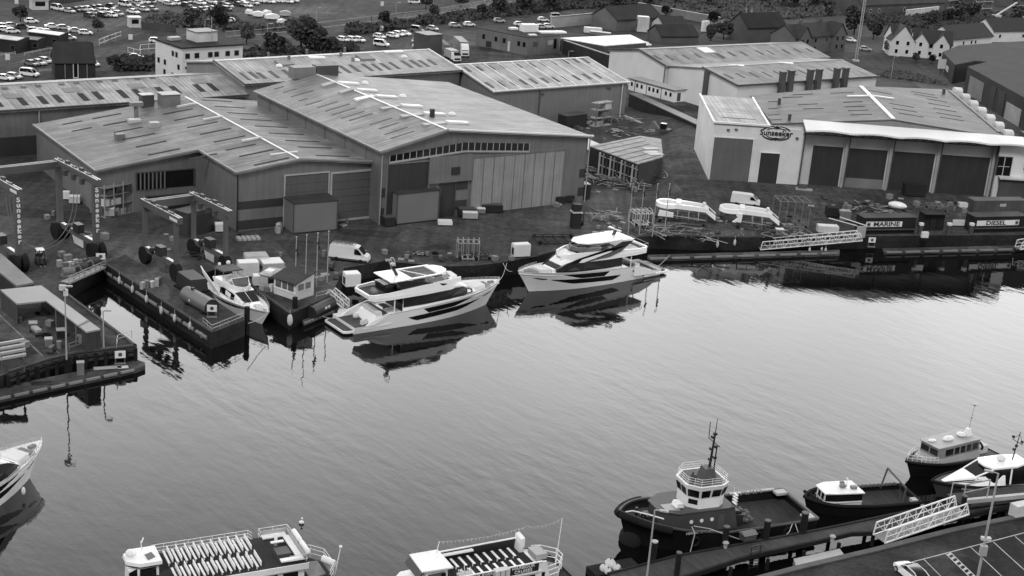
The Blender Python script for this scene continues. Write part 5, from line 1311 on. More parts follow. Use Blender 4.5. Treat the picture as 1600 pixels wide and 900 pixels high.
 for z in (2.2, 2.7, 3.1): rl.path([(15.4, 3.3, z), (17.6, 2.6, z), (18.8, 1.4, z), (18.8, -1.6, z), (17.8, -2.9, z)], .035, 5)
 for q in ((16.4, 3.0), (17.6, 2.6), (18.8, 1.4), (18.8, -.2), (18.8, -1.6)): rl.tube((q[0], q[1], 1.7), (q[0], q[1], 3.1), .035, n=5)
 rl.build('guard_rail', WHITE, r_)
 l_ = MB(); l_.tube((18.0, -.2, 3.0), (18.9, -1.6, 3.0), .36, n=12); l_.build('liferaft_canister', WHITE, r_, smooth=True)
 f_ = MB(); f_.tube((19.0, -1.5, 1.7), (19.6, -1.4, 4.6), .06, n=6); f_.ell((19.6, -1.4, 4.7), (.2, .2, .16)); f_.build('ensign_staff', WHITE, r_)
 nd = MB(); nd.box(2.0, 12.0, -5.0, -3.0, 2.6, 2.75); nd.build('side_deck', BEND, r_)
 for i in range(9):
  x = 2.6+i*.98; m_ = MB(); m_.box(x, x+.24, -4.9, -3.5, 3.0, 3.08); m_.box(x+.46, x+.55, -4.9, -3.5, 3.1, 3.6); m_.build('bench', BEN, r_)
 S = [(-.8, 1.6, 2.6, 1.35, 5.6), (-3.0, 1.5, 2.6, 1.25, 5.5), (-3.9, 1.1, 2.6, .8, 4.9)]
 w_ = MB(); w_.loft([[(x, -wb+.9, zb_), (x, wb+.9, zb_), (x, wt+.9, zt_), (x, -wt+.9, zt_)] for x, wb, zb_, wt, zt_ in S]); wo = w_.build('wheelhouse', WHITE, r_)
 g_ = MB(); g_.add([(-2.9, -.56, 4.1), (-1.1, -.64, 4.1), (-1.1, -.48, 5.3), (-2.8, -.42, 5.2)], [(0, 1, 2, 3)]); g_.build('window', GLASS, wo)
 g_ = MB(); g_.add([(-3.1, -.45, 4.3), (-3.9, -.05, 4.2), (-3.92, .0, 4.75), (-3.1, -.35, 5.3)], [(0, 1, 2, 3)]); g_.build('window', GLASS, wo)
 rf = MB(); pl = [(-.5, -.75), (-2.9, -.75), (-4.2, .1), (-4.2, 1.7), (-3.0, 2.5), (-.5, 2.5)]
 rf.prism(pl, 5.5, 5.62); rf.build('roof_band', BLACK, wo)
 rf = MB(); rf.loft([[(x, y, 5.62) for x, y in pl], [(x*.98, (y-.9)*.95+.9, 5.95) for x, y in pl]]); rfo = rf.build('wheelhouse_roof', WHITE, wo)
 rf = MB(); rf.prism([(-1.0, .2), (-1.9, -.2), (-2.0, .9), (-1.2, 1.2)], 5.97, 6.0); rf.build('skylight', GLASS, wo)
 e = MB(); e.ell((-3.4, 1.3, 6.15), (.55, .55, .35)); e.build('radar_dome', WHITE, r_, smooth=True)
 e = MB(); e.tube((-2.0, 2.0, 5.9), (-2.1, 2.1, 6.8), .05); e.bar((-2.1, 1.8, 6.8), (-1.7, 2.5, 6.9), .1); e.build('radar_bar', WHITE, r_)
 fp = MB(); fp.loft([[(-1.2, -2.4, 2.4), (-1.2, -.9, 2.4), (-1.4, -.9, 3.9), (-1.4, -2.2, 3.9)], [(-4.6, -1.0, 2.2), (-4.6, .2, 2.2), (-4.2, .2, 3.6), (-4.2, -.8, 3.6)]]); fp.build('bridge_wing', WHITE, r_)
 b_ = MB(); b_.ell((-5.2, 1.6, 2.9), (.8, .7, .8)); b_.build('bow_locker', WHITE2, r_, smooth=True)
 return r_
ferry_one()
def ferry_two():
 o0 = P(735, 846, WZ+4.9); rz = R(29.0); n = Vector((-sin(rz), cos(rz), 0))
 r_ = thing('passenger_ferry', 'black and white harbour cruise ferry lettered along its side, bunting strung overhead', 'ferry', (0, 0, WZ), rz)
 org = Vector((o0.x, o0.y, WZ)) - n*2.3 - Vector((cos(rz), sin(rz), 0))*2.6; r_.location = org; r_.scale = (.93, 1, 1)
 z1 = 3.9
 H = Hull(20, 5.8, 0, 0, sheer=lambda t: 1.5+.9*t**2, rake=.06, full=.62, pw=2.4, flare=.9, wl_full=.55, tw=.9)
 hm = MB(); H.skin(hm, 22, 5); hm.v = [(13.2-x, y-.2, z) for x, y, z in hm.v]; hm.build('hull', G('ferry_black_hull', .02, .4), r_, smooth=True)
 dm = MB(); H.deck(dm, 0, 1, .2, .1); dm.v = [(13.2-x, y-.2, z) for x, y, z in dm.v]; dm.build('deck', BEND, r_)
 sl_ = MB(); sl_.box(-3.0, 9.8, -2.5, 2.3, 1.3, z1-.9); slo = sl_.build('saloon', WHITE, r_)
 for x0, x1 in ((-1.6, .6), (1.0, 2.9), (3.3, 5.6), (6.0, 8.3)):
  g_ = MB(); g_.box(x0, x1, -2.56, -2.48, 1.8, z1-1.2); g_.build('window', GLASS, slo)
 ud = MB(); ud.box(-2.0, 9.0, -2.5, 2.4, z1-.9, z1-.8); ud.build('upper_deck', BEND, r_)
 bk = MB(); bk.box(-2.0, 3.0, -2.62, -2.52, z1-.75, z1+.15); bk.box(4.9, 8.6, -2.62, -2.52, z1-.75, z1+.15); bko = bk.build('side_panel', BLACK, r_)
 text('lettering', 'HARBOUR RIVER\nTRIPS', .42, WHITE, r_, (1.0, -2.63, z1-.28), (PI/2, 0, 0), sx=1.25, line=.95)
 text('lettering', 'HARBOUR\nCRUISES', .46, WHITE, r_, (6.7, -2.63, z1-.28), (PI/2, 0, 0), sx=1.3, line=.95)
 tr = MB(); tr.box(-2.0, 9.0, -2.66, -2.5, z1+.15, z1+.25); tr.box(-2.0, 9.0, -2.66, -2.45, z1-.95, z1-.78); tr.build('capping', WHITE, r_)
 for i in range(8):
  x = .2+i*1.0
  m_ = MB(); m_.box(x, x+.28, .25, 2.0, z1-.42, z1-.36); m_.box(x+.05, x+.12, .5, .6, z1-.8, z1-.4); m_.build('bench', BEN, r_)
  m_ = MB(); m_.box(x, x+.28, -2.2, -.35, z1-.42, z1-.36); m_.box(x+.05, x+.12, -1.9, -1.8, z1-.8, z1-.4); m_.build('bench', BEN, r_)
 ch = MB(); ch.box(-.6, .9, -2.1, -1.2, z1-.35, z1-.1)
 for i in range(5): ch.tube((-.6+i*.35, -2.0, z1-.2), (-.4+i*.35, -1.2, z1+.25), .06, n=5)
 ch.build('stacked_chairs', WHITE2, r_)
 cl = MB(); cl.box(3.1, 4.8, -3.1, -2.4, z1-.7, z1+.35)
 clo = cl.build('liferaft_locker', WHITE2, r_)
 cl = MB()
 for x in (3.6, 4.2): cl.box(x, x+.08, -3.14, -3.1, z1-.65, z1+.3)
 cl.build('strap', MGREY, clo)
 fr = MB(); fr.box(-1.6, 8.6, 2.32, 2.42, z1-.8, z1+.35); fr.build('far_bulwark', BLACK, r_)
 fr = MB(); fr.box(-1.6, 8.8, 2.28, 2.46, z1+.35, z1+.45); fr.box(-1.4, 3.0, 1.8, 2.2, z1+.1, z1+.25); fr.build('capping', WHITE, r_)
 sc = MB(); sc.loft([[(8.4, 2.5, z1-.7), (9.0, 2.5, z1-.7), (9.0, 2.5, z1+1.0), (8.5, 2.5, z1+.9)], [(8.4, 1.2, z1-.7), (9.0, 1.2, z1-.7), (9.0, 1.2, z1+.9), (8.5, 1.2, z1+.8)]]); sc.build('stair_housing', WHITE, r_)
 w_ = MB(); w_.loft([[(-1.8, -1.6, 1.8), (-1.8, 1.5, 1.8), (-1.8, 1.3, 4.7), (-1.8, -1.4, 4.7)], [(-4.8, -1.7, 1.8), (-4.8, 1.6, 1.8), (-4.3, 1.3, 4.7), (-4.3, -1.4, 4.7)]]); wo = w_.build('wheelhouse', WHITE, r_)
 g_ = MB(); g_.add([(-4.1, -1.58, 3.3), (-2.2, -1.58, 3.3), (-2.2, -1.47, 4.35), (-4.1, -1.47, 4.35)], [(0, 1, 2, 3)]); g_.build('window', GLASS2, wo)
 g_ = MB(); g_.box(-2.6, -2.1, -1.63, -1.52, 3.3, 4.3); g_.build('window', GLASS, wo)
 rf = MB(); rf.plate([(-1.4, -1.9, 4.95), (-1.4, 1.8, 5.0), (-4.8, 1.7, 5.1), (-5.0, -1.8, 5.05)], .14); rf.build('wheelhouse_roof', WHITE, wo)
 rf = MB(); rf.loft([[(-4.8, -1.7, 4.9), (-4.8, 1.6, 4.95), (-5.4, 1.6, 4.3), (-5.4, -1.7, 4.25)], [(-4.7, -1.7, 4.8), (-4.7, 1.6, 4.85), (-5.3, 1.6, 4.2), (-5.3, -1.7, 4.15)]]); rf.build('visor', BLACK, wo)
 fw = MB(); pl = [(-1.8, -2.5), (-5.5, -2.3), (-7.2, -.9), (-7.2, .7), (-5.5, 2.1), (-1.8, 2.3)]
 fw.prism(pl, 1.4, 2.9); fwo = fw.build('forward_house', BLACK, r_)
 fw = MB(); fw.prism([(x*1.01, y*1.03) for x, y in pl], 2.9, 3.02); fw.build('capping', WHITE, fwo)
 fw = MB(); fw.loft([[(-4.8, -1.3, 3.0), (-4.8, 1.1, 3.0), (-4.8, .9, 3.6), (-4.8, -1.1, 3.6)], [(-6.6, -.9, 3.0), (-6.6, .7, 3.0), (-6.3, .5, 3.2), (-6.3, -.7, 3.2)]]); fw.build('coach_roof', WHITE, r_)
 text('lettering', 'HARBOUR CRUISES', .4, WHITE2, r_, (-3.6, -2.48, 2.4), (PI/2, 0, -.05), sx=1.1)
 st = MB(); st.prism([(9.8, -2.4), (11.6, -1.9), (12.7, -.6), (12.7, .6), (11.6, 1.8), (9.8, 2.2)], 1.3, 1.5); st.build('aft_deck', MGREY, r_)
 sw = MB(); sw.loft([[(8.6, -2.55, 1.5), (10.4, -2.55, 1.5), (9.6, -2.55, z1+.1), (8.6, -2.55, z1+.1)], [(8.6, -2.4, 1.5), (10.4, -2.4, 1.5), (9.6, -2.4, z1+.1), (8.6, -2.4, z1+.1)]]); swo = sw.build('quarter_panel', WHITE, r_)
 MB().box(9.1, 9.5, -2.58, -2.54, 2.2, 2.8).build('window', GLASS, swo)
 rl = MB()
 for z in (2.1, 2.7, 3.2): rl.path([(9.6, -2.4, z), (11.6, -2.0, z), (12.8, -.7, z), (12.8, .6, z), (11.4, 1.9, z), (9.4, 2.3, z)], .045, 5)
 for q in ((11.6, -2.0), (12.8, -.7), (12.8, .6), (11.4, 1.9), (10.5, 2.1)): rl.tube((q[0], q[1], 1.5), (q[0], q[1], 3.2), .045, n=5)
 rl.build('guard_rail', WHITE, r_)
 cl = MB(); cl.box(9.2, 10.6, -1.0, .8, z1-.6, z1); cl.build('locker', LGREY, r_); MB().box(8.9, 9.9, 1.0, 2.0, z1-.3, z1-.2).build('hatch', BLACK, r_)
 p0, p1, p2 = Vector((-1.6, 1.2, 6.2)), Vector((9.6, 2.0, 5.6)), Vector((12.9, .2, 6.9))
 ms = MB(); ms.tube((-1.9, 1.2, 4.8), p0, .05, n=6); ms.build('mast', WHITE, r_)
 ms = MB(); ms.tube((12.6, .2, 1.5), p2, .07, .05, n=6); ms.build('mast', WHITE, r_)
 bu = MB()
 for A, B, n_ in ((p0, p1, 22), (p1, p2, 9)):
  pts = [A.lerp(B, i/n_)-Vector((0, 0, .35*sin(PI*i/n_))) for i in range(n_+1)]
  bu.path(pts, .012, 4)
  for i, q in enumerate(pts[1:-1]):
   bu.add([q+Vector((-.14, 0, 0)), q+Vector((.14, 0, 0)), q+Vector((0, .02, -.3))], [(0, 1, 2)])
 bu.build('bunting', WHITE2, r_)
 return r_
ferry_two()
ln = MB()
A = P(872, 889, WZ+1.4); B = P(945, 893, WZ+.9)
ln.path([A.lerp(B, i/10)-Vector((0, 0, .9*sin(PI*i/10))) for i in range(11)], .04, 5)
tag(ln.build('mooring_line', DGREY), 'dark slack mooring line between the lettered ferry and the float of buoys', 'rope')
q = P(471, 818, WZ); b_ = MB(); b_.ell((q.x, q.y, WZ+.15), (.3, .22, .22), 10, 6); b_.ell((q.x+.05, q.y, WZ+.62), (.13, .13, .13), 8, 5); b_.tube((q.x+.03, q.y, WZ+.3), (q.x+.05, q.y, WZ+.6), .05, n=6)
tag(b_.build('marker_buoy', WHITE, smooth=True), 'tiny white marker buoy afloat above the bench-seat ferry', 'buoy')
# FOREGROUND JETTY
def zt_(u, v): return (940+u/3.6, 650+v/3.6)
far_e = [P(950, 897, -.8), P(1057, 869, -.8), P(1134, 855, -.8), P(1280, 828, -.8), P(1400, 803, -.8), P(1640, 752, -.8)]
near_e = [P(1000, 925, -.8), P(1079, 898, -.8), P(1173, 868, -.8), P(1280, 845, -.8), P(1330, 833, -.8), P(1410, 830, -.8), P(1509, 806, -.8), P(1640, 776, -.8)]
jt = thing('timber_jetty', 'long plank-decked timber jetty lying between the tug and the foreground quay', 'jetty', (far_e[0].x, far_e[0].y, 0), R(28.6))
jm = MB(); pl = [LOC(jt, q) for q in near_e] + [LOC(jt, q) for q in reversed(far_e)]
jm.prism([(q.x, q.y) for q in pl], -1.15, -.8); jm.build('deck', TIMB, jt)
ej = MB()
for es in (near_e, far_e):
 for a, b in zip(es, es[1:]): ej.bar(LOC(jt, a)+Vector((0, 0, -.12)), LOC(jt, b)+Vector((0, 0, -.12)), .3, .5)
ej.build('edge_beam', TIMBD, jt)
for i in range(12):
 for es in (near_e, far_e):
  a, b = es[0], es[-1]; q = LOC(jt, a.lerp(b, (i+.5)/12));
  MB().tube((q.x, q.y*.7, -6), (q.x, q.y*.7, -1.2), .22, n=8).build('pile', TIMBD, jt)
wk = MB(); A0 = [P(1240, 873, -1.4), P(1312, 857, -1.4), P(1320, 868, -1.4), P(1244, 884, -1.4)]
wt = thing('floating_walkway', 'short pale floating walkway lying in the gap between the jetty and the kerb', 'pontoon', (A0[0].x, A0[0].y, 0), 0)
wk.prism([((q-wt.location).x, (q-wt.location).y) for q in A0], -2.7, -1.4); wk.build('deck', LGREY, wt)
def pile(u, v, h, r=.28, z=-.8, label='', cap=None, mat=None, name='mooring_pile'):
 q = P(u, v, z); t = thing(name, label, 'pile', (q.x, q.y, z))
 MB().tube((0, 0, -4), (0, 0, h), r, n=12).build('post', mat or TIMBD, t, smooth=True)
 if cap: MB().tube((0, 0, h), (0, 0, h+.12), r*1.05, n=12).build('cap', cap, t, smooth=True)
 return t
pile(1057, 899, 2.6, .3, label='dark timber mooring pile with pale tag at the bottom of the jetty', cap=DGREY)
pile(1132, 852, 2.2, .35, label='thick square-headed pile against the middle of the black tug', cap=DGREY)
pile(1196, 842, 2.2, .35, label='dark pile against the tug work deck, left one of the two near its stern', cap=DGREY)
pile(1254, 832, 2.4, .4, label='dark pile between the tug stern and the low workboat', cap=DGREY)
pile(1020, 873, 2.0, .35, label='dark pile against the tug bow, behind the thin lamp post', cap=LGREY)
pile(1503, 800, 2.0, .3, label='dark pile at the upper end of the white gangway', cap=DGREY)
for u, v, lab in ((1133, 856, 'small pale bollard on the jetty beside the tug'), (1300, 846, 'round pale bollard at the corner where the jetty widens')):
 q = P(u, v, -.8); b_ = MB(); b_.tube((q.x, q.y, -.8), (q.x, q.y, -.3), .22, n=10); b_.ell((q.x, q.y, -.2), (.35, .35, .22), 10, 6); tag(b_.build('bollard', LGREY, smooth=True), lab, 'bollard')
q = P(1180, 866, -.8); t = thing('ladder_frame', 'dark steel ladder frame hooked over the near edge of the jetty', 'ladder', (q.x, q.y, -.8), R(28))
m_ = MB(); m_.path([(-.6, 0, -2), (-.6, 0, 1.0), (.6, 0, 1.0), (.6, 0, -2)], .06);
for z in (-1.6, -1.2, -.8, -.4, 0, .4): m_.tube((-.6, 0, z), (.6, 0, z), .04, n=5)
m_.build('rails', BLACK, t)
q = P(1168, 842, -.8); t = thing('jetty_box', 'dark pitched box standing on the jetty by the tug side', 'box', (q.x, q.y, -.8), R(28)); m_ = MB(); m_.cb((0, 0, 0), (1.6, 1.0, .7)); m_.build('body', DGREY, t); m_ = MB(); m_.loft([[(-.9, -.6, .7), (.9, -.6, .7), (.9, 0, 1.0), (-.9, 0, 1.0)], [(-.9, .6, .7), (.9, .6, .7), (.9, .01, 1.0), (-.9, .01, 1.0)]]); m_.build('lid', MGREY, t)
for i, (u, v, s_, lab) in enumerate(((953, 884, .62, 'largest pale round buoy at the jetty end'), (944, 889, .5, 'pale buoy at the left of the heap at the jetty end'), (963, 888, .48, 'right-hand pale buoy in the heap at the jetty end'), (950, 893, .42, 'smaller buoy at the front of the heap at the jetty end'), (968, 893, .4, 'smallest buoy at the right of the heap at the jetty end'))):
 q = P(u, v, -1.2); t = thing('mooring_buoy', lab, 'buoy', (q.x, q.y, -1.6+s_)); MB().ell((0, 0, 0), (s_, s_, s_*.92), 14, 9).build('float_body', WHITE2, t, smooth=True); MB().tube((0, 0, s_*.8), (0, 0, s_*1.15), .08, n=6).build('eye', DGREY, t)
q = P(948, 898, WZ); t = thing('raft', 'low raft of dark timber carrying the heap of pale buoys', 'raft', (q.x, q.y, WZ), R(28)); MB().cb((.8, 0, -.2), (5.5, 2.2, 1.0)).build('deck', TIMBD, t)
def gangway(name, label, A, B, wd, ht, mat=WHITE, n=12, ramp=False):
 d = B-A; L = d.length; rz = math.atan2(d.y, d.x); tl = math.asin(d.z/L)
 t = thing(name, label, 'gangway', A, rz);
 ca, sa = cos(tl), sin(tl)
 def T(x, y, z): return (x*ca - z*sa, y, x*sa + z*ca)
 for sg in (1, -1):
  m_ = MB(); y = sg*wd/2
  m_.bar(T(0, y, 0), T(L, y, 0), .14, .14); m_.bar(T(.4, y, ht), T(L-.4, y, ht), .14, .14); m_.bar(T(0, y, 0), T(.4, y, ht), .12, .12); m_.bar(T(L, y, 0), T(L-.4, y, ht), .12, .12)
  m_.bar(T(.2, y, ht/2), T(L-.2, y, ht/2), .07, .07)
  for i in range(n):
   x0, x1 = .4+(L-.8)*i/n, .4+(L-.8)*(i+1)/n
   m_.bar(T(x0, y, 0 if i % 2 else ht), T(x1, y, ht if i % 2 else 0), .07, .07); m_.bar(T(x1, y, 0), T(x1, y, ht), .06, .06)
  m_.build('side_truss', mat, t)
 m_ = MB(); m_.loft([[T(0, -wd/2, -.04), T(0, wd/2, -.04), T(0, wd/2, .03), T(0, -wd/2, .03)], [T(L, -wd/2, -.04), T(L, wd/2, -.04), T(L, wd/2, .03), T(L, -wd/2, .03)]]); m_.build('walkway', MGREY, t)
 return t
zz2 = lambda u, v, z: P(1240+u/3.461, 640+v/3.461, z)
A = (zz2(432, 688, -.7)+zz2(490, 712, -.7))/2; B = (zz2(880, 560, .9)+zz2(935, 588, .9))/2
A = zz2(462, 700, -.72); B = zz2(915, 545, .9)
gangway('gangway', 'white lattice gangway sloping up from the jetty, in front of the low workboat', A, B, 2.0, 1.5, n=10)
A = P(1186, 388, -2.0); B = P(1345, 374, .4)
gangway('gangway', 'long white lattice gangway down to the pontoon left of the fuel wall', A, B, 1.8, 1.5, n=14)
t = thing('gangway_gate', 'white box gate at the top of the long lattice gangway', 'gate', (P(1344, 371)+Vector((0, 0, 0))), R(15))
m_ = MB(); m_.cb((0, 0, 0), (1.8, .3, 2.2)); m_.build('panel', LGREY, t); m_ = MB(); m_.bar((-1, 0, 2.3), (-5.5, 3.0, 2.9), .14); m_.bar((1, 0, 2.3), (-3.0, 3.4, 3.0), .14); m_.build('tie_bar', WHITE, t)
A = P(1590, 388, -1.4); B = P(1680, 372, .3)
gangway('gangway', 'white gangway cut by the right edge below the fuel wall', A, B, 1.6, 1.4, n=8)
A = P(1505, 790, 0); t = thing('landing_stage', 'raised grey landing stage at the right edge by the pilot boats', 'landing stage', (A.x, A.y, 0), R(22))
m_ = MB(); m_.cb((9, 1.6, -.4), (18, 3.2, .3)); m_.build('deck', TIMB, t)
for x in (1, 7, 13): MB().tube((x, .3, -5), (x, .3, -.1), .3, n=10).build('leg', BLACK, t)
m_ = MB(); m_.bar((0, .1, .5), (18, .1, .1), .5, .5); m_.build('ramp_beam', LGREY, t)
m_ = MB(); m_.path([(0, .2, 0), (0, .2, 2.6), (3.4, .2, 2.9), (3.4, .2, 0)], .09, 6); m_.path([(0, .2, 1.6), (3.4, .2, 1.9)], .07, 6); m_.build('hand_rail', LGREY, t)
q = P(1592, 805, 0); t = thing('concrete_block', 'pale concrete block on the kerb at the right edge', 'block', (q.x, q.y, 0), R(28)); MB().cb((0, 0, 0), (2.2, 1.2, 1.5)).build('block', WHITE2, t)
def lamp(name, label, base, top, arm=None, r=.09, h=None):
 t = thing(name, label, 'lamp post', base); h = top
 MB().tube((0, 0, 0), (0, 0, h), r*1.3, r*.8, n=10).build('pole', LGREY, t, smooth=True)
 a = arm or (.9, .5)
 m_ = MB(); m_.bar((0, 0, h), (a[0], a[1], h+.1), .1, .08); m_.build('arm', LGREY, t)
 m_ = MB(); m_.cb((a[0], a[1], h), (.9, .35, .16), math.atan2(a[1], a[0])); m_.build('lamp_head', LGREY, t)
 return t
q = P(1008, 925, 0); lamp('lamp_post', 'thin pale lamp post in front of the tug bow', q, HT(q, 797), (.9, -.2))
q = P(1527, 905, 0); t = lamp('lamp_post', 'tall pale lamp post standing among the foreground parking bays', q, HT(q, 740), (-.9, .3), r=.12)
hh = HT(q, 860)
m_ = MB(); m_.cb((0, -.1, hh-.5), (.7, .5, 1.1)); m_.build('control_box', LGREY, t); m_ = MB(); m_.cb((.1, .1, hh+1.2), (1.0, .5, .3)); m_.build('camera_bracket', WHITE2, t)
q = P(1481, 798, 0); lamp('lamp_post', 'slim post with a long pale arm by the landing stage', q, HT(q, 755), (3.2, 1.0), r=.07)
# THE YARD
def block(name, label, cat, A, B, z=None, group=None):
 """thing whose x axis runs A->B; returns (root, length)"""
 d = B - A
 t = thing(name, label, cat, (A.x, A.y, A.z if z is None else z), math.atan2(d.y, d.x), group)
 return t, Vector((d.x, d.y, 0)).length
LIFTM = G('lift_frame_paint', .10, .5, amt=.14)
def lift(label, loc, rz, ln, wd, h, lw, letters=False, dbl=True):
 t = thing('travel_lift', label, 'boat hoist', loc, rz)
 for sg in (1, -1):
  y = sg*wd/2
  for k, x in enumerate((0, ln)):
   l_ = MB(); l_.box(x-lw/2, x+lw/2, y-lw/2, y+lw/2, 1.9, h-1.0); lg = l_.build('leg', LIFTM, t)
   w_ = MB()
   for o_ in ((-.55, .55) if dbl else (0,)): w_.wheel((x, y+o_*1.2, 1.4), 1.4, .9, 0, n=24)
   w_.wheel((x, y, 1.4), .5, 2.0 if dbl else .95, 0, n=12)
   w_.build('wheel', RUBBER, t, smooth=True)
   f_ = MB(); f_.cb((x, y, 2.5 if dbl else 1.9), (lw*1.1, lw*1.3, .5)); f_.build('fork', DGREY, t)
   if letters and k == 1:
    text('lettering', '\n'.join('SUNSEEKER'[0] + 'unseeker'), 1.05, WHITE, lg, (x+lw/2+.01, y+.05, h-1.9-3.2), (PI/2, 0, PI/2), line=.78, sx=1.15, bold=.04)
  b_ = MB(); b_.box(-.8, ln+1.3, y-.42, y+.42, h-1.0, h); bo = b_.build('top_beam', LIFTM, t)
  w_ = MB(); w_.box(-.8, ln+1.4, y-.3, y-.18, h, h+.10); w_.box(-.8, ln+1.4, y+.18, y+.3, h, h+.10); w_.build('walk_rail', WHITE, bo)
  for i in range(5): MB().cb((.8+i*ln/5.2, y, h+.02), (1.0, .5, .25+.3*(i % 2))).build('hoist_drum', DGREY, bo)
  for i in range(4): MB().cb((1.2+i*ln/4.4, y-sg*.8, h-1.6), (.7, .6, .9)).build('sling_block', DGREY, bo)
  b_ = MB(); b_.box(.3, ln-.3, y-.3, y+.3, 2.1, 2.9); bo = b_.build('bottom_beam', LIFTM, t)
  for p0_, p1_ in ((lw, ln*.38), (ln*.72, ln-lw)): MB().box(p0_, p1_, y-.28, y+.28, 2.91, 2.97).build('grip_panel', WHITE, bo)
  w_ = MB(); w_.cb((ln*.52, y, 2.9), (1.8, 1.1, 1.4)); w_.tube((ln*.3, y-.6, 3.0), (ln*.3, y+.6, 3.0), .5, n=12); w_.build('engine_box', BLACK, bo)
  pn = MB(); pn.loft([[(ln*.36, y-.15, 2.0), (ln*.66, y-.15, 2.0), (ln*.66, y-.15, .7), (ln*.42, y-.15, .7)], [(ln*.36, y-.05, 2.0), (ln*.66, y-.05, 2.0), (ln*.66, y-.05, .7), (ln*.42, y-.05, .7)]]); pn.build('side_tank', WHITE2 if sg > 0 else LIFTM, t)
 b_ = MB(); b_.box(-.5, .5, -wd/2, wd/2, h-1.4, h-.2); bo = b_.build('cross_beam', LIFTM, t)
 w_ = MB(); w_.box(-.45, -.33, -wd/2, wd/2, h-.19, h-.09); w_.box(.33, .45, -wd/2, wd/2, h-.19, h-.09); w_.build('walk_rail', WHITE2, bo)
 for sg in (1, -1):
  s_ = MB(); n = 14
  for j in (0, .5):
   x = ln*.55+j*2
   pts = [(x+.4*j, sg*(wd/2-.8)*cos(PI/2*i/n), (h-1.6) - (h-3.0)*sin(PI/2*i/n)**.7) for i in range(n+1)]
   if ln > 11: s_.path(pts, .06, 5)
  if s_.v: s_.build('lifting_sling', MGREY, t)
 pl = MB(); pl.box(ln-1.2, ln+1.1, -wd/2-.47, -wd/2-.43, h-.75, h-.3); pl.build('sign_board', WHITE, t)
 return t
lift('tall grey travel lift at the left edge with white vertical lettering down its front legs', (-79.25, 224.55, 0), R(-47), 12.7, 12.7, 13.3, .85, True)
lift('smaller grey travel lift standing between the workshop and the narrow slip', (-55.05, 222.55, 0), R(-47.5), 9.9, 8.6, 10.4, .6, False, False)
BOXW = G('cabin_panel', .165, .6, amt=.06)
for (u0, v0), (u1, v1), dp, h, lab in (((458, 366), (526, 360), 4.6, 5.4, 'plain grey box cabin pushed against the workshop door, left of the two'), ((619, 352), (684, 344.5), 4.6, 5.7, 'plain grey box cabin in front of the large hangar, right of the two')):
 t, L_ = block('box_cabin', lab, 'cabin', P(u0, v0), P(u1, v1))
 MB().box(0, L_, 0, dp, .1, h).build('body', BOXW, t); MB().box(-.12, L_+.12, -.12, dp+.1, h, h+.15).build('roof', G('cabin_roof', .05, .7), t)
 m_ = MB()
 for x in (0, L_): m_.box(x-.08, x+.08, -.08, .08, 0, h)
 m_.build('corner_trim', DGREY, t); MB().box(-.05, L_+.05, -.1, .0, 0, .25).build('skirt', BLACK, t)
# ---- vans
def van(name, label, A, rz, L=5.6, hh=2.5, rack=False, words=None, rear=False):
 t = thing(name, label, 'van', A, rz); W = 2.0
 b = MB(); prof = [(-L/2, .35), (-L/2-.02, 1.2), (-L/2+.12, hh-.12), (-L/2+.35, hh), (L*.16, hh), (L*.24, hh-.15), (L*.40, 1.45), (L*.485, 1.15), (L/2, .8), (L/2, .35)]
 ring = lambda y, k: [(x, y, z if z < 1.3 else z-k) for x, z in prof]
 b.loft([ring(-W/2+.12, .12), ring(-W/2, .3), ring(W/2, .3), ring(W/2-.12, .12)] if False else [[(x, -W/2+(.12 if z > 1.4 else 0), z) for x, z in prof], [(x, W/2-(.12 if z > 1.4 else 0), z) for x, z in prof]])
 b.build('body', G('van_white', .70, .35, amt=.06), t)
 g_ = MB()
 for sg in (1, -1): g_.add([(L*.15, sg*(W/2-.06), 1.45), (L*.36, sg*(W/2-.0), 1.45), (L*.24, sg*(W/2-.06), hh-.35), (L*.15, sg*(W/2-.09), hh-.35)], [(0, 1, 2, 3)])
 for i, q in enumerate(g_.v): g_.v[i] = (q[0], q[1]*1.035, q[2])
 g_.build('side_window', GLASS, t)
 MB().add([(L*.395, -W/2+.15, 1.52), (L*.395, W/2-.15, 1.52), (L*.25, W/2-.2, hh-.2), (L*.25, -W/2+.2, hh-.2)], [(0, 1, 2, 3)]).add([(L*.402, -W/2+.15, 1.54), (L*.402, W/2-.15, 1.54), (L*.256, W/2-.2, hh-.2), (L*.256, -W/2+.2, hh-.2)], [(0, 1, 2, 3)]).build('windscreen', GLASS, t)
 for x in (-L*.30, L*.32):
  for y in (-W/2+.1, W/2-.1): MB().wheel((x, y, .36), .36, .26, 0, 16).build('wheel', RUBBER, t, smooth=True)
 MB().box(-L/2, L/2-.02, -W/2-.02, W/2+.02, .35, .62).build('sill', DGREY, t)
 m_ = MB()
 for sg in (1, -1): m_.cb((L*.36, sg*(W/2+.16), 1.4), (.12, .22, .3))
 m_.build('door_mirror', WHITE, t)
 if rack:
  m_ = MB()
  for sg in (1, -1): m_.bar((-L*.44, sg*.8, hh+.2), (L*.14, sg*.8, hh+.2), .06)
  for i in range(6): m_.bar((-L*.42+i*L*.11, -.8, hh+.15), (-L*.42+i*L*.11, .8, hh+.15), .05)
  m_.tube((-L*.40, -.5, hh+.35), (L*.10, -.5, hh+.35), .12, n=8); m_.build('roof_rack', MGREY, t)
 if words: text('lettering', words, .42, DGREY, t, (-L*.12, -W/2-.0, hh-.85), (PI/2, 0, 0), sx=1.4, ext=.04)
 return t
q = P(546, 407); van('panel_van', 'white high-roof panel van with roof rack behind the flagpoles', q, R(-8), 6.6, 2.7, True)
q = P(1164, 321); van('panel_van', 'plain white panel van parked behind the white boat mouldings', q, R(-10), 5.7, 2.4)
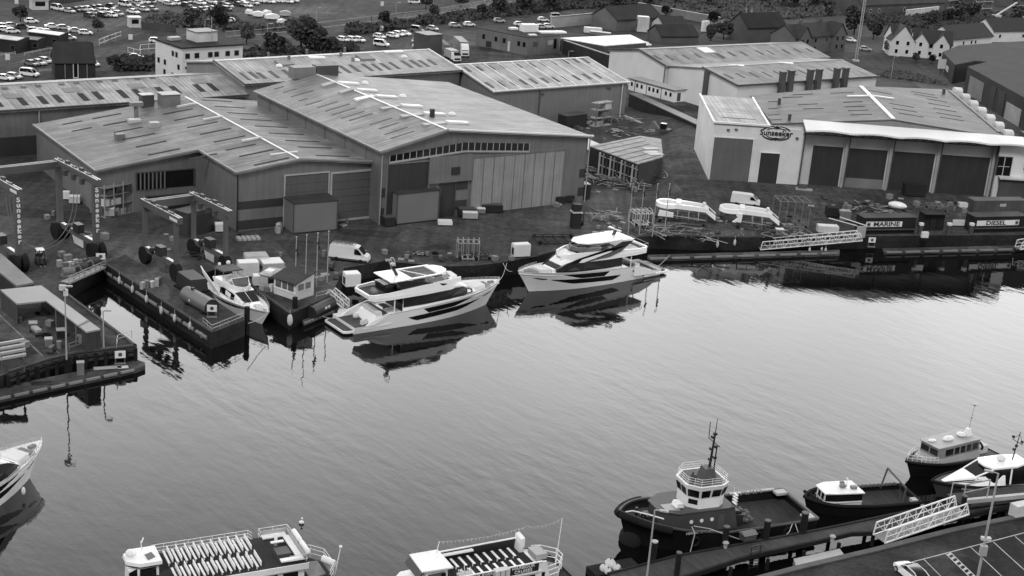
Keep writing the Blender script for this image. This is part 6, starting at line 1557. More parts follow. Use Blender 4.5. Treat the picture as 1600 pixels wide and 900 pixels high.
# ---- small cars, one mesh each with paint, glass and tyre slots
def car_mesh(kind, paint, name):
 b = MB(); W = .88
 if kind == 'hatch': st = [(-2.0, .45, .85), (-1.95, .4, 1.0), (-1.2, .35, .98), (.7, .35, .95), (1.6, .35, .82), (1.98, .4, .62)]; roof = [(-1.85, 1.0), (-1.55, 1.42), (-.4, 1.5), (.35, 1.42), (1.0, .93)]
 elif kind == 'saloon': st = [(-2.3, .45, .9), (-2.2, .4, 1.0), (-1.3, .35, .98), (.8, .35, .94), (1.9, .35, .8), (2.25, .4, .6)]; roof = [(-1.75, 1.0), (-1.05, 1.38), (-.3, 1.43), (.3, 1.38), (1.05, .93)]
 else: st = [(-2.4, .45, 1.0), (-2.4, .4, 1.1), (-1.3, .35, 1.1), (.9, .35, 1.05), (1.9, .35, .95), (2.3, .4, .7)]; roof = [(-2.38, 1.1), (-2.3, 1.9), (-.3, 2.0), (.6, 1.9), (1.4, 1.05)]
 b.loft([[(x, -W*(.9 if i in (0, len(st)-1) else 1), z0), (x, W*(.9 if i in (0, len(st)-1) else 1), z0), (x, W*.93, z1), (x, -W*.93, z1)] for i, (x, z0, z1) in enumerate(st)], 0)
 n = len(roof)
 b.loft([[(x, -W*.93+(.14 if 0 < i < n-1 else 0), .9), (x, W*.93-(.14 if 0 < i < n-1 else 0), .9), (x, (W*.78), max(z, .93)), (x, -W*.78, max(z, .93))] for i, (x, z) in enumerate(roof)], 1)
 b.loft([[(x, -W*.74, z-.03), (x, W*.74, z-.03), (x, W*.68, z+.05), (x, -W*.68, z+.05)] for x, z in roof[1:-1]], 0)
 for sg in (1, -1):
  for x, z in roof[1:-1][:1]: b.bar((x, sg*W*.80, z-.02), (roof[0][0], sg*W*.92, roof[0][1]), .14, .1, 0)
  b.bar((roof[-2][0], sg*W*.78, roof[-2][1]), (roof[-1][0]-.05, sg*W*.9, roof[-1][1]+.02), .1, .08, 0)
  b.bar((-.35, sg*W*.86, .95), (-.35, sg*W*.80, 1.42), .1, .08, 0)
  for x in (st[0][0]+.75, st[-1][0]-.8): b.wheel((x, sg*(W-.06), .31), .31, .22, 0, 12, 2)
  b.box(st[-1][0]-.12, st[-1][0]+.01, sg*.6-.18, sg*.6+.18, .5, .66, 3)
 o = b.build(name, [paint, GLASS, RUBBER, LGREY]); return o
PW, PS, PG, PD = G('car_white', .78, .2, amt=.03, spec=.6), G('car_silver', .42, .22, amt=.03, spec=.6), G('car_grey', .16, .22, amt=.03, spec=.6), G('car_dark', .030, .18, amt=.05, spec=.6)
TONES = {'w': (PW, 'white'), 's': (PS, 'silver'), 'g': (PG, 'grey'), 'd': (PD, 'black')}
KN = {'hatch': 'hatchback', 'saloon': 'saloon car', 'mpv': 'small van'}
PROTO = {}
def put_car(u, v, yaw, tone, kind, label, group):
 k = (tone, kind)
 if k not in PROTO:
  PROTO[k] = o = car_mesh(kind, TONES[tone][0], 'parked_car'); first = True
 else:
  o = PROTO[k].copy(); COL.objects.link(o)
 q = P(u, v+1.2); o.location = (q.x, q.y, q.z+.02); o.rotation_euler = (0, 0, R(yaw)+random.uniform(-.07, .07))
 tag(o, label, 'van' if kind == 'mpv' else 'car', group)
 return o
ORD = ['first', 'second', 'third', 'fourth', 'fifth', 'sixth', 'seventh', 'eighth', 'ninth', 'tenth', 'eleventh', 'twelfth', 'thirteenth', 'fourteenth', 'fifteenth', 'sixteenth', 'seventeenth', 'eighteenth', 'nineteenth', 'twentieth']
def row(spec, yaw, place, group, kinds=None):
 spec = sorted(spec, key=lambda s_: s_[0]); n = len(spec)
 for i, s_ in enumerate(spec):
  tone = s_[2]; kd = s_[3] if len(s_) > 3 else ('hatch', 'saloon', 'hatch')[(i*7+int(s_[0])) % 3]
  if n == 1: lab = '%s %s %s' % (TONES[tone][1], KN[kd], place)
  else: lab = '%s %s, %s from left %s' % (TONES[tone][1], KN[kd], ORD[i], place)
  put_car(s_[0], s_[1], yaw if not callable(yaw) else yaw(i), tone, kd, lab, group)
c8 = lambda x0, pts: [(x0+a[0]/8.0, a[1]/8.0) + tuple(a[2:]) for a in pts]
row(c8(0, [(725, 120, 'w', 'mpv'), (865, 150, 's'), (955, 135, 'd'), (1030, 130, 's'), (1100, 125, 'w'), (1180, 115, 'd'), (1255, 110, 'd'), (1395, 92, 'd')]), -32, 'in the back row of the far gravel car park', 'cars in the far gravel car park')
row(c8(0, [(1120, 210, 'd'), (1180, 170, 's'), (1265, 150, 's'), (1290, 205, 'd'), (1340, 158, 'w'), (1400, 203, 'w'), (1430, 150, 'w'), (1475, 185, 's')]), -32, 'in the near huddle of the gravel car park', 'cars in the far gravel car park')
row(c8(0, [(45, 345, 'w'), (60, 385, 'w'), (150, 335, 's'), (160, 405, 'w'), (280, 352, 'd'), (395, 280, 'w')]), 30, 'in the cluster by the left picture edge', 'cars at the upper left')
row(c8(0, [(430, 395, 's'), (525, 408, 's'), (600, 418, 's')]), 25, 'behind the pale-roofed shed at the upper left', 'cars at the upper left')
row(c8(0, [(660, 345, 'w'), (800, 362, 's'), (865, 488, 's'), (950, 398, 's'), (1070, 425, 'w')]), 24, 'on open ground above the dark chapel', 'cars at the upper left')
row(c8(0, [(395, 812, 'g'), (485, 800, 's'), (565, 778, 's')]), -28, 'beside the dark chapel', 'cars by the dark chapel')
row([(7.5, 124, 'w'), (22, 122, 's'), (47, 118, 'w', 'mpv')], -10, 'above the long store at the left edge', 'cars by the long store')
row([(145, 101.5, 'w')], -40, 'tucked against the right wall of the dark chapel', 'cars by the dark chapel')
row(c8(190, [(45, 70, 'w', 'mpv'), (200, 50, 's'), (295, 35, 'w'), (375, 35, 'g'), (505, 22, 'w'), (590, 58, 's'), (690, 52, 'w'), (815, 32, 'd'), (815, 78, 'd'), (985, 48, 'w'), (1130, 32, 'w'), (1230, 30, 'g'), (1470, 68, 'd'), (1545, 62, 'w')]), -32, 'in the long top row of the car park', 'cars in the far gravel car park')
row(c8(190, [(150, 160, 'w'), (215, 112, 's'), (275, 130, 's'), (385, 125, 'g')]), -32, 'in the group beyond the white kiosk', 'cars in the far gravel car park')
row(c8(190, [(920, 145, 's'), (1000, 135, 'd'), (1070, 128, 'w'), (1160, 125, 's'), (1205, 98, 'd'), (1320, 125, 'd'), (1335, 90, 's')]), -32, 'in the front row behind the flat-roofed office', 'cars in the far gravel car park')
row(c8(190, [(430, 525, 'w'), (175, 728, 'd'), (330, 838, 'w')]), 15, 'close to the flat-roofed white office', 'cars by the white office')
row(c8(380, [(50, 80, 'w'), (130, 48, 's'), (230, 22, 'w'), (330, 28, 'w'), (460, 22, 'w'), (560, 28, 'w'), (630, 18, 's')]), -28, 'at the right end of the far car park', 'cars in the far gravel car park')
row([(x, 1.5-(x-40)*.004, ('w', 's', 'd', 'w', 'g')[i % 5]) for i, x in enumerate(range(205, 420, 13))], -30, 'along the top picture edge', 'cars cut by the top edge')
row(c8(380, [(1250, 510, 'w'), (1360, 510, 'w'), (1450, 512, 'w')]), -30, 'half hidden behind the pale store roof', 'cars behind the pale store')
row(c8(560, [(265, 470, 'w'), (430, 460, 'w'), (500, 440, 'w'), (575, 432, 'w'), (740, 392, 'g', 'mpv'), (930, 370, 's')]), -28, 'along the hedge beyond the lorries', 'cars along the hedge')
row(c8(560, [(290, 568, 'w', 'mpv'), (750, 530, 'w'), (760, 590, 'w'), (822, 520, 's')]), -18, 'between the pale store and the lorries', 'cars by the lorries')
row(c8(560, [(1205, 330, 's'), (1385, 318, 'w')]), 20, 'on the road beyond the lorries', 'cars on the back road')
row(c8(740, [(320, 270, 's'), (575, 315, 'w'), (870, 258, 'w'), (1040, 225, 'w', 'mpv'), (1180, 245, 'w'), (850, 348, 's'), (935, 340, 'w'), (1540, 212, 'w')]), 20, 'on the road behind the flat-roofed brick unit', 'cars on the back road')
row([(961, 17, 'w')], 20, 'beside the dark-roofed hall', 'cars on the back road'); row([(648, 4.5, 'w', 'mpv')], 15, 'alone near the top by the hedge', 'cars on the back road')
row([(1329, 64, 'w')], -40, 'parked by the round dark tree', 'cars by the houses'); row([(1352, 78, 's')], -10, 'under the round dark tree by the tall mast', 'cars by the houses')
q = zz(588, 862); t = thing('parked_car', 'white car with black glass roof in the foreground bay cut by the bottom edge', 'car', (q.x+.5, q.y-1.7, .02), R(-62+180-0))
t.rotation_euler = (0, 0, R(112))
b = MB(); st = [(-2.3, .8, .5, .95), (-2.1, .93, .32, 1.02), (-1.2, .98, .3, 1.0), (0, .98, .3, .98), (1.0, .97, .3, .95), (1.8, .93, .32, .84), (2.2, .78, .38, .66), (2.32, .5, .42, .58)]
b.loft([[(x, -w_, z0), (x, w_, z0), (x, w_*.95, (z0+z1)/2+.1), (x, w_*.86, z1), (x, 0, z1+.05), (x, -w_*.86, z1), (x, -w_*.95, (z0+z1)/2+.1)] for x, w_, z0, z1 in st]); b.build('body', PW, t, smooth=True)
b = MB(); rf = [(-2.0, .70, 1.02), (-1.3, .68, 1.32), (-.5, .68, 1.42), (.2, .66, 1.38), (.75, .68, 1.15), (1.15, .75, .98)]
b.loft([[(x, -.84, .95), (x, .84, .95), (x, w_, z), (x, 0, z+.04), (x, -w_, z)] for x, w_, z in rf]); b.build('glasshouse', GLASS, t, smooth=True)
b = MB()
for sg in (1, -1): b.path([(rf[-1][0], sg*.8, .98), (rf[3][0], sg*.68, 1.40), (rf[1][0], sg*.70, 1.34), (rf[0][0], sg*.78, 1.03)], .055, 6)
b.build('roof_pillar', PW, t)
for x in (-1.45, 1.4):
 for sg in (1, -1):
  w_ = MB().wheel((x, sg*.88, .34), .34, .24, 0, 20).build('wheel', RUBBER, t, smooth=True); MB().wheel((x, sg*.90, .34), .21, .25, 0, 16).build('rim', LGREY, w_)
for sg in (1, -1): MB().ell((2.08, sg*.6, .64), (.22, .16, .07), 10, 5).build('headlight', GLASS2, t); MB().cb((.75, sg*1.02, .95), (.2, .14, .14)).build('door_mirror', PW, t)
# ---- lorries
def lorry(label, u, v, yaw, dark, h=4.0, L=11):
 q = P(u, v); t = thing('lorry', label, 'lorry', (q.x, q.y, 0), R(yaw))
 MB().box(-L, -1.6, -1.25, 1.25, 1.0, h).build('trailer', dark, t)
 b = MB(); b.loft([[(-1.4, -1.2, .8), (-1.4, 1.2, .8), (-1.4, 1.15, h-.4), (-1.4, -1.15, h-.4)], [(-.2, -1.2, .8), (-.2, 1.2, .8), (-.3, 1.1, h-.9), (-.3, -1.1, h-.9)], [(.6, -1.2, .6), (.6, 1.2, .6), (.55, 1.1, 2.2), (.55, -1.1, 2.2)]]); b.build('cab', PW, t)
 MB().add([(.58, -1.0, 2.15), (.58, 1.0, 2.15), (-.22, 1.0, 2.95), (-.22, -1.0, 2.95)], [(0, 1, 2, 3)]).add([(.61, -1.0, 2.17), (.61, 1.0, 2.17), (-.19, 1.0, 2.97), (-.19, -1.0, 2.97)], [(0, 1, 2, 3)]).build('windscreen', GLASS, t)
 MB().box(.56, .66, -.9, .9, .9, 1.4).build('grille', BLACK, t)
 for x in (-.3, -L+1.2, -L+2.4):
  for y in (-1.05, 1.05): MB().wheel((x, y, .5), .5, .35, 0, 14).build('wheel', RUBBER, t)
 return t
lorry('white box lorry parked nearest the ribbed store, smaller of the pair', 713, 98, -62, LGREY, 3.2, 6)
lorry('tall white-cabbed articulated lorry behind the smaller box lorry', 726, 90, -75, MGREY, 4.3, 12)
t, L_ = block('market_stall_tent', 'small open tent with peaked pale roof between the dark hoarding and the lorries', 'tent', P(683, 84), P(703, 84)); MB().loft([[(0, 0, 2.6), (L_, 0, 2.6), (L_, 3.5, 2.6), (0, 3.5, 2.6)], [(L_/2-.1, 1.7, 4.0), (L_/2+.1, 1.7, 4.0), (L_/2+.1, 1.8, 4.0), (L_/2-.1, 1.8, 4.0)]]).build('canopy', LGREY, t)
m_ = MB()
for x, y in ((0, 0), (L_, 0), (L_, 3.5), (0, 3.5)): m_.tube((x, y, 0), (x, y, 2.6), .06)
m_.build('frame', LGREY, t)
t, L_ = block('hoarding', 'tall dark blank hoarding beside the small peaked tent', 'hoarding', P(666, 88), P(690, 86)); MB().box(0, L_, 0, 6, 0, 6.0).build('panel', DGREY, t); MB().box(-.1, L_+.1, -.1, 6.1, 6.0, 6.15).build('top_rail', BLACK, t)
# ---- poles and flags
def pole(label, u, v, vt, flag=None, name='flagpole', z=0.0, r=.075, group=None):
 q = P(u, v, z) if z else P(u, v); h = HT(q, vt); t = thing(name, label, 'flagpole', q, 0, group)
 MB().tube((0, 0, 0), (0, 0, h), r*1.25, r*.8, n=8).build('mast', LGREY, t, smooth=True); MB().ell((0, 0, h+.06), .14, 8, 5).build('finial', LGREY, t)
 if flag:
  a, b, m_ = flag; f_ = MB(); n = 6
  A = [(.12+.10*sin(i*1.7), .12*cos(i*1.3), lerp(h-a, h-b, i/n)) for i in range(n+1)]
  f_.loft([[(x-.10, y, z_), (x+.16, y+.1, z_-.1), (x+.18, y+.14, z_-.1), (x-.08, y+.04, z_)] for x, y, z_ in A]); f_.build('furled_flag', m_, t)
 return t
for (u, v, vt, fl, lab) in ((461, 452, 371, (1.4, 3.0, BLACK), 'leftmost flagpole in front of the timber hut, dark furled flag'), (476.5, 462, 368, None, 'second flagpole from the left by the hut, bare'), (494, 450, 365, (.8, 2.6, BLACK), 'third flagpole from the left by the hut, dark furled flag'), (511, 441, 362, None, 'rightmost flagpole by the hut, bare, in front of the van')):
 pole(lab, u, v, vt, fl)
for (u, v, vt, fl, lab) in ((981, 366, 287, (.9, 2.4, BLACK), 'leftmost of the four flagpoles right of the second yacht'), (998.5, 367, 287.5, (1.0, 2.4, BLACK), 'second from the left of the four flagpoles by the second yacht'), (1019, 370, 288, (.8, 2.2, BLACK), 'third from the left of the four flagpoles by the second yacht'), (1037.5, 368, 288, (.6, 2.2, BLACK), 'rightmost of the four flagpoles by the second yacht')):
 pole(lab, u, v, vt, fl)
q = P(104, 562); t = lamp('lamp_post', 'pale lamp post at the front of the left dock with floodlights on top', q, HT(q, 448), (.5, .1)); m_ = MB(); m_.cb((-.3, 0, HT(q, 448)-.5), (.8, .4, .7)); m_.cb((.1, 0, HT(q, 462)), (.5, .4, .9)); m_.build('floodlight', WHITE2, t)
q = P(162, 545); lamp('lamp_post', 'shorter T-topped post beside the angled canopy on the left dock', q, HT(q, 486), (.6, .1))
# ---- left dock: L-shaped canopy building
ld = thing('dock_canopy', 'flat pale L-shaped canopy roof on dark walls, standing on the left dock', 'shelter', P(12, 500), 0)
zq = lambda u, v, z: LOC(ld, P(u/6.667, 430+v/6.667, z))
hz = 3.0
pts = [zq(5, 150, hz), zq(430, 105, hz), zq(1045, 560, hz), zq(900, 588, hz), zq(480, 265, hz), zq(175, 295, hz)]
MB().plate([tuple(p_) for p_ in pts], .22).build('roof', G('canopy_sheet', .30, .5, amt=.06), ld)
lp_ = [P(5/6.667, 430+150/6.667, hz), P(175/6.667, 430+295/6.667, hz)]
w_ = MB()
def wall2(mb, a, b, z0, z1, th=.15):
 d = Vector((b.x-a.x, b.y-a.y, 0)).normalized(); n = Vector((-d.y, d.x, 0))*th
 mb.prism([(a.x, a.y), (b.x, b.y), (b.x+n.x, b.y+n.y), (a.x+n.x, a.y+n.y)], z0, z1)
a, b, c, d, e, f = pts
wall2(w_, a, f, 0, hz-.25); w_.build('side_wall', G('canopy_wall', .05, .6, 'clad'), ld)
w_ = MB(); wall2(w_, b, c, 0, hz-.25, -.15); w_.build('rear_wall', DGREY, ld)
w_ = MB(); k1 = c.lerp(b, .12); k2 = d.lerp(e, .12)
w_.prism([(d.x, d.y), (c.x, c.y), (k1.x, k1.y), (k2.x, k2.y)], 0, hz-.24); w_.build('end_cabin', G('canopy_wall', .05, .6, 'clad'), ld)
w_ = MB()
for k in (.25, .5, .75): q_ = d.lerp(e, k); w_.tube((q_.x, q_.y, 0), (q_.x, q_.y, hz-.2), .08)
w_.build('post', MGREY, ld)
s_ = MB(); k1, k2 = c.lerp(b, .16), d.lerp(e, .16); k3, k4 = c.lerp(b, .20), d.lerp(e, .20)
s_.plate([(p_.x, p_.y, hz+.02) for p_ in (k1, k2, k4, k3)], .02); s_.build('roof_slot', BLACK, ld)
rs = thing('dock_shed', 'low shed with sloping grey roof at the left edge above the dock canopy', 'shed', P(20, 452), 0)
pts = [LOC(rs, P(u, v, 2.6)) for u, v in ((-40, 395), (0, 398), (53, 442), (24, 446), (-40, 400))]
pts = [LOC(rs, P(u, v, 2.6)) for u, v in ((-30, 388), (2, 396), (53, 441), (26, 446), (-30, 402))]
MB().plate([tuple(p_) for p_ in pts], .3).build('roof', MGREY, rs)
w_ = MB(); wall2(w_, pts[4], pts[3], 0, 2.3); wall2(w_, pts[3], pts[2], 0, 2.3); w_.build('wall', BLACK, rs)
def clutter(name, label, cat, u, v, mk, z=0, rz=0.0):
 t = thing(name, label, cat, P(u, v, z) if z else P(u, v), R(rz)); mk(t); return t
def mk_tank(t):
 m_ = MB(); n = 20
 m_.tube((-3.4, 0, 1.25), (3.4, 0, 1.25), 1.2, n=n); m_.build('tank_body', G('tank_grey', .13, .4, amt=.1), t, smooth=True)
 m_ = MB(); m_.tube((3.4, 0, 1.25), (3.46, 0, 1.25), 1.2, n=n); m_.tube((-3.46, 0, 1.25), (-3.4, 0, 1.25), 1.2, n=n); m_.build('tank_end', BLACK, t)
 m_ = MB(); m_.add([(3.49, -.55, 1.25), (3.49, 0, 1.0), (3.49, .55, 1.25), (3.49, 0, 1.5)], [(0, 1, 2, 3)]); m_.build('hazard_label', WHITE, t)
 m_ = MB(); m_.add([(-1, -1.22, 1.25), (-.75, -1.22, 1.0), (-.5, -1.22, 1.25), (-.75, -1.22, 1.5)], [(0, 1, 2, 3)]); m_.build('hazard_label', WHITE, t)
 for x in (-2.2, 2.2): MB().cb((x, 0, 0), (.5, 2.0, .5)).build('saddle', BLACK, t)
 MB().tube((-1.8, 0, 2.4), (-1.8, 0, 2.7), .3).build('hatch', BLACK, t)
A, B = P(291, 470), P(340, 497)
clutter('storage_tank', 'big grey cylindrical storage tank lying on the finger pier beside the cruiser', 'tank', 311, 482, mk_tank, 0, math.degrees(math.atan2(B.y-A.y, B.x-A.x)))
def mk_blk(t):
 m_ = MB(); m_.loft([[(-2.2, -1.6, 0), (2.2, -1.6, 0), (2.0, -1.4, 2.3), (-2.0, -1.4, 2.5)], [(-2.2, 1.6, 0), (2.2, 1.6, 0), (2.0, 1.3, 2.1), (-2.0, 1.3, 2.4)]]); m_.build('cover', BLACK, t); MB().cb((0, 0, 0), (4.8, 3.6, .3)).build('pallet', TIMBD, t)
clutter('covered_engine', 'black tarpaulin-covered machine behind the big storage tank', 'machine', 300, 452, mk_blk, 0, -48)
def mk_sign(t): m_ = MB(); m_.cb((0, 0, .9), (1.4, .1, 1.0)); m_.build('board', WHITE, t); m_ = MB(); m_.cb((0, 0, 0), (1.5, .5, .15)); m_.cb((-.6, 0, 0), (.08, .08, 1)); m_.cb((.6, 0, 0), (.08, .08, 1)); m_.build('stand', MGREY, t); m_ = MB(); m_.tube((0, -.055, 1.4), (0, -.06, 1.4), .28, n=16); m_.build('symbol', DGREY, t)
clutter('warning_board', 'white warning board on a stand at the end of the finger pier', 'sign', 331, 496, mk_sign, 0, 5)
clutter('warning_board', 'white sign board at the right end of the small bridge', 'sign', 157.5, 414, mk_sign, 0, 15)
clutter('warning_board', 'square white sign at the right end of the left pontoon', 'sign', 188, 569, mk_sign, -1.9, 20)
clutter('warning_board', 'white sign board on the pontoon under the marine lettering', 'sign', 1361, 386, mk_sign, -1.9, 10)
def railing(label, pts, h=1.05, z=0, mat=None):
 q = [P(u, v, z) for u, v in pts]; t = thing('guard_rail', label, 'railing', q[0]); q = [LOC(t, p_) for p_ in q]
 m_ = MB()
 for k in (.5, 1.0): m_.path([p_+Vector((0, 0, h*k)) for p_ in q], .035, 5)
 m_.build('rail', mat or STEEL, t); m_ = MB()
 for a, b in zip(q, q[1:]):
  n = max(1, int((b-a).length/1.6))
  for i in range(n+1): p_ = a.lerp(b, i/n); m_.tube(p_, p_+Vector((0, 0, h)), .035, n=5)
 m_.build('post', mat or STEEL, t); return t
railing('pale guard rail round the end of the finger pier by the cruiser bow', [(317, 507), (331, 519), (381, 499)])
railing('guard rail at the outer corner of the left dock', [(182, 545), (184, 535), (206, 528)])
railing('low rail on the left dock in front of the end cabin', [(108, 548), (133, 541)])
railing('rail beside the timber hut on the quay', [(494, 468), (516, 462)])
A, B = P(100, 441), P(158, 416); t, L_ = block('footbridge', 'small railed footbridge across the head of the first slip', 'bridge', A, B, -.2)
MB().box(0, L_, -.9, .6, .0, .25).build('deck', LGREY, t)
m_ = MB()
for y in (-.85,):
 for z in (.7, 1.25): m_.bar((0, y, z), (L_, y, z), .08)
 for i in range(8): m_.bar((L_*i/7, y, .25), (L_*i/7, y, 1.25), .08)
m_.build('rail', LGREY, t)
for k, s_ in enumerate((.12, .45, .80)):
 def mk_m(t, k=k):
  m_ = MB(); m_.tube((-.9, 0, .8), (.9, 0, .8), .6, n=12); m_.cb((0, 0, 0), (2.2, 1.0, .4)); m_.cb((.8, .2, .9), (.5, .5, .9)); m_.build('motor', DGREY if k else MGREY, t); m_ = MB(); m_.path([(.9, 0, 1.2), (1.6, -.3, 1.6), (2.0, -.5, .5)], .12, 6); m_.build('pipe', MGREY, t)
 q = A.lerp(B, s_) + Vector((-.6, 1.9, 0)); t2 = thing('pump', ('pale-ended pump at the left of the footbridge', 'dark pump in the middle behind the footbridge', 'dark pump at the right behind the footbridge')[k], 'pump', q, R(40)); mk_m(t2)
def fender_at(label, u, v, z0=-1.6, h=1.3, r=.28, grp=None):
 q = P(u, v, z0+h/2); t = MB(); t.ell((0, 0, 0), (r, r, h/2), 10, 8); t.tube((0, 0, h/2-.05), (0, 0, h/2+.7), .03, n=5)
 o = t.build('fender', WHITE2, smooth=True); o.location = q; tag(o, label, 'fender', grp); return o
fl = [(120, 441), (186.5, 438), (207, 452), (229, 467), (252, 485), (273, 497), (297, 509)]
for i, (u, v) in enumerate(fl): fender_at('white fender, %s from the head of the slip, on the finger pier wall' % ORD[i] if i else 'white fender hanging under the footbridge', u, v, grp=None)
for i, (u, v, r_, lab) in enumerate(((318, 523, .55, 'fat pale buoy fender at the end of the finger pier, left of two'), (330.5, 528, .5, 'fat pale buoy fender at the corner of the finger pier, right of two'), (453, 500, .42, 'long white fender at the corner below the timber hut'), (453.5, 482, .3, 'small white fender above the corner below the hut'))): fender_at(lab, u, v, -1.9, 1.9 if i == 2 else 1.2, r_)
for i, (u, v) in enumerate(((1121, 382), (1144, 374), (1148, 379), (1152.5, 377), (1157, 373), (1160.5, 376))): fender_at('white fender, %s from the left in the group on the dark quay wall' % ORD[i], u, v, -1.6, 1.3, .26)
for i, (u, v) in enumerate(((1265, 390), (1284, 389), (1290, 390))): fender_at('small white fender, %s from the left below the long gangway' % ORD[i], u, v, -2.0, .8, .22)
A, B = P(165, 420, -1.0), P(330, 527, -1.0)
t, L_ = block('tube_fender', 'long pale tubular fender fixed along the finger pier wall', 'fender', A, B, -1.2)
m_ = MB()
for i in range(9): x0 = L_*i/9; m_.tube((x0+.3, -.35, 0), (x0+L_/9-.4, -.35, 0), .34, n=10)
m_.build('tube', MGREY, t, smooth=True)
A, B = P(486, 487, -.8), P(525, 468, -.8); t, L_ = block('tube_fender', 'big black roller fender on the quay face beside the timber hut', 'fender', A, B, -1.0)
MB().tube((0, 0, 0), (L_, 0, 0), 1.0, n=16).build('roller', BLACK, t, smooth=True); MB().cb((3.4, -1.0, .1), (.5, .1, .35)).cb((2.6, -1.0, .1), (.5, .1, .35)).build('tag', WHITE, t)
for u, v, lab in ((385.5, 522, 'free-standing dark pile off the bow of the cruiser'), (460, 506, 'thick dark pile at the corner of the hut quay')):
 pile(u, v, 4.2, .4, WZ, lab)
# ---- pontoons
def pontoon(label, pix, z=-1.85, th=.6, mat=None):
 q = [P(u, v, z) for u, v in pix]; t = thing('pontoon', label, 'pontoon', (q[0].x, q[0].y, 0))
 MB().prism([(p_.x-q[0].x, p_.y-q[0].y) for p_ in q], z-th, z).build('deck', mat or CONC, t)
 m_ = MB(); a, b = q[0], q[1]; n = 9
 for i in range(n):
  A_, B_ = a.lerp(b, i/n+.012)-q[0], a.lerp(b, (i+1)/n-.012)-q[0]; m_.bar((A_.x, A_.y, z-.05), (B_.x, B_.y, z-.05), .3, .3)
 m_.build('edge_beam', G('pontoon_edge', .22, .7), t); return t
pontoon('long low pontoon in front of the left dock, pale edge, running out of frame', [(-40, 631), (212, 577), (227, 571), (226, 566), (214, 562), (-40, 612)])
for u, v, s_, m_ in ((168, 575, (3.6, .9, .08), LGREY), (192, 574, (1.4, .8, .08), WHITE2), (65, 599, (2.6, 1.2, .06), BLACK)):
 q = P(u, v, -1.85); o = MB().cb((0, 0, 0), s_, R(22)); ob = o.build('deck_panel', m_); ob.location = (q.x, q.y, -1.845); tag(ob, {168: 'long pale panel lying on the left pontoon', 192: 'small white panel lying near the end of the left pontoon', 65: 'black hatch panel in the left pontoon'}[u], 'panel')
def mk_pedestal(t): MB().cb((0, 0, 0), (.9, .7, 1.7)).build('cabinet', MGREY, t); MB().cb((0, 0, 1.7), (1.0, .8, .12)).build('cap', LGREY, t)
clutter('service_pedestal', 'grey service pedestal in the middle of the left pontoon', 'pedestal', 126, 585, mk_pedestal, -1.85, 20)
pile(109, 588, 2.8, .35, WZ, 'dark pile between the left dock and its pontoon')
pontoon('low pontoon right of the second yacht, pale edge, under the dark quay wall', [(1012, 404), (1312, 395), (1312, 390), (1012, 398)])
pontoon('low pontoon in front of the fuel wall at the right', [(1382, 394), (1640, 388), (1640, 382), (1378, 388)], -2.0)
pontoon('dark pontoon below the timber hut by the first yacht stern', [(475, 505), (522, 486), (516, 480), (470, 496)], -1.9, .5, DGREY)
m_ = MB()
A, B, C = P(15, 582), P(120, 552), P(214, 541)
t = thing('fender_beam', 'weathered horizontal timber beams along the face of the left dock', 'beam', A)
for z in (-.35, -1.0):
 for a, b in ((A, P(78, 562)), (P(78, 562), B), (B, C)):
  a_, b_ = LOC(t, a), LOC(t, b); m_.bar((a_.x, a_.y-.25, z), (b_.x, b_.y-.25, z), .4, .4)
m_.build('beam', TIMB, t)
m_ = MB()
for i in range(14):
 p_ = LOC(t, A.lerp(C, i/13.)); p_.y = LOC(t, (A.lerp(B, i/7.) if i < 7 else B.lerp(C, (i-7)/6.))).y; p_.x = LOC(t, (A.lerp(B, i/7.) if i < 7 else B.lerp(C, (i-7)/6.))).x
 m_.box(p_.x-.2, p_.x+.2, p_.y-.75, p_.y-.45, -4, -.1)
m_.build('upright', TIMBD, t)
def mk_rack(t):
 m_ = MB()
 for i in range(4): m_.bar((-7, -2.6+i*1.1, 1.4+.25*i), (0, -2.6+i*1.1+.3, 2.2+.25*i), .45, .3)
 m_.build('boom', LGREY, t); m_ = MB()
 for x in (-6, -3, -.3):
  m_.bar((x, -2.8, 0), (x, -2.4, 2.2), .18); m_.bar((x, 1.0, 0), (x, .8, 2.6), .18); m_.bar((x, -2.8, 1.2), (x, 1.0, 1.4), .14)
 m_.build('trestle', DGREY, t)
clutter('mast_rack', 'rack of pale booms and masts on trestles at the bottom left dock', 'rack', 40, 568, mk_rack, 0, 22)
def mk_crates(n, s_, mt):
 def f(t):
  for i in range(n): MB().cb((i*1.05*s_-.2, .2*(i % 2), 0), (.9*s_, .8*s_, .8*s_*(1+.3*(i % 2)))).build('crate', mt, t)
 return f
for u, v, n, s_, mt, lab in ((52, 516, 1, 1.0, DGREY, 'dark bin on the left dock, furthest left of three'), (76, 540, 1, .9, MGREY, 'small grey bin on the left dock nearest the front'), (95, 527, 1, 1.0, BLACK, 'black bin against the posts of the dock canopy')):
 def mk_b(t, mt=mt, s_=s_): MB().cb((0, 0, 0), (1.0*s_, 1.0*s_, 1.1*s_), taper=1.1).build('body', mt, t); MB().cb((0, 0, 1.1*s_), (1.15*s_, 1.15*s_, .12)).build('lid', LGREY, t)
 clutter('bin', lab, 'bin', u, v, mk_b, 0, 20)
def mk_moped(t):
 m_ = MB(); m_.wheel((-.6, 0, .3), .3, .12, 0, 12); m_.wheel((.7, 0, .3), .3, .12, 0, 12); m_.build('wheel', RUBBER, t); m_ = MB(); m_.loft([[(-.8, -.15, .6), (-.8, .15, .6), (-.8, .15, .9), (-.8, -.15, .9)], [(.1, -.15, .4), (.1, .15, .4), (.1, .15, .75), (.1, -.15, .75)], [(.6, -.1, .4), (.6, .1, .4), (.55, .1, 1.1), (.55, -.1, 1.1)]]); m_.build('body', MGREY, t)
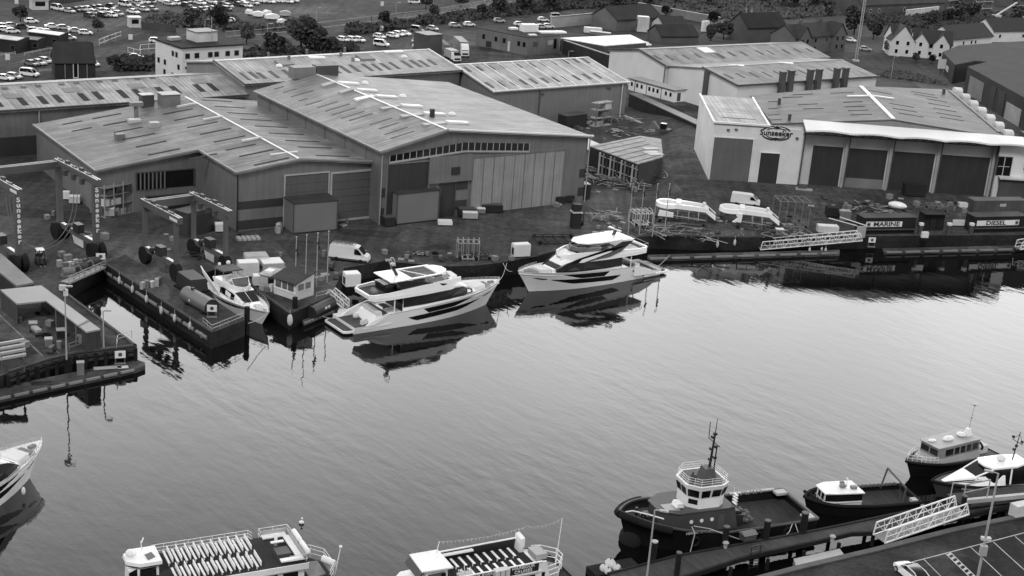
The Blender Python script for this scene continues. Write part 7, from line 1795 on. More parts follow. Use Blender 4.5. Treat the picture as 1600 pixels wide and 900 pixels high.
clutter('trolley', 'long low trolley on the left dock in line with the bins', 'trolley', 57, 522, lambda t: (MB().cb((0, 0, .35), (2.6, 1.0, .25)).build('bed', DGREY, t), MB().cb((0, 0, .6), (2.0, .8, .35)).build('load', LGREY, t), [MB().wheel((x, y, .2), .2, .12).build('wheel', RUBBER, t) for x in (-1, 1) for y in (-.45, .45)]), 0, -50)
def mk_fork(t):
 MB().cb((0, 0, .3), (2.2, 1.2, .9)).build('body', DGREY, t); MB().cb((-.8, 0, 1.2), (.6, 1.1, .35)).build('counterweight', BLACK, t)
 m_ = MB()
 for x, y in ((-.6, -.5), (-.6, .5), (.7, -.5), (.7, .5)): m_.bar((x, y, 1.2), (x, y, 2.3), .09)
 m_.build('cage', BLACK, t); MB().cb((0, 0, 2.3), (1.6, 1.2, .1)).build('cab_roof', WHITE, t)
 m_ = MB(); m_.bar((1.25, -.35, .1), (1.25, -.35, 2.6), .12); m_.bar((1.25, .35, .1), (1.25, .35, 2.6), .12); m_.build('mast', BLACK, t); m_ = MB(); m_.bar((1.3, -.3, .12), (2.4, -.3, .12), .12, .05); m_.bar((1.3, .3, .12), (2.4, .3, .12), .12, .05); m_.build('fork', MGREY, t)
 MB().cb((0, 0, 1.2), (.5, .5, .6)).build('seat', BLACK, t)
 for x in (-.75, .75):
  for y in (-.55, .55): MB().wheel((x, y, .32), .32, .22, 0, 12).build('wheel', RUBBER, t)
clutter('forklift', 'dark forklift with white cab roof beside the tall travel lift', 'forklift', 63, 412, mk_fork, 0, -60)
clutter('forklift', 'black forklift with raised mast on the quay behind the second yacht', 'forklift', 901, 352, mk_fork, 0, 40)
def mk_tower(t): MB().cb((0, 0, 0), (1.5, 1.5, 4.6)).build('body', BLACK, t); MB().cb((0, 0, 3.0), (1.8, 1.8, .25)).build('platform', WHITE2, t)
clutter('scissor_lift', 'black upright access lift standing by the forklift behind the second yacht', 'access platform', 898, 356, mk_tower, 0, 20)
t, L_ = block('timber_hut', 'small white-walled hut with planked pitched roof on the quay by the flagpoles', 'hut', P(462, 470), P(490, 461))
wl = MB(); ol = [(0, 0), (L_, 0), (L_, 5.0), (0, 5.0)]
wl.loft([[(0, 0, 0), (L_, 0, 0), (L_, 0, 3.6), (0, 0, 2.7)], [(0, 4.6, 0), (L_, 4.6, 0), (L_, 4.6, 3.6), (0, 4.6, 2.7)]]); wo = wl.build('wall', G('hut_wall', .62, .7, amt=.15), t)
rf = MB(); rf.plate([(-.4, -.3, 2.75), (L_+.3, -.3, 3.85), (L_+.3, 4.9, 3.85), (-.4, 4.9, 2.75)], .16); rf.build('roof', G('hut_roof', .05, .7, 'planks', axis='X', freq=1.5), t)
for x0, x1 in ((.5, 1.6), (2.1, 3.1)):
 f_ = MB().box(x0, x1, -.08, 0, 1.4, 2.4).build('window', G('hut_glazing', .16, .2), t); MB().box(x0-.08, x1+.08, -.12, -.04, 1.3, 1.4).build('sill', WHITE, f_)
for y0, y1 in ((.5, 1.6), (1.9, 2.8), (3.1, 4.2)): MB().box(-.08, 0, y0, y1, 1.3, 2.4).build('window', GLASS2, t)
MB().box(-.1, 0, 0, 4.6, 1.0, 1.15).build('trim', WHITE, t)
t, L_ = block('site_cabin', 'low cabin with pale flat roof directly behind the timber hut', 'cabin', P(437, 456), P(456, 444)); MB().box(0, 3.6, 0, 3.4, 0, 2.2).build('body', LGREY, t); MB().box(-.2, 3.8, -.2, 3.6, 2.2, 2.35).build('roof', LGREY, t); MB().box(.8, 2.2, 1.8, 3.0, 2.35, 2.7).build('roof_box', WHITE, t); MB().box(-.04, 0, 1, 2, 1, 2).build('window', GLASS, t)
def boxy(name, label, cat, u, v, sz, mt, rz=30, top=None, win=True):
 def f(t):
  MB().cb((0, 0, .25), sz).build('body', mt, t)
  MB().cb((0, 0, sz[2]+.25), (sz[0]*.96, sz[1]*.96, .12)).build('lid', top or WHITE, t)
  MB().cb((0, 0, 0), (sz[0]*.8, sz[1]*.8, .25)).build('skid', BLACK, t)
  if win: MB().box(-sz[0]/2-.03, -sz[0]/2, -sz[1]*.3, sz[1]*.3, sz[2]*.25, sz[2]*.85).build('vent_panel', BLACK, t)
 return clutter(name, label, cat, u, v, f, 0, rz)
boxy('generator', 'white generator cabinet with open dark end on the quay between the two yachts', 'generator', 813, 401, (3.0, 1.5, 2.0), WHITE, 25)
boxy('caravan', 'white unit beside the cruiser bow, nearest of the four behind it', 'white unit', 387, 431, (3.2, 2.0, 2.1), WHITE2, 22, win=False)
boxy('caravan', 'white unit with dark roof vents behind the nearest white unit', 'white unit', 400, 421, (3.6, 2.6, 2.2), WHITE2, 22, LGREY)
boxy('caravan', 'pale-roofed unit next to the low cabin behind the hut', 'white unit', 424, 427, (3.4, 3.0, 1.8), LGREY, 25, WHITE)
boxy('caravan', 'small round-cornered white unit by the cruiser, left of the low cabin', 'white unit', 407, 446, (2.4, 1.4, 1.4), WHITE2, 20, win=False)
boxy('water_tank', 'white square tank on the pontoon behind the first yacht stern', 'tank', 549, 447, (2.4, 1.9, 1.9), WHITE, 25)
A, B = P(515, 462, .0), P(542, 478, -1.2); gangway('gangway', 'short white railed gangway down to the stern of the first yacht', P(514, 458), P(541, 481, -1.3), 1.2, 1.1, n=5)
def mk_gear(t):
 for i in range(5): MB().cb((i*.8-1.6, random.uniform(-.3, .3), 0), (.7, .6, .6+random.random()*.6), random.random()).build('crate', (LGREY, MGREY, WHITE2)[i % 3], t)
clutter('gear_heap', 'heap of pale gear and crates left of the timber hut', 'gear', 425, 455, mk_gear, 0, 10)
clutter('gear_heap', 'heap of grey drums and boxes beside the left box cabin', 'gear', 436, 360, mk_gear, 0, 100)
clutter('gear_heap', 'small pile of pale fittings on the finger pier', 'gear', 237, 448, mk_gear, 0, 60)
clutter('gear_heap', 'low heap of crates behind the footbridge sign', 'gear', 110, 416, mk_gear, 0, 30)
boxy('pallet_box', 'white upturned dinghy-shaped box lying in the open yard', 'box', 695, 352, (2.6, 1.5, .6), WHITE, 10, win=False)
boxy('pallet_box', 'white ribbed crate in the yard by the panelled doors', 'crate', 734, 342, (2.8, 1.3, 1.0), LGREY, 10)
boxy('pallet_box', 'small grey crate right of the ribbed white crate', 'crate', 751, 334, (1.6, 1.2, .8), MGREY, 10)
boxy('skip', 'black skip in front of the small dark roller door', 'skip', 728, 338, (3.2, 1.8, 1.3), BLACK, 15, DGREY, False)
boxy('skip', 'black bin row against the panelled sliding doors', 'skip', 768, 332, (4.0, 1.4, 1.3), BLACK, 12, DGREY)
boxy('skip', 'low dark bin beside the right box cabin', 'skip', 606, 353, (2.0, 1.8, 1.5), BLACK, 30, DGREY, False)
boxy('skip', 'tall dark waste container at the right corner of the large hangar', 'skip', 905, 310, (3.6, 2.4, 2.8), G('skip_dark', .028, .6), 20, LGREY, False)
boxy('skip', 'low black bin with white label left of the tall waste container', 'skip', 873, 318, (2.0, 1.4, 1.2), BLACK, 20, DGREY)
boxy('skip', 'low black bin with white label at the hangar corner, right of its twin', 'skip', 888, 316, (2.0, 1.4, 1.2), BLACK, 20, DGREY)
t, L_ = block('freight_container', 'dark container in the inner corner of the workshop beside white drums', 'container', P(293, 372), P(340, 360)); MB().box(0, 6, 0, 3, 0, 4.2).build('body', G('container_dark', .05, .6, 'clad'), t); MB().box(.3, 5.7, -.06, 0, .2, 3.6).build('opening', BLACK, t); MB().box(-.1, 6.1, -.1, 3.1, 4.2, 4.35).build('roof', DGREY, t)
t, L_ = block('shelving_rack', 'tall shelving rack of boxes against the rear wing wall of the workshop', 'rack', P(164, 342), P(208, 332))
for z in (0, 2.0, 3.8, 5.2): MB().box(0, L_, 0, 1.5, z, z+.12).build('shelf', MGREY, t)
m_ = MB()
for x in (0, L_*.33, L_*.66, L_): m_.box(x-.08, x+.08, 0, .1, 0, 6)
m_.build('upright', LGREY, t)
for i in range(9): MB().cb((random.uniform(.6, L_-.6), .6, (.12, 2.12, 3.92)[i % 3]), (1.1, .9, random.uniform(.6, 1.3))).build('box', (LGREY, WHITE2, DGREY)[i % 3], t)
boxy('drum_pallet', 'round pale drum by the foot of the shelving rack', 'drum', 172, 338, (1.6, 1.4, 1.3), LGREY, 10)
boxy('drum_pallet', 'white bag on the yard behind the tall travel lift', 'bag', 104, 312, (1.2, 1.0, 1.2), WHITE, 10, win=False)
boxy('drum_pallet', 'white crate on the yard behind the tall travel lift', 'crate', 117, 318, (1.9, 1.3, 1.1), WHITE2, 10, win=False)
def mk_tray(t): MB().cb((0, 0, 0), (4.6, 2.2, .3)).build('base', DGREY, t); [MB().cb((-1.6+i*.8, 0, .3), (.6, 1.8, .35)).build('bundle', LGREY, t) for i in range(5)]
clutter('pipe_tray', 'tray of pale pipe bundles at the corner of the workshop', 'tray', 388, 376, mk_tray, 0, 25)
boxy('drum_pallet', 'white drum cluster beside the legs of the smaller travel lift', 'drum', 344, 362, (1.8, 1.4, 1.2), WHITE2, 20)
# ---- wireframe cradle and clutter between the yachts
def cradle(label, u, v, L, W, H_, rz, mat=STEEL, arch=True, name='boat_cradle'):
 def f(t):
  m_ = MB()
  for y in (-W/2, W/2):
   m_.bar((-L/2, y, .3), (L/2, y, .3), .15); m_.bar((-L/2, y, H_), (L/2, y, H_), .12)
   for i in range(5): x = -L/2+L*i/4; m_.bar((x, y, 0), (x, y, H_), .1)
  for i in range(5): x = -L/2+L*i/4; m_.bar((x, -W/2, .3), (x, W/2, .3), .12); m_.bar((x, -W/2, H_), (x, W/2, H_), .1)
  m_.build('frame', mat, t)
  if arch:
   m_ = MB()
   for i in range(5):
    x = -L/2+L*i/4; m_.path([(x, -W/2+W*k/6, H_+.7*sin(PI*k/6)) for k in range(7)], .05, 5)
   m_.build('hoop', mat, t)
  for x in (-L/2+.4, L/2-.4):
   for y in (-W/2, W/2): MB().wheel((x, y, .3), .3, .2, 0, 10).build('wheel', RUBBER, t)
 return clutter(name, label, 'cradle', u, v, f, 0, rz)
cradle('pale hooped frame cradle standing on the quay right of the first yacht', 730, 404, 3.6, 2.2, 3.0, 10)
cradle('dark low trolley beside the hooped cradle', 752, 404, 3.0, 1.8, .9, 20, DGREY, False)
cradle('long black trailer frame behind the second yacht, left end', 868, 377, 7.5, 4.0, .7, 15, BLACK, False, 'boat_trailer')
cradle('white slatted cradle load behind the hardtop of the second yacht', 1000, 350, 3.6, 3.0, 2.4, 20, WHITE2)
cradle('tall rusty cage cradle right of the white boat mouldings', 1233, 352, 6.0, 4.0, 5.2, 10, MGREY, False)
cradle('low grey frame trolley under the second white boat moulding', 1180, 357, 7.5, 3.0, 1.2, -6, DGREY, False)
cradle('long low trolley under the first white boat moulding', 1065, 348, 9.0, 3.0, 1.2, -6, DGREY, False)
cradle('low frame cradle in front of the last showroom bay', 1462, 330, 4.0, 2.0, 1.4, 3, MGREY, False)
def mk_pile(n, ln, sp, mats, h=1.2):
 def f(t):
  for k, mt in enumerate(mats):
   m_ = MB()
   for i in range(n):
    a = random.random()*PI; x, y = random.uniform(-sp, sp), random.uniform(-sp*.6, sp*.6); z = random.uniform(.1, h); l = random.uniform(.4, 1)*ln/2
    m_.bar((x-cos(a)*l, y-sin(a)*l, z), (x+cos(a)*l, y+sin(a)*l, z*random.uniform(.4, 1.3)), .10, .10)
   m_.build('tubing', mt, t)
 return f
clutter('scrap_heap', 'tangle of bent pale tubing behind the second yacht', 'scrap', 945, 343, mk_pile(26, 3.5, 2.8, (MGREY, LGREY), 1.6), 0, 15)
clutter('scrap_heap', 'tangled stack of dark beams on the quay beside the four flagpoles', 'scrap', 1060, 364, mk_pile(22, 7, 6.5, (DGREY, MGREY, LGREY), .8), 0, -4)
clutter('scrap_heap', 'heap of grey timber and frames beside the tall cage cradle', 'scrap', 1222, 366, mk_pile(18, 3, 5, (DGREY, MGREY, LGREY), 1.2), 0, 0)
clutter('scrap_heap', 'heap of pipes and hulls scraps above the fuel wall', 'scrap', 1352, 330, mk_pile(16, 4, 5, (DGREY, LGREY), 1.3), 0, 0)
clutter('scrap_heap', 'scattered gear in front of the last two showroom bays', 'scrap', 1415, 332, mk_pile(18, 3, 6, (DGREY, BLACK, MGREY), .9), 0, 4)
clutter('scrap_heap', 'rubble and pallets along the wall of the ribbed store', 'scrap', 950, 187, mk_pile(20, 4, 7, (LGREY, MGREY, DGREY), 1.2), 0, 30)
clutter('scrap_heap', 'pale debris behind the pale-roofed timber rack', 'scrap', 985, 210, mk_pile(20, 3, 6, (WHITE2, MGREY, DGREY), 1.4), 0, 20)
clutter('scrap_heap', 'long boards lying left of the timber rack', 'scrap', 918, 278, mk_pile(12, 7, 3, (DGREY, LGREY), .7), 0, -30)
clutter('scrap_heap', 'low dark scrap left of the hooped cradle', 'scrap', 700, 408, mk_pile(14, 2, 2.4, (DGREY, BLACK), .8), 0, 10)
clutter('scrap_heap', 'small dark hose coil in the open yard above the first yacht', 'scrap', 652, 398, mk_pile(10, 2, 1.4, (BLACK, LGREY), .4), 0, 10)
clutter('scrap_heap', 'dark beams beside the narrow slip by the covered machine', 'scrap', 318, 404, mk_pile(12, 3, 2, (BLACK, DGREY), 1.2), 0, 10)
def moulding(label, u, v, rz, wedge=True, mirror=False):
 def f(t):
  n = 22; rg = []
  m_ = MB()
  for i in range(n+1):
   a = lerp(R(38), R(322), i/n); c_ = Vector((-4.7+2.6*cos(a), 1.55*sin(a), 3.0)); d_ = Vector((cos(a), sin(a), 0))
   rg.append([c_-d_*.45+Vector((0, 0, -.35)), c_+d_*.45+Vector((0, 0, -.35)), c_+d_*.30+Vector((0, 0, .4)), c_-d_*.30+Vector((0, 0, .4))])
  m_.loft(rg); m_.build('deck_ring', GEL, t, smooth=True)
  for sg in (1, -1):
   m_ = MB(); m_.loft([[(x, sg*(y-.28), z-.45), (x, sg*(y+.28), z-.45), (x, sg*(y+.22), z+.35), (x, sg*(y-.22), z+.35)] for x, y, z in ((-2.9, 1.15, 3.1), (0, 1.25, 3.1), (3.0, 1.15, 3.0), (4.8, 1.0, 2.9), (7.4, .9, 1.5))]); m_.build('side_moulding', GEL, t, smooth=True)
  m_ = MB(); m_.box(-2.6, -1.4, -1.2, 1.2, 2.9, 3.75); m_.build('console_block', GEL, t)
  m_ = MB(); m_.plate([(4.2, -1.2, 3.5), (5.4, -1.1, 2.95), (5.4, 1.1, 2.95), (4.2, 1.2, 3.5)], .2); m_.build('bridge_piece', GEL, t)
  m_ = MB(); m_.plate([(5.6, -.9, 2.8), (7.4, -.8, 1.7), (7.4, .8, 1.7), (5.6, .9, 2.8)], .08); m_.build('windscreen', GLASS, t)
  if wedge:
   m_ = MB(); m_.loft([[(-6.5, -1.9, 2.2), (-3.0, -1.9, 1.9), (-3.0, -1.9, 1.0), (-6.8, -1.9, 1.0)], [(-6.5, -1.6, 2.2), (-3.0, -1.6, 1.9), (-3.0, -1.6, 1.0), (-6.8, -1.6, 1.0)]]); m_.build('side_panel', GEL, t)
  else:
   m_ = MB(); m_.loft([[(-3.6, -1.7, 2.6), (-1.8, -1.7, 2.8), (-2.0, -1.7, .9), (-4.2, -1.7, 1.0), (-2.9, -1.7, 1.9)], [(-3.6, -1.4, 2.6), (-1.8, -1.4, 2.8), (-2.0, -1.4, .9), (-4.2, -1.4, 1.0), (-2.9, -1.4, 1.9)]]); m_.build('side_panel', GEL, t)
  m_ = MB(); m_.ell((4.3, 0, 3.8), (.45, .3, .25)); m_.build('domed_cap', WHITE, t, smooth=True)
  m_ = MB()
  for x in (-2.0, .8, 3.2):
   for y in (-1.2, 1.2): m_.bar((x, y, .6), (x, y, 2.7), .2)
  m_.bar((-3, -1.2, 1.2), (5, -1.2, .9), .12); m_.build('stand', LGREY, t)
 o = clutter('boat_moulding', label, 'boat part', u, v, f, .0, rz); o.scale = (.76, 1.25, 1.0); return o
moulding('white looped boat superstructure moulding on a trolley behind the flagpoles', 1070, 345, -6)
moulding('second white looped boat moulding, in front of the plain white van', 1169, 353, -6, False)
def mk_dinghy(t): m_ = MB(); m_.ell((0, 0, 1.1), (1.9, 1.0, .75), 16, 8); m_.build('hull_cover', GEL, t, smooth=True); MB().cb((0, 0, 0), (1.8, 1.0, .9)).build('stand', DGREY, t)
clutter('covered_dinghy', 'white covered dinghy above the marine lettering', 'dinghy', 1401, 329, mk_dinghy, 0, -25)
boxy('pallet_box', 'white cabinet on the quay above the long gangway', 'cabinet', 1292, 364, (4.0, 1.6, 1.2), WHITE2, 5, win=False)
boxy('pallet_box', 'grey cube with pale cover beside the heap above the fuel wall', 'crate', 1318, 345, (2.2, 1.6, 1.8), MGREY, 5, LGREY)
boxy('pallet_box', 'dark crate left of the pale covered cube', 'crate', 1300, 338, (2.6, 2.0, 1.6), BLACK, 5, BLACK)
boxy('pallet_box', 'small crate with two white tags below the cage cradle', 'crate', 1217, 368, (1.6, 1.2, 1.0), MGREY, 5)
boxy('skip', 'large black bin in front of the third showroom bay', 'skip', 1427, 306, (4.4, 2.2, 2.2), BLACK, 4, BLACK, False)
boxy('pallet_box', 'black cabinet with white label by the small showroom door', 'cabinet', 1222, 285, (1.4, 1.0, 1.6), BLACK, 4, LGREY)
boxy('pallet_box', 'small white tub near the diesel container', 'tub', 1504, 325, (1.8, 1.0, .8), WHITE, 4, win=False)
def mk_boardpile(t): MB().cb((0, 0, 0), (3.4, .9, .35)).build('board', LGREY, t); MB().cb((-.4, .1, .35), (1.6, .8, .3)).build('tarp', DGREY, t)
clutter('board_stack', 'pale board lying at the foot of the first showroom column', 'boards', 1256, 297, mk_boardpile, 0, -4)
# ---- fuel wall with lettering
FW_ = G('fuel_wall', .018, .6, amt=.3, scale=2)
def fuel(label, p0, p1, h, words, flip, wb):
 t, L_ = block('fuel_tank_wall', label, 'fuel store', p0, p1)
 MB().box(0, L_, 0, 3.0, 0, h).build('wall', FW_, t); MB().box(-.1, L_+.1, -.15, 3.1, h, h+.12).build('capping', DGREY, t)
 k = MB().box(wb[0], wb[1], -.10, -.02, h-1.75, h-.72).build('sign_board', WHITE, t)
 x0 = wb[0]; w_ = wb[1]-wb[0]
 sq = (x0+.12, x0+.95) if not flip else (wb[1]-.95, wb[1]-.12)
 MB().box(sq[0], sq[1], -.13, -.105, h-1.65, h-.82).build('logo_square', LGREY, k)
 m_ = MB(); cx, cz = (sq[0]+sq[1])/2, h-1.24; m_.tube((cx, -.13, cz), (cx, -.16, cz), .27, n=14); m_.build('logo_disc', BLACK, k)
 text('lettering', words, 1.2, BLACK, k, ((x0+1.0+wb[1])/2 if not flip else (x0+wb[1]-1.0)/2, -.11, h-1.24), (PI/2, 0, 0), sx=1.32, bold=.025)
 m_ = MB(); m_.box(0, L_, -.5, .0, .9, 1.0); m_.build('ledge', DGREY, t)
 return t
p0, p1 = P(1347, 366), P(1428, 365); L1_ = (p1-p0).length
fuel('dark fuel bund wall with a white board reading marine', p0, p1, 3.2, 'MARINE', False, (.5, L1_*.735))
p0, p1 = P(1520, 364), P(1600, 362); L1_ = (p1-p0).length
fuel('dark fuel bund wall with a white board reading diesel, at the right edge', p0, p1, 3.2, 'DIESEL', True, (.5, L1_*.86))
for k, (u, lab) in enumerate(((1437, 'white-topped fuel pump between the two fuel walls, left one'), (1481, 'white-topped fuel pump between the two fuel walls, middle one'), (1516, 'white-topped fuel pump beside the diesel board'))):
 def mk_p(t): MB().cb((0, 0, 0), (.7, .6, 1.8)).build('cabinet', DGREY, t); MB().cb((0, 0, 1.8), (.8, .7, .5)).build('head', WHITE, t); MB().path([(.4, 0, 1.6), (.8, 0, .8), (.4, 0, .4)], .05, 5).build('hose', BLACK, t)
 clutter('fuel_pump', lab, 'fuel pump', u, 366, mk_p, 0, 12)
t, L_ = block('fuel_hut', 'dark open fuel kiosk between the marine and diesel walls', 'kiosk', P(1446, 363), P(1478, 363)); MB().box(0, L_, 1.2, 3.4, 0, 3.4).build('body', FW_, t); MB().box(-.3, L_+.3, .3, 3.6, 3.4, 3.55).build('roof', BLACK, t); MB().box(1.5, 2.6, 1.12, 1.2, 0, 2.4).build('door', BLACK, t)
boxy('pallet_box', 'white panel board on the fuel kiosk right side', 'board', 1497, 354, (2.6, .3, 1.0), WHITE, 12, win=False)
boxy('pallet_box', 'white box hung low on the quay face below the fuel kiosk', 'box', 1444, 373, (1.4, .5, 1.0), WHITE, 12, win=False)
p0, p1 = P(1519, 335), P(1600, 334); t, L_ = block('freight_container', 'grey freight container with small white plate above the diesel lettering', 'container', p0, p1)
MB().box(0, L_, 0, 2.5, 0, 2.8).build('body', G('container_grey', .075, .6, 'clad', freq=3), t); MB().box(-.05, L_+.05, -.05, 2.55, 2.8, 2.95).build('roof', MGREY, t); MB().box(L_*.5, L_*.62, -.06, 0, 1.6, 2.2).build('plate', LGREY, t)
t, L_ = block('stair_tower', 'dark lean-to with white roof edge against the showroom end wall', 'lean-to', P(1566, 322), P(1640, 330)); MB().box(0, L_, 3, 8, 0, 5.0).build('wall', DGREY, t); MB().plate([(-.5, 2.4, 5.3), (L_, 2.4, 5.3), (L_, 8, 6.0), (-.5, 8, 6.0)], .3).build('roof', WHITE2, t)
t, L_ = block('tall_cabin', 'tall dark cabin at the right edge overlapping the showroom window', 'cabin', P(1592, 300), P(1660, 305)); MB().box(0, L_, 0, 6, 5, 12).build('upper_box', G('cabin_dark', .05, .6), t); MB().box(0, L_, 1, 6, 0, 5).build('base', BLACK, t)
# ---- timber rack with pale lean roof, by the hangar corner
t = thing('timber_rack', 'open timber rack shed under a wide pale patched lean roof', 'shed', P(962, 286))
hz = 5.2; rp = [LOC(t, P(u, v, hz)) for u, v in ((922, 228), (1000, 212), (1033, 217), (1036, 245), (997, 256))]
MB().plate([tuple(p_) for p_ in rp], .2).build('roof', G('rack_roof', .26, .6, amt=.3, scale=2), t)
m_ = MB()
for i in range(6):
 k = (i+.5)/6; a_ = rp[0].lerp(rp[4], k); b_ = rp[1].lerp(rp[3], k); m_.bar(a_+Vector((0, 0, .06)), b_+Vector((0, 0, .06)), .15, .08)
m_.build('roof_batten', MGREY, t)
m_ = MB()
for k, (x, y) in enumerate(((.30, .5), (.75, .35), (.6, .8))):
 c_ = rp[3].lerp(rp[1], x*.6).lerp(rp[4], y*.3); m_.cb((c_.x, c_.y, hz+.02), (3.4, 1.5, .1), R(25))
m_.build('tarpaulin', WHITE2, t)
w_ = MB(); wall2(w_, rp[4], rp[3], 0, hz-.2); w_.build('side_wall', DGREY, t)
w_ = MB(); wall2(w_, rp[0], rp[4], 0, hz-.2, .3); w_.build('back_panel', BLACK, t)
for i in range(11):
 a_ = rp[0].lerp(rp[4], .25+i*.075); MB().bar((a_.x-.3, a_.y-.5, .2), (a_.x-.3, a_.y-.5, hz-.4), .35, .5).build('stacked_plank', (LGREY, MGREY, TIMB)[i % 3], t)
m_ = MB()
for z in (.3, 2.2, 4.2): m_.bar((rp[0].lerp(rp[4], .2).x, rp[0].lerp(rp[4], .2).y-.9, z), (rp[4].x, rp[4].y-.9, z), .15)
m_.build('rack_rail', LGREY, t)
t, L_ = block('lean_to', 'low pale-roofed lean-to at the back corner of the large hangar', 'shed', P(898, 262), P(938, 252)); MB().box(0, L_, 0, 6, 0, 3.4).build('wall', LGREY, t); MB().plate([(-.3, -.3, 3.5), (L_+.3, -.3, 3.5), (L_+.3, 6.2, 4.6), (-.3, 6.2, 4.6)], .2).build('roof', WHITE2, t)
for (u0, v0, u1, v1, lab) in ((884, 203, 916, 199, 'dark open-fronted container against the wall of the ribbed store'),):
 t, L_ = block('freight_container', lab, 'container', P(u0, v0), P(u1, v1)); MB().box(0, L_, 0, 3, 0, 3.2).build('body', BLACK, t); MB().box(-.1, L_+.1, -.1, 3.1, 3.2, 3.35).build('roof', DGREY, t)
t, L_ = block('shelving_rack', 'tall grey rack of crates at the end of the ribbed store wall', 'rack', P(930, 199), P(955, 195))
for z in (0, 2, 4, 5.6): MB().box(0, L_, 0, 2, z, z+.15).build('shelf', LGREY, t)
m_ = MB()
for x in (0, L_/2, L_): m_.box(x-.1, x+.1, 0, .12, 0, 6)
m_.build('upright', MGREY, t)
for i in range(6): MB().cb((random.uniform(.8, L_-.8), .9, (.15, 2.15, 4.15)[i % 3]), (1.6, 1.4, 1.2)).build('crate', (LGREY, MGREY, WHITE2)[i % 3], t)
def mk_digger(t):
 MB().cb((0, 0, .9), (2.6, 2.0, 1.4)).build('body', DGREY, t); MB().cb((.4, .3, 2.3), (1.4, 1.3, 1.3)).build('cab', GLASS, t); MB().cb((0, 0, 0), (3.2, 2.4, .8)).build('track', RUBBER, t); m_ = MB(); m_.bar((1, 0, 1.6), (3, 0, 3.6), .4); m_.bar((3, 0, 3.6), (4.2, 0, 1.0), .3); m_.cb((4.2, 0, .4), (.9, .9, .7)); m_.build('arm', MGREY, t)
clutter('digger', 'dark digger parked at the far side of the yard behind the timber rack', 'digger', 1038, 216, mk_digger, 0, 160)
A, B = P(981, 166), P(1090, 202); t, L_ = block('container_row', 'long row of dark containers below the white stacked cabins', 'container', A, B)
MB().box(0, L_, 0, 2.6, 0, 3.3).build('body', G('container_black', .03, .7, 'clad', freq=2), t); MB().box(0, L_, -.1, 2.7, 3.3, 3.5).build('top', MGREY, t)
A, B = P(981, 140, 3.5), P(1052, 160, 3.5); t, L_ = block('portable_cabin', 'white portable cabins with dark flat roof, stacked on the dark containers', 'cabin', A, B)
MB().box(0, L_, .1, 4.2, 0, 2.9).build('wall', WHITE, t); MB().box(-.3, L_+.3, -.2, 4.5, 2.9, 3.1).build('roof', DGREY, t)
for k in (.05, .17, .27, .44, .53, .62, .80, .90): MB().box(L_*k, L_*k+.7, .04, .11, 1.2, 2.2).build('window', GLASS, t)
for k in (.14, .4, .72): MB().box(L_*k-.07, L_*k+.07, .0, .1, 0, 2.9).build('joint', DGREY, t)
MB().box(L_-.02, L_+.05, 1.2, 2.4, .2, 2.3).build('door', DGREY, t)
m0, m1 = P(975, 184), P(1058, 204)
t, L_ = block('barrier', 'broken line of pale concrete barriers across the back yard', 'barrier', m0, m1)
for i in range(11): MB().cb((L_*(i+.5)/11, random.uniform(-.2, .2), 0), (L_/11*.8, .6, .7)).build('barrier_block', LGREY, t)
def mkp(k):
 m_ = MB()
 if k == 0:
  for i in range(5): m_.box(-.6+i*.25, -.45+i*.25, -.5, .5, .12, .16)
  m_.box(-.6, .6, -.5, -.4, 0, .12); m_.box(-.6, .6, -.05, .05, 0, .12); m_.box(-.6, .6, .4, .5, 0, .12); return m_.build('pallet', LGREY)
 if k == 1: m_.tube((0, 0, 0), (0, 0, .9), .32, n=10); m_.tube((0, 0, .9), (0, 0, .94), .34, n=10); return m_.build('drum', MGREY)
 if k == 2: m_.cb((0, 0, .1), (1.1, .9, .8), 0, 0, 1.04); m_.box(-.6, .6, -.5, .5, .9, .96); m_.box(-.5, .5, -.4, .4, 0, .1); return m_.build('crate', G('crate_grey', .24, .7, amt=.3))
 if k == 3: m_.path([(.42*cos(2*PI*i/12), .42*sin(2*PI*i/12), .2) for i in range(12)], .17, 6, closed=True); return m_.build('tyre', RUBBER)
 if k == 4: m_.cb((0, 0, .3), (1.9, .8, .7), 0, 0, .8); m_.tube((-.7, -.5, .3), (-.7, .5, .3), .28, n=10); m_.tube((.7, -.5, .3), (.7, .5, .3), .28, n=10); m_.bar((1, 0, .4), (1.9, 0, .9), .08); return m_.build('trolley', DGREY)
JK = [None]*5; rj = random.Random(11)
for name, n, box_ in (('in the clutter between the two yachts and the open yard', 16, (600, 800, 396, 409)), ('in the clutter behind the four flagpoles by the second yacht', 34, (930, 1240, 336, 368)), ('in the clutter in front of the showroom bays', 30, (1250, 1510, 310, 333)), ('in the back yard around the timber rack', 40, (900, 1060, 180, 300)), ('among the travel lifts', 22, (60, 380, 330, 410)), ('around the units beside the timber hut', 18, (395, 530, 400, 452)), ('on the left dock', 12, (20, 130, 490, 560)), ('along the foot of the hangar fronts', 16, (410, 900, 338, 352))):
 for i in range(n):
  k = rj.choice((0, 0, 1, 2, 2, 3, 4)); u, v = rj.uniform(box_[0], box_[1]), rj.uniform(box_[2], box_[3])
  if 'hangar' in name: v = lerp(360, 316, (u-410)/490.)+rj.uniform(0, 5)
  o = mkp(k) if JK[k] is None else JK[k].copy()
  if JK[k] is None: JK[k] = o
  else: COL.objects.link(o)
  kn = ('weathered pallet', 'grey drum', 'pale lidded crate', 'old black tyre', 'small dark trolley')[k]
  o.location = P(u, v); o.rotation_euler = (0, 0, rj.uniform(0, 3.1)); o.scale = (rj.uniform(.6, 1.15),)*3; tag(o, kn+' '+name, kn.split()[-1], kn.split()[-1]+'s '+name)
clutter('scrap_heap', 'heap of boards and scaffold tubes in front of the timber rack', 'scrap', 968, 290, mk_pile(30, 4, 5, (DGREY, LGREY, MGREY), 1.6), 0, -20)
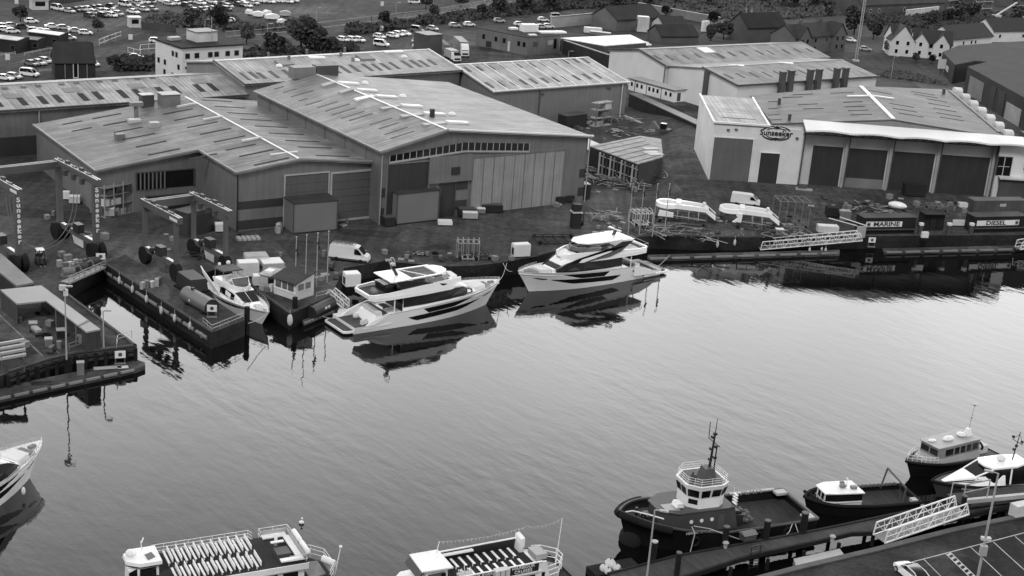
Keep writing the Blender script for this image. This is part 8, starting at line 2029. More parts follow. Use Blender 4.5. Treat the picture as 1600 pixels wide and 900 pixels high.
clutter('scrap_heap', 'pile of frames against the right side of the timber rack', 'scrap', 1022, 282, mk_pile(22, 3, 3, (DGREY, BLACK, LGREY), 1.6), 0, 30)
clutter('scrap_heap', 'strewn lengths of timber behind the hangar corner', 'scrap', 925, 268, mk_pile(24, 4, 4, (BLACK, LGREY, MGREY), 1.2), 0, 10)
# BACKGROUND BUILDINGS
BRK = G('brick_wall', .10, .85, 'brick', amt=.15); SLATE = G('slate_roof', .045, .75, amt=.15, scale=3); RENDW = G('white_render', .62, .8, amt=.08); RENDG = G('grey_render', .15, .8, amt=.15)
def win(t, x0, x1, z0, z1, y=0.0, face='f', mat=None, frame=None, D=0):
 m_ = MB()
 if face == 'f': m_.box(x0, x1, y-.08, y+.02, z0, z1); f_ = MB().box(x0-.12, x1+.12, y-.05, y+.02, z0-.12, z1+.12)
 elif face == 'l': m_.box(-.08+D, .02+D, x0, x1, z0, z1); f_ = MB().box(-.05+D, .02+D, x0-.12, x1+.12, z0-.12, z1+.12)
 w_ = m_.build('window', mat or GLASS, t); f_.build('frame', frame or LGREY, w_); return w_
A = P(284, 75, 9); t = thing('office_block', 'white three-storey flat-roofed office behind the stores, dark roof edge', 'office building', (A.x, A.y, 0), R(43))
MB().box(0, 17.4, 0, 13.2, 0, 8.8).build('wall', G('office_white', .66, .7, amt=.05), t)
MB().box(-.3, 17.7, -.4, 13.5, 8.8, 9.15).build('roof', G('office_roof', .028, .8), t)
MB().box(7, 13, 5, 10, 9.15, 11.6).build('stair_head', WHITE2, t); MB().box(6.8, 13.2, 4.8, 10.2, 11.6, 11.75).build('stair_head_roof', BLACK, t); MB().box(2, 5, 9, 11, 9.15, 9.9).build('roof_box', LGREY, t); MB().tube((11, 4.5, 9.1), (11, 4.5, 15.5), .09).build('aerial', LGREY, t)
for x in (1.0, 3.6, 7.4, 9.2, 12.4, 15.0): win(t, x, x+1.2, 6.3, 7.5, mat=GLASS)
for x in (1.0, 2.2, 3.8, 5.0, 7.9, 9.1, 10.3, 13.4, 14.6): win(t, x, x+.8, 3.7, 4.3)
MB().box(6.6, 11.8, -.5, 0, 3.5, 5.2).build('porch', WHITE, t)
for y, z in ((2.0, 6.3), (3.8, 6.3), (1.0, 3.4), (7.8, 3.4), (11, 3.4), (1.0, .8), (4, .8), (8, .9)): win(t, y, y+1.0, z, z+1.2, face='l')
t, L_ = block('dark_chapel', 'dark steep-roofed chapel-like hall with tall white-edged slot window', 'hall', P(86, 124), P(143, 124)); L_ = 9.6
MB().loft([[(0, 0, 0), (0, 0, 4.2), (0, 4, 8.4), (0, 8, 4.2), (0, 8, 0)], [(L_, 0, 0), (L_, 0, 4.2), (L_, 4, 8.4), (L_, 8, 4.2), (L_, 8, 0)]]).build('wall', G('dark_brick', .035, .9, amt=.2), t)
m_ = MB(); m_.plate([(-.3, -.3, 4.1), (L_+.3, -.3, 4.1), (L_-.5, 4, 8.6), (.3, 4, 8.6)], .2); m_.plate([(.3, 4, 8.6), (L_-.5, 4, 8.6), (L_+.3, 8.3, 4.1), (-.3, 8.3, 4.1)], .2); m_.build('roof', G('chapel_roof', .04, .8), t)
w_ = MB().box(4.5, 5.3, -.1, 0, .6, 3.8).build('window', GLASS, t); m_ = MB(); m_.path([(4.35, -.12, .4), (4.35, -.12, 4.0), (5.45, -.12, 4.0), (5.45, -.12, .4), (4.35, -.12, .4)], .1, 5); m_.build('frame', WHITE, w_)
MB().tube((2.4, -.1, .3), (2.4, -.1, 3.8), .07).build('drainpipe', LGREY, t); MB().tube((7.6, -.1, -1), (7.6, -.1, 3.8), .07).build('drainpipe', LGREY, t)
for (u0, v0, u1, v1, dp, h, lab, mt) in ((45, 68, 92, 74, 5, 3.4, 'low dark shed with bright white roof strip, upper left', WHITE), (-20, 78, 27, 84, 6, 3.6, 'low dark shed with white roof strip at the left picture edge', WHITE2), (29, 77, 58, 80, 5, 3.0, 'plain dark shed between the two white-roofed sheds', DGREY)):
 t, L_ = block('long_shed', lab, 'shed', P(u0, v0), P(u1, v1)); MB().box(0, L_, 0, dp, 0, h).build('wall', G('shed_dark', .03, .8), t); MB().plate([(-.2, -.2, h), (L_+.2, -.2, h), (L_+.2, dp*.55, h+.25), (-.2, dp*.55, h+.25)], .2).build('roof', mt, t); win(t, L_*.8, L_*.8+1, 1, 2, frame=DGREY)
def kiosk(u, v, lab, w=3.4, h=2.9):
 def f(t): MB().cb((0, 0, 0), (w, w*.8, h)).build('wall', WHITE2, t); MB().cb((0, 0, h), (w*1.1, w*.9, .2)).build('roof', WHITE, t); MB().box(-w*.3, w*.3, -w*.4-.05, -w*.4, h*.4, h*.85).build('window', GLASS, t)
 clutter('kiosk', lab, 'kiosk', u, v, f, 0, 30)
kiosk(209.5, 42, 'white kiosk with dark windows beside the gravel car park')
kiosk(61, 14, 'white-roofed kiosk beside the dark fence at the top left', 5, 3)
zB = 5.2; A = P(826, 60, zB); B = P(875, 56, zB); C = P(745, 44, zB)
t = thing('brick_unit', 'flat-roofed pale brick unit with white roof equipment, beyond the ribbed store', 'industrial unit', (A.x, A.y, 0), 0)
D_ = B + (C-A)
pts = [((q-A).x, (q-A).y) for q in (A, B, D_, C)]
MB().prism(pts, 0, zB).build('wall', G('pale_brick', .16, .85, 'clad', amt=.12), t); MB().prism([(x*1.01, y*1.01) for x, y in pts], zB, zB+.2).build('roof', G('felt_roof', .045, .9, amt=.2), t)
def along(a, b, k0, k1, z0, z1, mat, name='window', off=.08):
 a = Vector((a[0], a[1], 0)); b = Vector((b[0], b[1], 0)); d = (b-a); L_ = d.length; d.normalize(); n = Vector((d.y, -d.x, 0))*off
 p_, q_ = a+d*(L_*k0), a+d*(L_*k1)
 m_ = MB(); m_.prism([(p_.x+n.x, p_.y+n.y), (q_.x+n.x, q_.y+n.y), (q_.x-n.x, q_.y-n.y), (p_.x-n.x, p_.y-n.y)], z0, z1); return m_.build(name, mat, t)
for k in (.15, .62): along(pts[0], pts[1], k, k+.16, 2.6, 4.0, LGREY if k > .5 else GLASS2)
along(pts[0], pts[1], .82, .90, 1.5, 4.4, GLASS)
for k in (.12, .36, .52, .80, .9): along(pts[3], pts[0], k, k+.05, 2.4, 3.8, GLASS)
along(pts[3], pts[0], .62, .66, .2, 3.2, WHITE2, 'door'); along(pts[3], pts[0], .2, .3, .2, 2.0, BLACK, 'doorway')
for (u, v, sx_, sy_, h_) in ((826, 50, 5, 3, 2.2), (862, 52, 9, 3, .4), (802, 47, 2.4, 2, .6), (832, 56, 2.4, 1.6, .3)):
 q = P(u, v, zB) - A; MB().cb((q.x, q.y, zB+.2), (sx_, sy_, h_), R(30)).build('roof_unit', WHITE, t)
t, L_ = block('white_roof_shed', 'long low shed with bright white roof beyond the ribbed store', 'shed', P(876, 80), P(950, 106)); L_ = 36
zC = 4.2; q = [P(u, v, zC)-Vector(t.location) for u, v in ((876, 59), (945, 71), (1010, 66), (985, 54))]
def unrot(v_, t=t): a = -t.rotation_euler.z; return (v_.x*cos(a)-v_.y*sin(a), v_.x*sin(a)+v_.y*cos(a), zC)
q = [unrot(v_) for v_ in q]
MB().plate(q, .25).build('roof', G('bright_roof', .80, .5, amt=.04), t)
MB().prism([(v_[0]*1, v_[1]) for v_ in q], 0, zC-.3).build('wall', DGREY, t)
t2, L_ = block('boundary_wall', 'dark high boundary wall beyond the ribbed store', 'wall', P(878, 84), P(948, 108)); MB().box(0, L_, 0, 1.0, 0, 4.0).build('wall', G('dark_boundary', .035, .85, amt=.2), t2); MB().box(0, L_, -.1, 1.1, 4.0, 4.2).build('coping', DGREY, t2)
for k, (u0, v0, u1, v1) in enumerate(((928, 70, 1012, 66), (932, 74, 1016, 69))):
 A, B = P(u0, v0+10), P(u1, v1+10); t, L_ = block('pipe_stack', 'stack of long white pipes behind the twin store, %s' % ('far one' if k == 0 else 'near one'), 'pipes', A, B); m_ = MB()
 for i in range(3): m_.tube((0, i*.6, 1.8), (L_, i*.6, 1.8), .35, n=8)
 m_.build('pipe', WHITE, t); m_ = MB()
 for i in range(5): m_.box(L_*i/4.3, L_*i/4.3+.4, 0, 1.6, 0, 1.5)
 m_.build('trestle', DGREY, t)
def house(label, u0, v0, u1, v1, dp, eave, ridge, wall, roofm, gables=(), wins=(), chim=(), cat='house', cross=False, name='house', fr=None):
 t, L_ = block(name, label, cat, P(u0, v0), P(u1, v1))
 MB().loft([[(0, 0, 0), (0, 0, eave), (0, dp/2, ridge), (0, dp, eave), (0, dp, 0)], [(L_, 0, 0), (L_, 0, eave), (L_, dp/2, ridge), (L_, dp, eave), (L_, dp, 0)]]).build('wall', wall, t)
 m_ = MB(); m_.plate([(-.3, -.4, eave-.1), (L_+.3, -.4, eave-.1), (L_+.3, dp/2, ridge+.2), (-.3, dp/2, ridge+.2)], .2); m_.plate([(-.3, dp/2, ridge+.2), (L_+.3, dp/2, ridge+.2), (L_+.3, dp+.4, eave-.1), (-.3, dp+.4, eave-.1)], .2)
 rf = m_.build('roof', roofm, t)
 for k, gw, gh in gables:
  x = L_*k; MB().loft([[(x-gw/2, -1.0, 0), (x+gw/2, -1.0, 0), (x+gw/2, -1.0, eave), (x, -1.0, gh), (x-gw/2, -1.0, eave)], [(x-gw/2, dp*.4, 0), (x+gw/2, dp*.4, 0), (x+gw/2, dp*.4, eave), (x, dp*.4, gh), (x-gw/2, dp*.4, eave)]]).build('gable', wall, t)
  g_ = MB(); g_.plate([(x-gw/2-.3, -1.3, eave-.2), (x, -1.3, gh+.15), (x, dp*.42, gh+.15), (x-gw/2-.3, dp*.42, eave-.2)], .15); g_.plate([(x, -1.3, gh+.15), (x+gw/2+.3, -1.3, eave-.2), (x+gw/2+.3, dp*.42, eave-.2), (x, dp*.42, gh+.15)], .15); g_.build('gable_roof', roofm, t)
  for z in ((1.0, 3.8) if eave > 4 else (1.0,)):
   for dx in ((-gw*.22, gw*.22) if gw > 5.5 else (0,)): win(t, x+dx-.5, x+dx+.5, z, z+1.3, y=-1.0, frame=fr or WHITE)
 for k, z in wins: win(t, L_*k, L_*k+1.0, z, z+1.2, frame=fr or WHITE)
 for k in chim: MB().cb((L_*k, dp/2, ridge-.3), (1.0, .7, 1.6)).build('chimney', BRK, rf)
 return t
house('dark-roofed pale hall with blank gable, right of the flat brick unit', 962, 49, 1032, 44, 12, 4, 7.5, RENDG, G('hall_roof', .038, .8), cat='hall', name='hall')
house('small cottage row with white walls behind the twin store', 1036, 52, 1072, 52, 8, 2.8, 5.2, WHITE2, SLATE, wins=((.2, .9), (.6, .9)), name='cottage')
house('low dark-roofed building with a pale patch, just behind the twin store ridge', 1032, 68, 1090, 68, 9, 2.6, 5.4, BRK, G('hall_roof', .038, .8), name='bungalow')
house('grey brick twin-gabled house beside the round dark tree', 1240, 86, 1318, 78, 10, 5.6, 9.0, G('house_grey', .13, .85, 'brick', amt=.12), SLATE, gables=((.14, 6.4, 9.2), (.84, 7.2, 9.4)), wins=((.38, 3.6), (.6, 3.6), (.38, 1.0)), chim=(.3, .7), fr=MGREY)
house('brick terrace end with dark slate roof, left of the twin-gabled house', 1166, 66, 1226, 64, 10, 5, 9, BRK, G('terrace_roof', .03, .8), chim=(.1,), name='terrace_house')
house('white-walled house with tall blank gable facing the road', 1392, 86, 1420, 88, 11, 5.2, 9.5, RENDW, SLATE, wins=((.3, 1.2), (.7, 1.2)), gables=((.5, 8.2, 10.2),))
house('white twin-gabled house in the middle of the white row', 1424, 88, 1484, 94, 10, 5.0, 8.8, RENDW, SLATE, gables=((.18, 5.4, 8.2), (.72, 5.4, 8.4)), wins=((.42, 3.4), (.42, 1.0), (.9, 3.4)), chim=(.45,))
house('long low white-walled house at the right of the white row', 1486, 82, 1548, 76, 10, 4.6, 8.4, RENDW, SLATE, wins=((.25, 2.4), (.45, 2.4), (.55, 2.4)), name='terrace_house')
house('white-walled end house of the row cut by the right edge', 1550, 66, 1640, 64, 10, 4.2, 8.0, RENDW, SLATE, wins=((.1, 1.6), (.5, 1.6)), name='terrace_house')
house('large dark-roofed brick block with white ground strip, top right', 1344, 26, 1474, 20, 14, 4.6, 11, BRK, G('block_roof', .06, .8), wins=((.1, 1.5), (.2, 1.5), (.5, 1.5)), cat='building', name='apartment_building')
t, L_ = block('garden_wall', 'long white garden wall in front of the large brick block, top right', 'wall', P(1416, 28), P(1466, 22)); MB().box(0, L_, 0, .6, 0, 3.0).build('wall', WHITE2, t); MB().box(0, L_, -.1, .7, 3.0, 3.2).build('coping', WHITE, t)
for k, (u0, v0, u1, v1, h, lab) in enumerate(((1478, 16, 1496, 14, 11, 'narrow brick tower block with white balconies, left of two at the top right'), (1518, 18, 1548, 16, 11, 'brick block with white ground arcade, right of two at the top right'), (1580, 12, 1640, 10, 9, 'brick corner block cut by the top right corner'))):
 t, L_ = block('apartment_building', lab, 'building', P(u0, v0), P(u1, v1)); MB().box(0, L_, 0, 10, 0, h).build('wall', BRK, t); MB().box(-.2, L_+.2, -.2, 10.2, h, h+.3).build('roof', DGREY, t)
 for z in (1, 4, 7):
  for x in (.15, .55): win(t, L_*x, L_*x+1.2, z+.3, z+1.8, frame=WHITE)
  MB().box(0, L_, -.6, 0, z-.2, z).build('balcony', LGREY, t)
for k, (u, v, vt) in enumerate(((1164, 32, 8), (1172.5, 36, 10), (1181, 42, 16), (1191, 46, 20), (1211, 46, 25), (1219, 44, 28))):
 q = P(u, v); h = HT(q, vt); t = thing('folded_parasol', 'pale pointed folded parasol, %s from the left in the row behind the terrace' % ORD[k], 'parasol', q, 0, None)
 MB().tube((0, 0, 0), (0, 0, h*.35), .12, n=6).build('pole', MGREY, t); MB().tube((0, 0, h*.15), (0, 0, h), .95, .05, n=8).build('canopy', G('parasol_cloth', .22, .8), t)
DK = G('warehouse_dark_wall', .045, .8, amt=.15); DR = G('warehouse_dark_roof', .05, .8, amt=.15, scale=.6)
def slab_building(name, label, roofpix, z, zs=None, wallmat=DK, roofmat=DR):
 pts = [P(u, v, zz_) for (u, v), zz_ in zip(roofpix, zs or [z]*len(roofpix))]
 t = thing(name, label, 'warehouse', (pts[0].x, pts[0].y, 0)); l = [q-Vector(t.location) for q in pts]
 MB().prism([(q.x, q.y) for q in l], 0, z-.25).build('wall', wallmat, t); MB().plate([tuple(q) for q in l], .25).build('roof', roofmat, t); return t, l
t, l = slab_building('dark_warehouse', 'broad dark flat-roofed warehouse below the white house row, right edge', [(1492, 101), (1473, 81), (1498, 71), (1600, 64), (1700, 70), (1640, 104), (1524, 95)], 6.0)
def onwall(t, a, b, k0, k1, z0, z1, mat, name, off=.1):
 a = Vector((a.x, a.y, 0)); b = Vector((b.x, b.y, 0)); d = b-a; L_ = d.length; d.normalize(); n = Vector((d.y, -d.x, 0))*off; p_, q_ = a+d*L_*k0, a+d*L_*k1
 return MB().prism([(p_.x+n.x, p_.y+n.y), (q_.x+n.x, q_.y+n.y), (q_.x-n.x, q_.y-n.y), (p_.x-n.x, p_.y-n.y)], z0, z1).build(name, mat, t)
onwall(t, l[1], l[0], .45, .62, 2.0, 3.6, WHITE2, 'sign_board', .15); onwall(t, l[0], l[6], .1, .9, 0, 5, BLACK, 'doorway', .15)
t, l = slab_building('dark_warehouse', 'dark warehouse with long sloping roof and doors, cut by the right edge', [(1600, 152), (1512, 104), (1560, 92), (1680, 100), (1680, 195)], 8.0)
onwall(t, l[1], l[0], .48, .56, 0, 6.5, BLACK, 'doorway', .15); onwall(t, l[1], l[0], .62, .72, 0, 6.5, BLACK, 'doorway', .15); onwall(t, l[1], l[0], .76, 1.0, 0, 4.6, G('pale_lower_wall', .3, .8), 'wall_panel', .15); onwall(t, l[1], l[0], .08, .34, .5, 6.0, MGREY, 'door', .12)
q = P(1469, 118); t = thing('roadside_sign', 'white square sign board beside the dark flat-roofed warehouse', 'sign', q, R(10)); MB().cb((0, 0, 2.2), (2.6, .15, 3.0)).build('board', WHITE2, t); MB().cb((-.8, .1, 0), (.15, .15, 2.3)).cb((.8, .1, 0), (.15, .15, 2.3)).build('post', MGREY, t)
q = P(1337, 96); h = 30; t = thing('lattice_mast', 'tall pale slender mast rising out of frame by the round tree', 'mast', q); m_ = MB()
for x, y in ((-.35, -.35), (.35, -.35), (.35, .35), (-.35, .35)): m_.tube((x, y, 0), (x*.8, y*.8, h), .08, n=5)
for i in range(30):
 z = h*i/30; m_.bar((-.35, -.35, z), (.35, -.35, z+1), .06); m_.bar((.35, -.35, z), (-.35, -.35, z+1), .06); m_.bar((-.35, -.35, z), (-.35, .35, z+1), .06); m_.bar((.35, .35, z), (.35, -.35, z+1), .06)
m_.build('lattice', LGREY, t); MB().cb((0, 0, 0), (2, 2, .5)).build('foot', LGREY, t)
q = P(1392, 122); t = lamp('lamp_post', 'slim dark lamp post by the road below the white houses', q, HT(q, 88), (1, 0), r=.07)
q = P(1556, 30); t = thing('crane', 'small crane with bent white boom at the top right', 'crane', q); MB().cb((0, 0, 0), (3.5, 2.2, 1.8)).build('carrier', WHITE2, t); m_ = MB(); m_.bar((0, 0, 1.8), (7.5, 0, 7.5), .5); m_.bar((7.5, 0, 7.5), (11.5, 0, 1.2), .3); m_.build('boom', WHITE, t)
t, L_ = block('boundary_wall', 'long pale wall running up the bank at the top centre', 'wall', P(996, 16), P(1125, 40)); MB().box(0, L_, 0, .5, 0, 2.8).build('wall', G('pale_bank_wall', .22, .8, amt=.2), t); MB().box(0, L_, -.1, .6, 2.8, 3.0).build('coping', LGREY, t)
t, L_ = block('boundary_wall', 'pale hoarding wall behind the flat brick unit', 'wall', P(861, 44), P(930, 37)); MB().box(0, L_, 0, .6, 0, 3.6).build('wall', LGREY, t); MB().box(0, L_, -.1, .7, 3.6, 3.8).build('coping', MGREY, t)
boxy('boat_on_stand', 'small white boat on stands behind the long white roof', 'boat', 926, 52, (6, 2, 1.6), WHITE, 5, win=False); boxy('boat_on_stand', 'grey hull on stands beside the pale hall gable', 'boat', 938, 56, (7, 2, 1.0), MGREY, -10, win=False)
boxy('kiosk_box', 'white box on legs in front of the dark-roofed hall', 'box', 1003, 50, (4, 3, 5), WHITE2, 5)
boxy('dish_pair', 'pair of white satellite discs in the bushes behind the twin store', 'dish', 1101, 50, (3, 1, 3.5), WHITE, 40, win=False)
for k, (u, v, L_, lab) in enumerate(((404, 27, 3.5, 'white laid-up boat in the compound, leftmost'), (426, 31, 5, 'biggest white laid-up boat in the compound'), (418, 25, 3.2, 'white upended boat behind the biggest laid-up one'), (446, 26, 3.8, 'grey covered boat at the right of the compound'), (441, 39, 3, 'small white boat nearest the hedge in the compound'), (390, 24, 2.4, 'tiny white trailer at the left of the compound'), (360, 37, 3, 'low white dinghy by the fence behind the office'), (300, 36, 1.6, 'small white object on the scrub left of the office mast'))):
 def mk_b(t, L_=L_):
  m_ = MB(); m_.loft([[(x, -w_, z0), (x, w_, z0), (x, w_*.8, z1), (x, -w_*.8, z1)] for x, w_, z0, z1 in ((-L_/2, 1.0, .6, 1.6), (0, 1.2, .4, 2.0), (L_/3, .9, .5, 1.7), (L_/2, .1, 1.1, 1.4))]); m_.build('hull', WHITE if L_ != 3.8 else LGREY, t); MB().cb((0, 0, 0), (L_*.5, .8, .5)).build('trailer', DGREY, t)
 clutter('laid_up_boat', lab, 'boat', u, v, mk_b, 0, 10+25*(k % 3))
def fence(label, pix, h=1.8, mat=None, n_=None, solid=False):
 q = [P(u, v) for u, v in pix]; t = thing('fence', label, 'fence', q[0]); q = [LOC(t, p_) for p_ in q]; m_ = MB()
 for a, b in zip(q, q[1:]):
  for z in (.5, h): m_.bar(a+Vector((0, 0, z)), b+Vector((0, 0, z)), .12, .12)
 m_.build('rail', mat or LGREY, t); m_ = MB()
 for a, b in zip(q, q[1:]):
  n = max(2, int((b-a).length/3.0))
  for i in range(n+1): p_ = a.lerp(b, i/n); m_.tube(p_, p_+Vector((0, 0, h+.2)), .09, n=4)
 o = m_.build('post', mat or MGREY, t)
 if solid:
  m_ = MB()
  for a, b in zip(q, q[1:]): wall2(m_, a, b, .1, h)
  m_.build('panel', mat or DGREY, t)
 return t
fence('long pale wire fence climbing along the field edge at the top', [(490, 47), (580, 36), (680, 24), (760, 10), (800, 4)], 2.2)
fence('scalloped pale fence behind the office compound', [(352, 60), (380, 57.5), (410, 56), (447, 52)], 2.0)
fence('picket fence between the dark chapel and the white office', [(200, 84), (218, 89), (220, 80), (245, 78)], 1.8, WHITE2)
fence('slanting pale crash barrier beside the path at the upper left', [(155, 71), (172, 64), (189, 58)], 1.6, WHITE2)
fence('low pale kerb rail left of the dark chapel', [(38, 87), (75, 79), (122, 75)], .7, LGREY)
fence('low pale kerb rail at the left picture edge', [(-20, 92), (24, 86)], .8, LGREY)
fence('dark close-boarded fence at the top left', [(72, 10), (130, 2), (150, -3)], 4.5, G('fence_brown', .06, .8, 'clad'), solid=True)
fence('dark fence behind the office compound scrub', [(222, 47), (275, 52)], 2.4, DGREY, solid=True)
for u, v, lab in ((26, 8, 'white post at the top left beside the kiosk'), (26, 24, 'small white post in the grass at the upper left'), (597, 11, 'white notice in the field at the top centre'), (596, 50, 'small white post by the hedge cars'), (719, 5, 'white notice beside the bank at the top'), (204, 64, 'white notice board left of the white office'), (12, 96, 'small white post above the cars by the chapel'), (130, 79, 'tiny white post above the chapel roof'), (454, 83, 'pale sign on a post in front of the dark tree')):
 def mk_n(t): MB().cb((0, 0, .4), (1.1, .15, 1.5)).build('board', WHITE, t); MB().cb((0, .1, 0), (.2, .2, .7)).build('post', MGREY, t)
 clutter('notice_board', lab, 'sign', u, v, mk_n, 0, 20)
for u, v, vt, lab in ((676, 24, -12, 'tall pale lamp post on the bank at the top'), (320, 62, 30, 'pale mast behind the white office roof'), (417, 86, 37, 'slim lamp post by the scrub left of the dark tree'), (494, 46, 12, 'slim lamp post in the field right of the compound'), (618, 26, 4, 'dark slim post by the fence at the top'), (888, 90, 80, 'short lamp on the wall beyond the ribbed store')):
 q = P(u, v); lamp('lamp_post', lab, q, HT(q, vt), (1, .2), r=.08)
# TREES AND SCRUB
LEAFD = G('evergreen_foliage', .058, .9, 'leaf'); LEAFM = G('winter_foliage', .085, .9, 'leaf'); BARK = G('bark', .05, .9)
def crown(mb, c, r, n, s_=.55, seed=0, lumps=7):
 rnd = random.Random(seed); L_ = []
 for _ in range(lumps):
  v = Vector((rnd.uniform(-1, 1), rnd.uniform(-1, 1), rnd.uniform(-.7, 1))); L_.append((Vector((c[0]+v.x*r[0]*.55, c[1]+v.y*r[1]*.55, c[2]+v.z*r[2]*.55)), rnd.uniform(.4, .62)))
 vs = []; fs = []
 for i in range(n):
  ce, k = L_[i % lumps]; d = Vector((rnd.gauss(0, 1), rnd.gauss(0, 1), rnd.gauss(0, 1))).normalized()*rnd.uniform(.55, 1.05)**.6
  q = ce + Vector((d.x*r[0]*k, d.y*r[1]*k, d.z*r[2]*k)); a = Vector((rnd.gauss(0, 1), rnd.gauss(0, 1), rnd.gauss(0, 1))).normalized(); b = a.orthogonal().normalized(); h = s_*rnd.uniform(.5, 1.3)
  j = len(vs); vs += [q-a*h-b*h*.6, q+a*h-b*h*.5, q+a*h*.8+b*h*.7, q-a*h*.9+b*h*.6]; fs.append((j, j+1, j+2, j+3))
 return mb.add(vs, fs)
TP = []
for k, (lm, n) in enumerate(((LEAFD, 900), (LEAFM, 650), (LEAFD, 700))):
 t = thing('tree', 'x', 'tree', (0, 0, 0)); m_ = MB(); crown(m_, (0, 0, 5.2), (3.4, 3.4, 3.6) if k != 2 else (4.5, 3.0, 3.0), n, .5, k+3); m_.build('crown', lm, t)
 m_ = MB(); m_.tube((0, 0, 0), (.1, 0, 4.2), .3, .18, n=7)
 for i in range(5): a = i*1.3; m_.tube((.05, 0, 2.5+i*.4), (1.8*cos(a), 1.8*sin(a), 5+i*.5), .12, .04, n=5)
 m_.build('trunk', BARK, t); TP.append(t)
USED = [False]*3
def tree(k, u, v, s_, label, grp='trees behind the boatyard'):
 q = P(u, v)
 if not USED[k]:
  USED[k] = True; t = TP[k]; t.location = q; t['label'] = label; t['group'] = grp; t.scale = (s_,)*3; t.rotation_euler = (0, 0, random.random()*6)
 else: t = dup(TP[k], q, random.random()*6, label, grp, s_)
 return t
for a in ((0, 470, 84, 1.25, 'largest dark tree, standing right behind the pale store roof'), (0, 492, 86, .95, 'dark tree at the right shoulder of the largest dark tree'), (2, 430, 90, .85, 'dark bushy tree left of the largest dark tree'), (2, 515, 84, .6, 'low dark bush right of the largest dark tree'), (2, 545, 86, .5, 'low bush beside the three half hidden cars'),
   (0, 1334, 54, 1.15, 'round dark evergreen beside the twin-gabled grey house'), (0, 1364, 62, .9, 'dark tree left of the white-walled gable'), (2, 1386, 84, .55, 'dark shrub at the foot of the white-walled gable'), (1, 1245, 16, 1.1, 'bare spreading tree at the top, left of the car roofs'), (1, 1215, 12, 1.2, 'bare tree at the top above the parasols'), (1, 1290, 24, .9, 'bare tree above the twin-gabled house'), (1, 1190, 6, 1.0, 'bare tree at the top edge above the terrace'),
   (2, 960, 12, .9, 'low dark tree on the bank above the hall'), (2, 1010, 10, .8, 'dark scrub tree at the top, left of the pale wall end'), (2, 1040, 26, .5, 'round dark shrub against the long pale wall'), (1, 1060, 10, .9, 'bare tree above the long pale wall'), (1, 1110, 12, .9, 'bare tree at the right end of the long pale wall'), (2, 1115, 42, .7, 'dark bush at the lower end of the long pale wall'), (2, 1130, 62, .8, 'dark bush behind the twin store ridge'), (0, 1110, 64, .6, 'small dark tree behind the twin store by the lamp'),
   (2, 678, 28, .55, 'small round shrub by the tall lamp post on the bank'), (2, 752, 24, .5, 'small shrub on the bank above the brick unit'), (2, 600, 40, .6, 'dark bush on the hedge bank, left of the tall lamp'), (2, 665, 16, .8, 'dark bush by the white van at the top'), (2, 720, 12, .7, 'long dark bush at the top right of the lamp post'), (2, 820, 20, .9, 'dark shrub mass above the back road, left part'), (2, 860, 18, .9, 'dark shrub mass above the back road, right part'), (2, 780, 24, .8, 'dark shrub above the silver car on the back road'),
   (2, 225, 108, .45, 'dark hedge tree left of the white office'), (2, 200, 110, .4, 'dark bush between the chapel and the white office'), (2, 178, 110, .5, 'small dark bush right of the chapel'), (2, 153, 50, .45, 'tiny dark bush in the grass above the crash barrier'), (2, 350, 50, .7, 'dark scrub tree behind the office roof, right part'), (1, 300, 48, .8, 'bare scrub tree behind the office roof'), (1, 340, 42, .8, 'bare tree right of the office mast'), (2, 385, 70, .7, 'dark bush right of the white office'), (2, 32, 34, .6, 'dark bush by the left car cluster'),
   (1, 1500, 36, 1.0, 'bare tree behind the white row, middle'), (2, 1455, 42, .8, 'dark tree behind the white twin-gabled house'), (1, 1520, 34, .9, 'bare tree left of the small crane'), (2, 1480, 36, .7, 'dark tree between the brick tower and the white row'), (1, 1590, 42, 1.0, 'bare tree at the right edge above the end house'), (2, 1430, 98, .4, 'clipped dark hedge in front of the white gable'), (2, 1456, 100, .4, 'clipped dark hedge in front of the white twin gables'), (2, 1478, 102, .4, 'dark hedge at the end of the white garden'), (2, 1574, 180, .5, 'dark shrub by the pale lower wall of the warehouse'),
   (2, 1360, 10, .7, 'dark bush at the top beside the mast'), (2, 1275, 12, 1.1, 'broad dark bush at the top left of the mast'), (1, 900, 8, .9, 'bare tree on the top bank right of the shrub mass')):
 tree(*a)
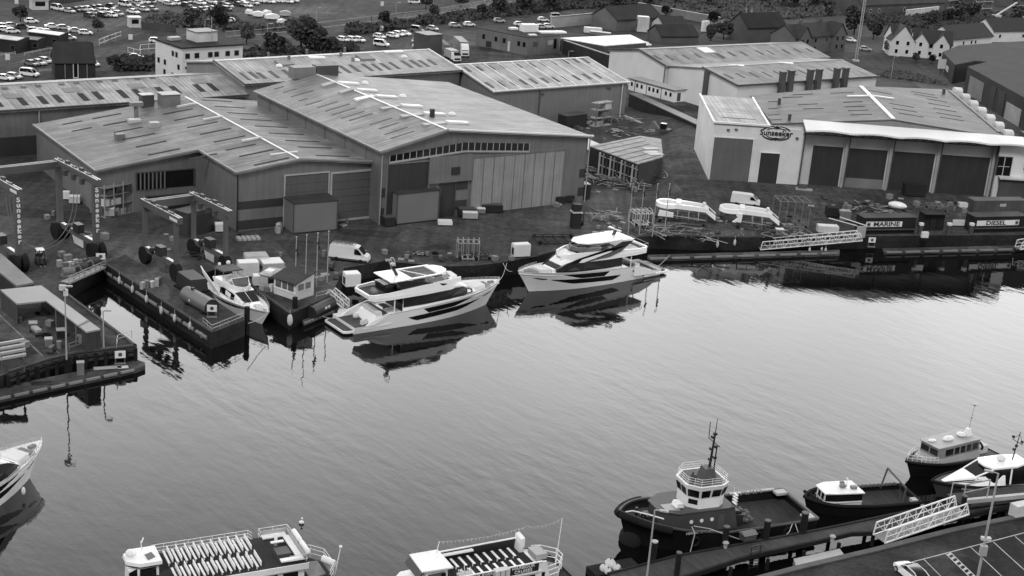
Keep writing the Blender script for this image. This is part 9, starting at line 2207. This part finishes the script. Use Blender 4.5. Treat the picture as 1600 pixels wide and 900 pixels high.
def scrub(name, pix, n, s_=.6, hh=1.4, mat=LEAFD, seed=1):
 rnd = random.Random(seed); pts = [P(u, v) for u, v in pix]
 tri = tessellate_polygon([pts]); ar = [((pts[b]-pts[a]).cross(pts[c]-pts[a])).length for a, b, c in tri]; tot = sum(ar)
 m_ = MB(); vs = []; fs = []
 for (a, b, c), A_ in zip(tri, ar):
  for _ in range(int(n*A_/tot)):
   r1, r2 = rnd.random()**.5, rnd.random(); q = pts[a]*(1-r1)+pts[b]*(r1*(1-r2))+pts[c]*(r1*r2)
   hq = hh*(.4+.6*abs(sin(q.x*.31)*cos(q.y*.23)))*rnd.random(); q = q+Vector((0, 0, hq))
   d = Vector((rnd.gauss(0, 1), rnd.gauss(0, 1), rnd.gauss(0, .7))).normalized(); e_ = d.orthogonal().normalized(); h = s_*rnd.uniform(.5, 1.3); j = len(vs)
   vs += [q-d*h-e_*h*.5, q+d*h-e_*h*.6, q+d*h*.7+e_*h*.6, q-d*h+e_*h*.5]; fs.append((j, j+1, j+2, j+3))
 m_.add(vs, fs); o = m_.build(name, mat, kind='stuff'); tag(o, {'undergrowth': 'dark undergrowth and brambles on the banks and waste ground', 'hedge': 'rough dark hedge strip along the back road', 'brambles': 'low brambles on the scrub around the office compound'}[name], 'vegetation'); return o
scrub('hedge', [(540, 56), (600, 50), (660, 42), (720, 34), (800, 26), (900, 14), (1000, 12), (1000, 2), (900, 2), (800, 10), (700, 26), (600, 40), (540, 46)], 9000, .7, 2.2, seed=2)
scrub('undergrowth', [(1000, 10), (1140, 30), (1240, 30), (1340, 22), (1340, -6), (1000, -6)], 9000, .8, 2.0, LEAFM, seed=3)
scrub('brambles', [(215, 38), (330, 46), (470, 48), (480, 34), (400, 44), (350, 24), (260, 24)], 5000, .6, 1.5, LEAFM, seed=4)
scrub('undergrowth', [(180, 112), (245, 112), (245, 96), (190, 98)], 1500, .6, 2.5, seed=5)
scrub('undergrowth', [(1370, 120), (1480, 134), (1440, 118), (1390, 108)], 1500, .4, .8, LEAFM, seed=6)
scrub('undergrowth', [(360, 98), (560, 84), (560, 76), (380, 84)], 3500, .6, 2.2, seed=7)
scrub('undergrowth', [(1345, 40), (1420, 44), (1600, 50), (1600, 24), (1480, 20), (1350, 28)], 5000, .7, 2.0, seed=8)
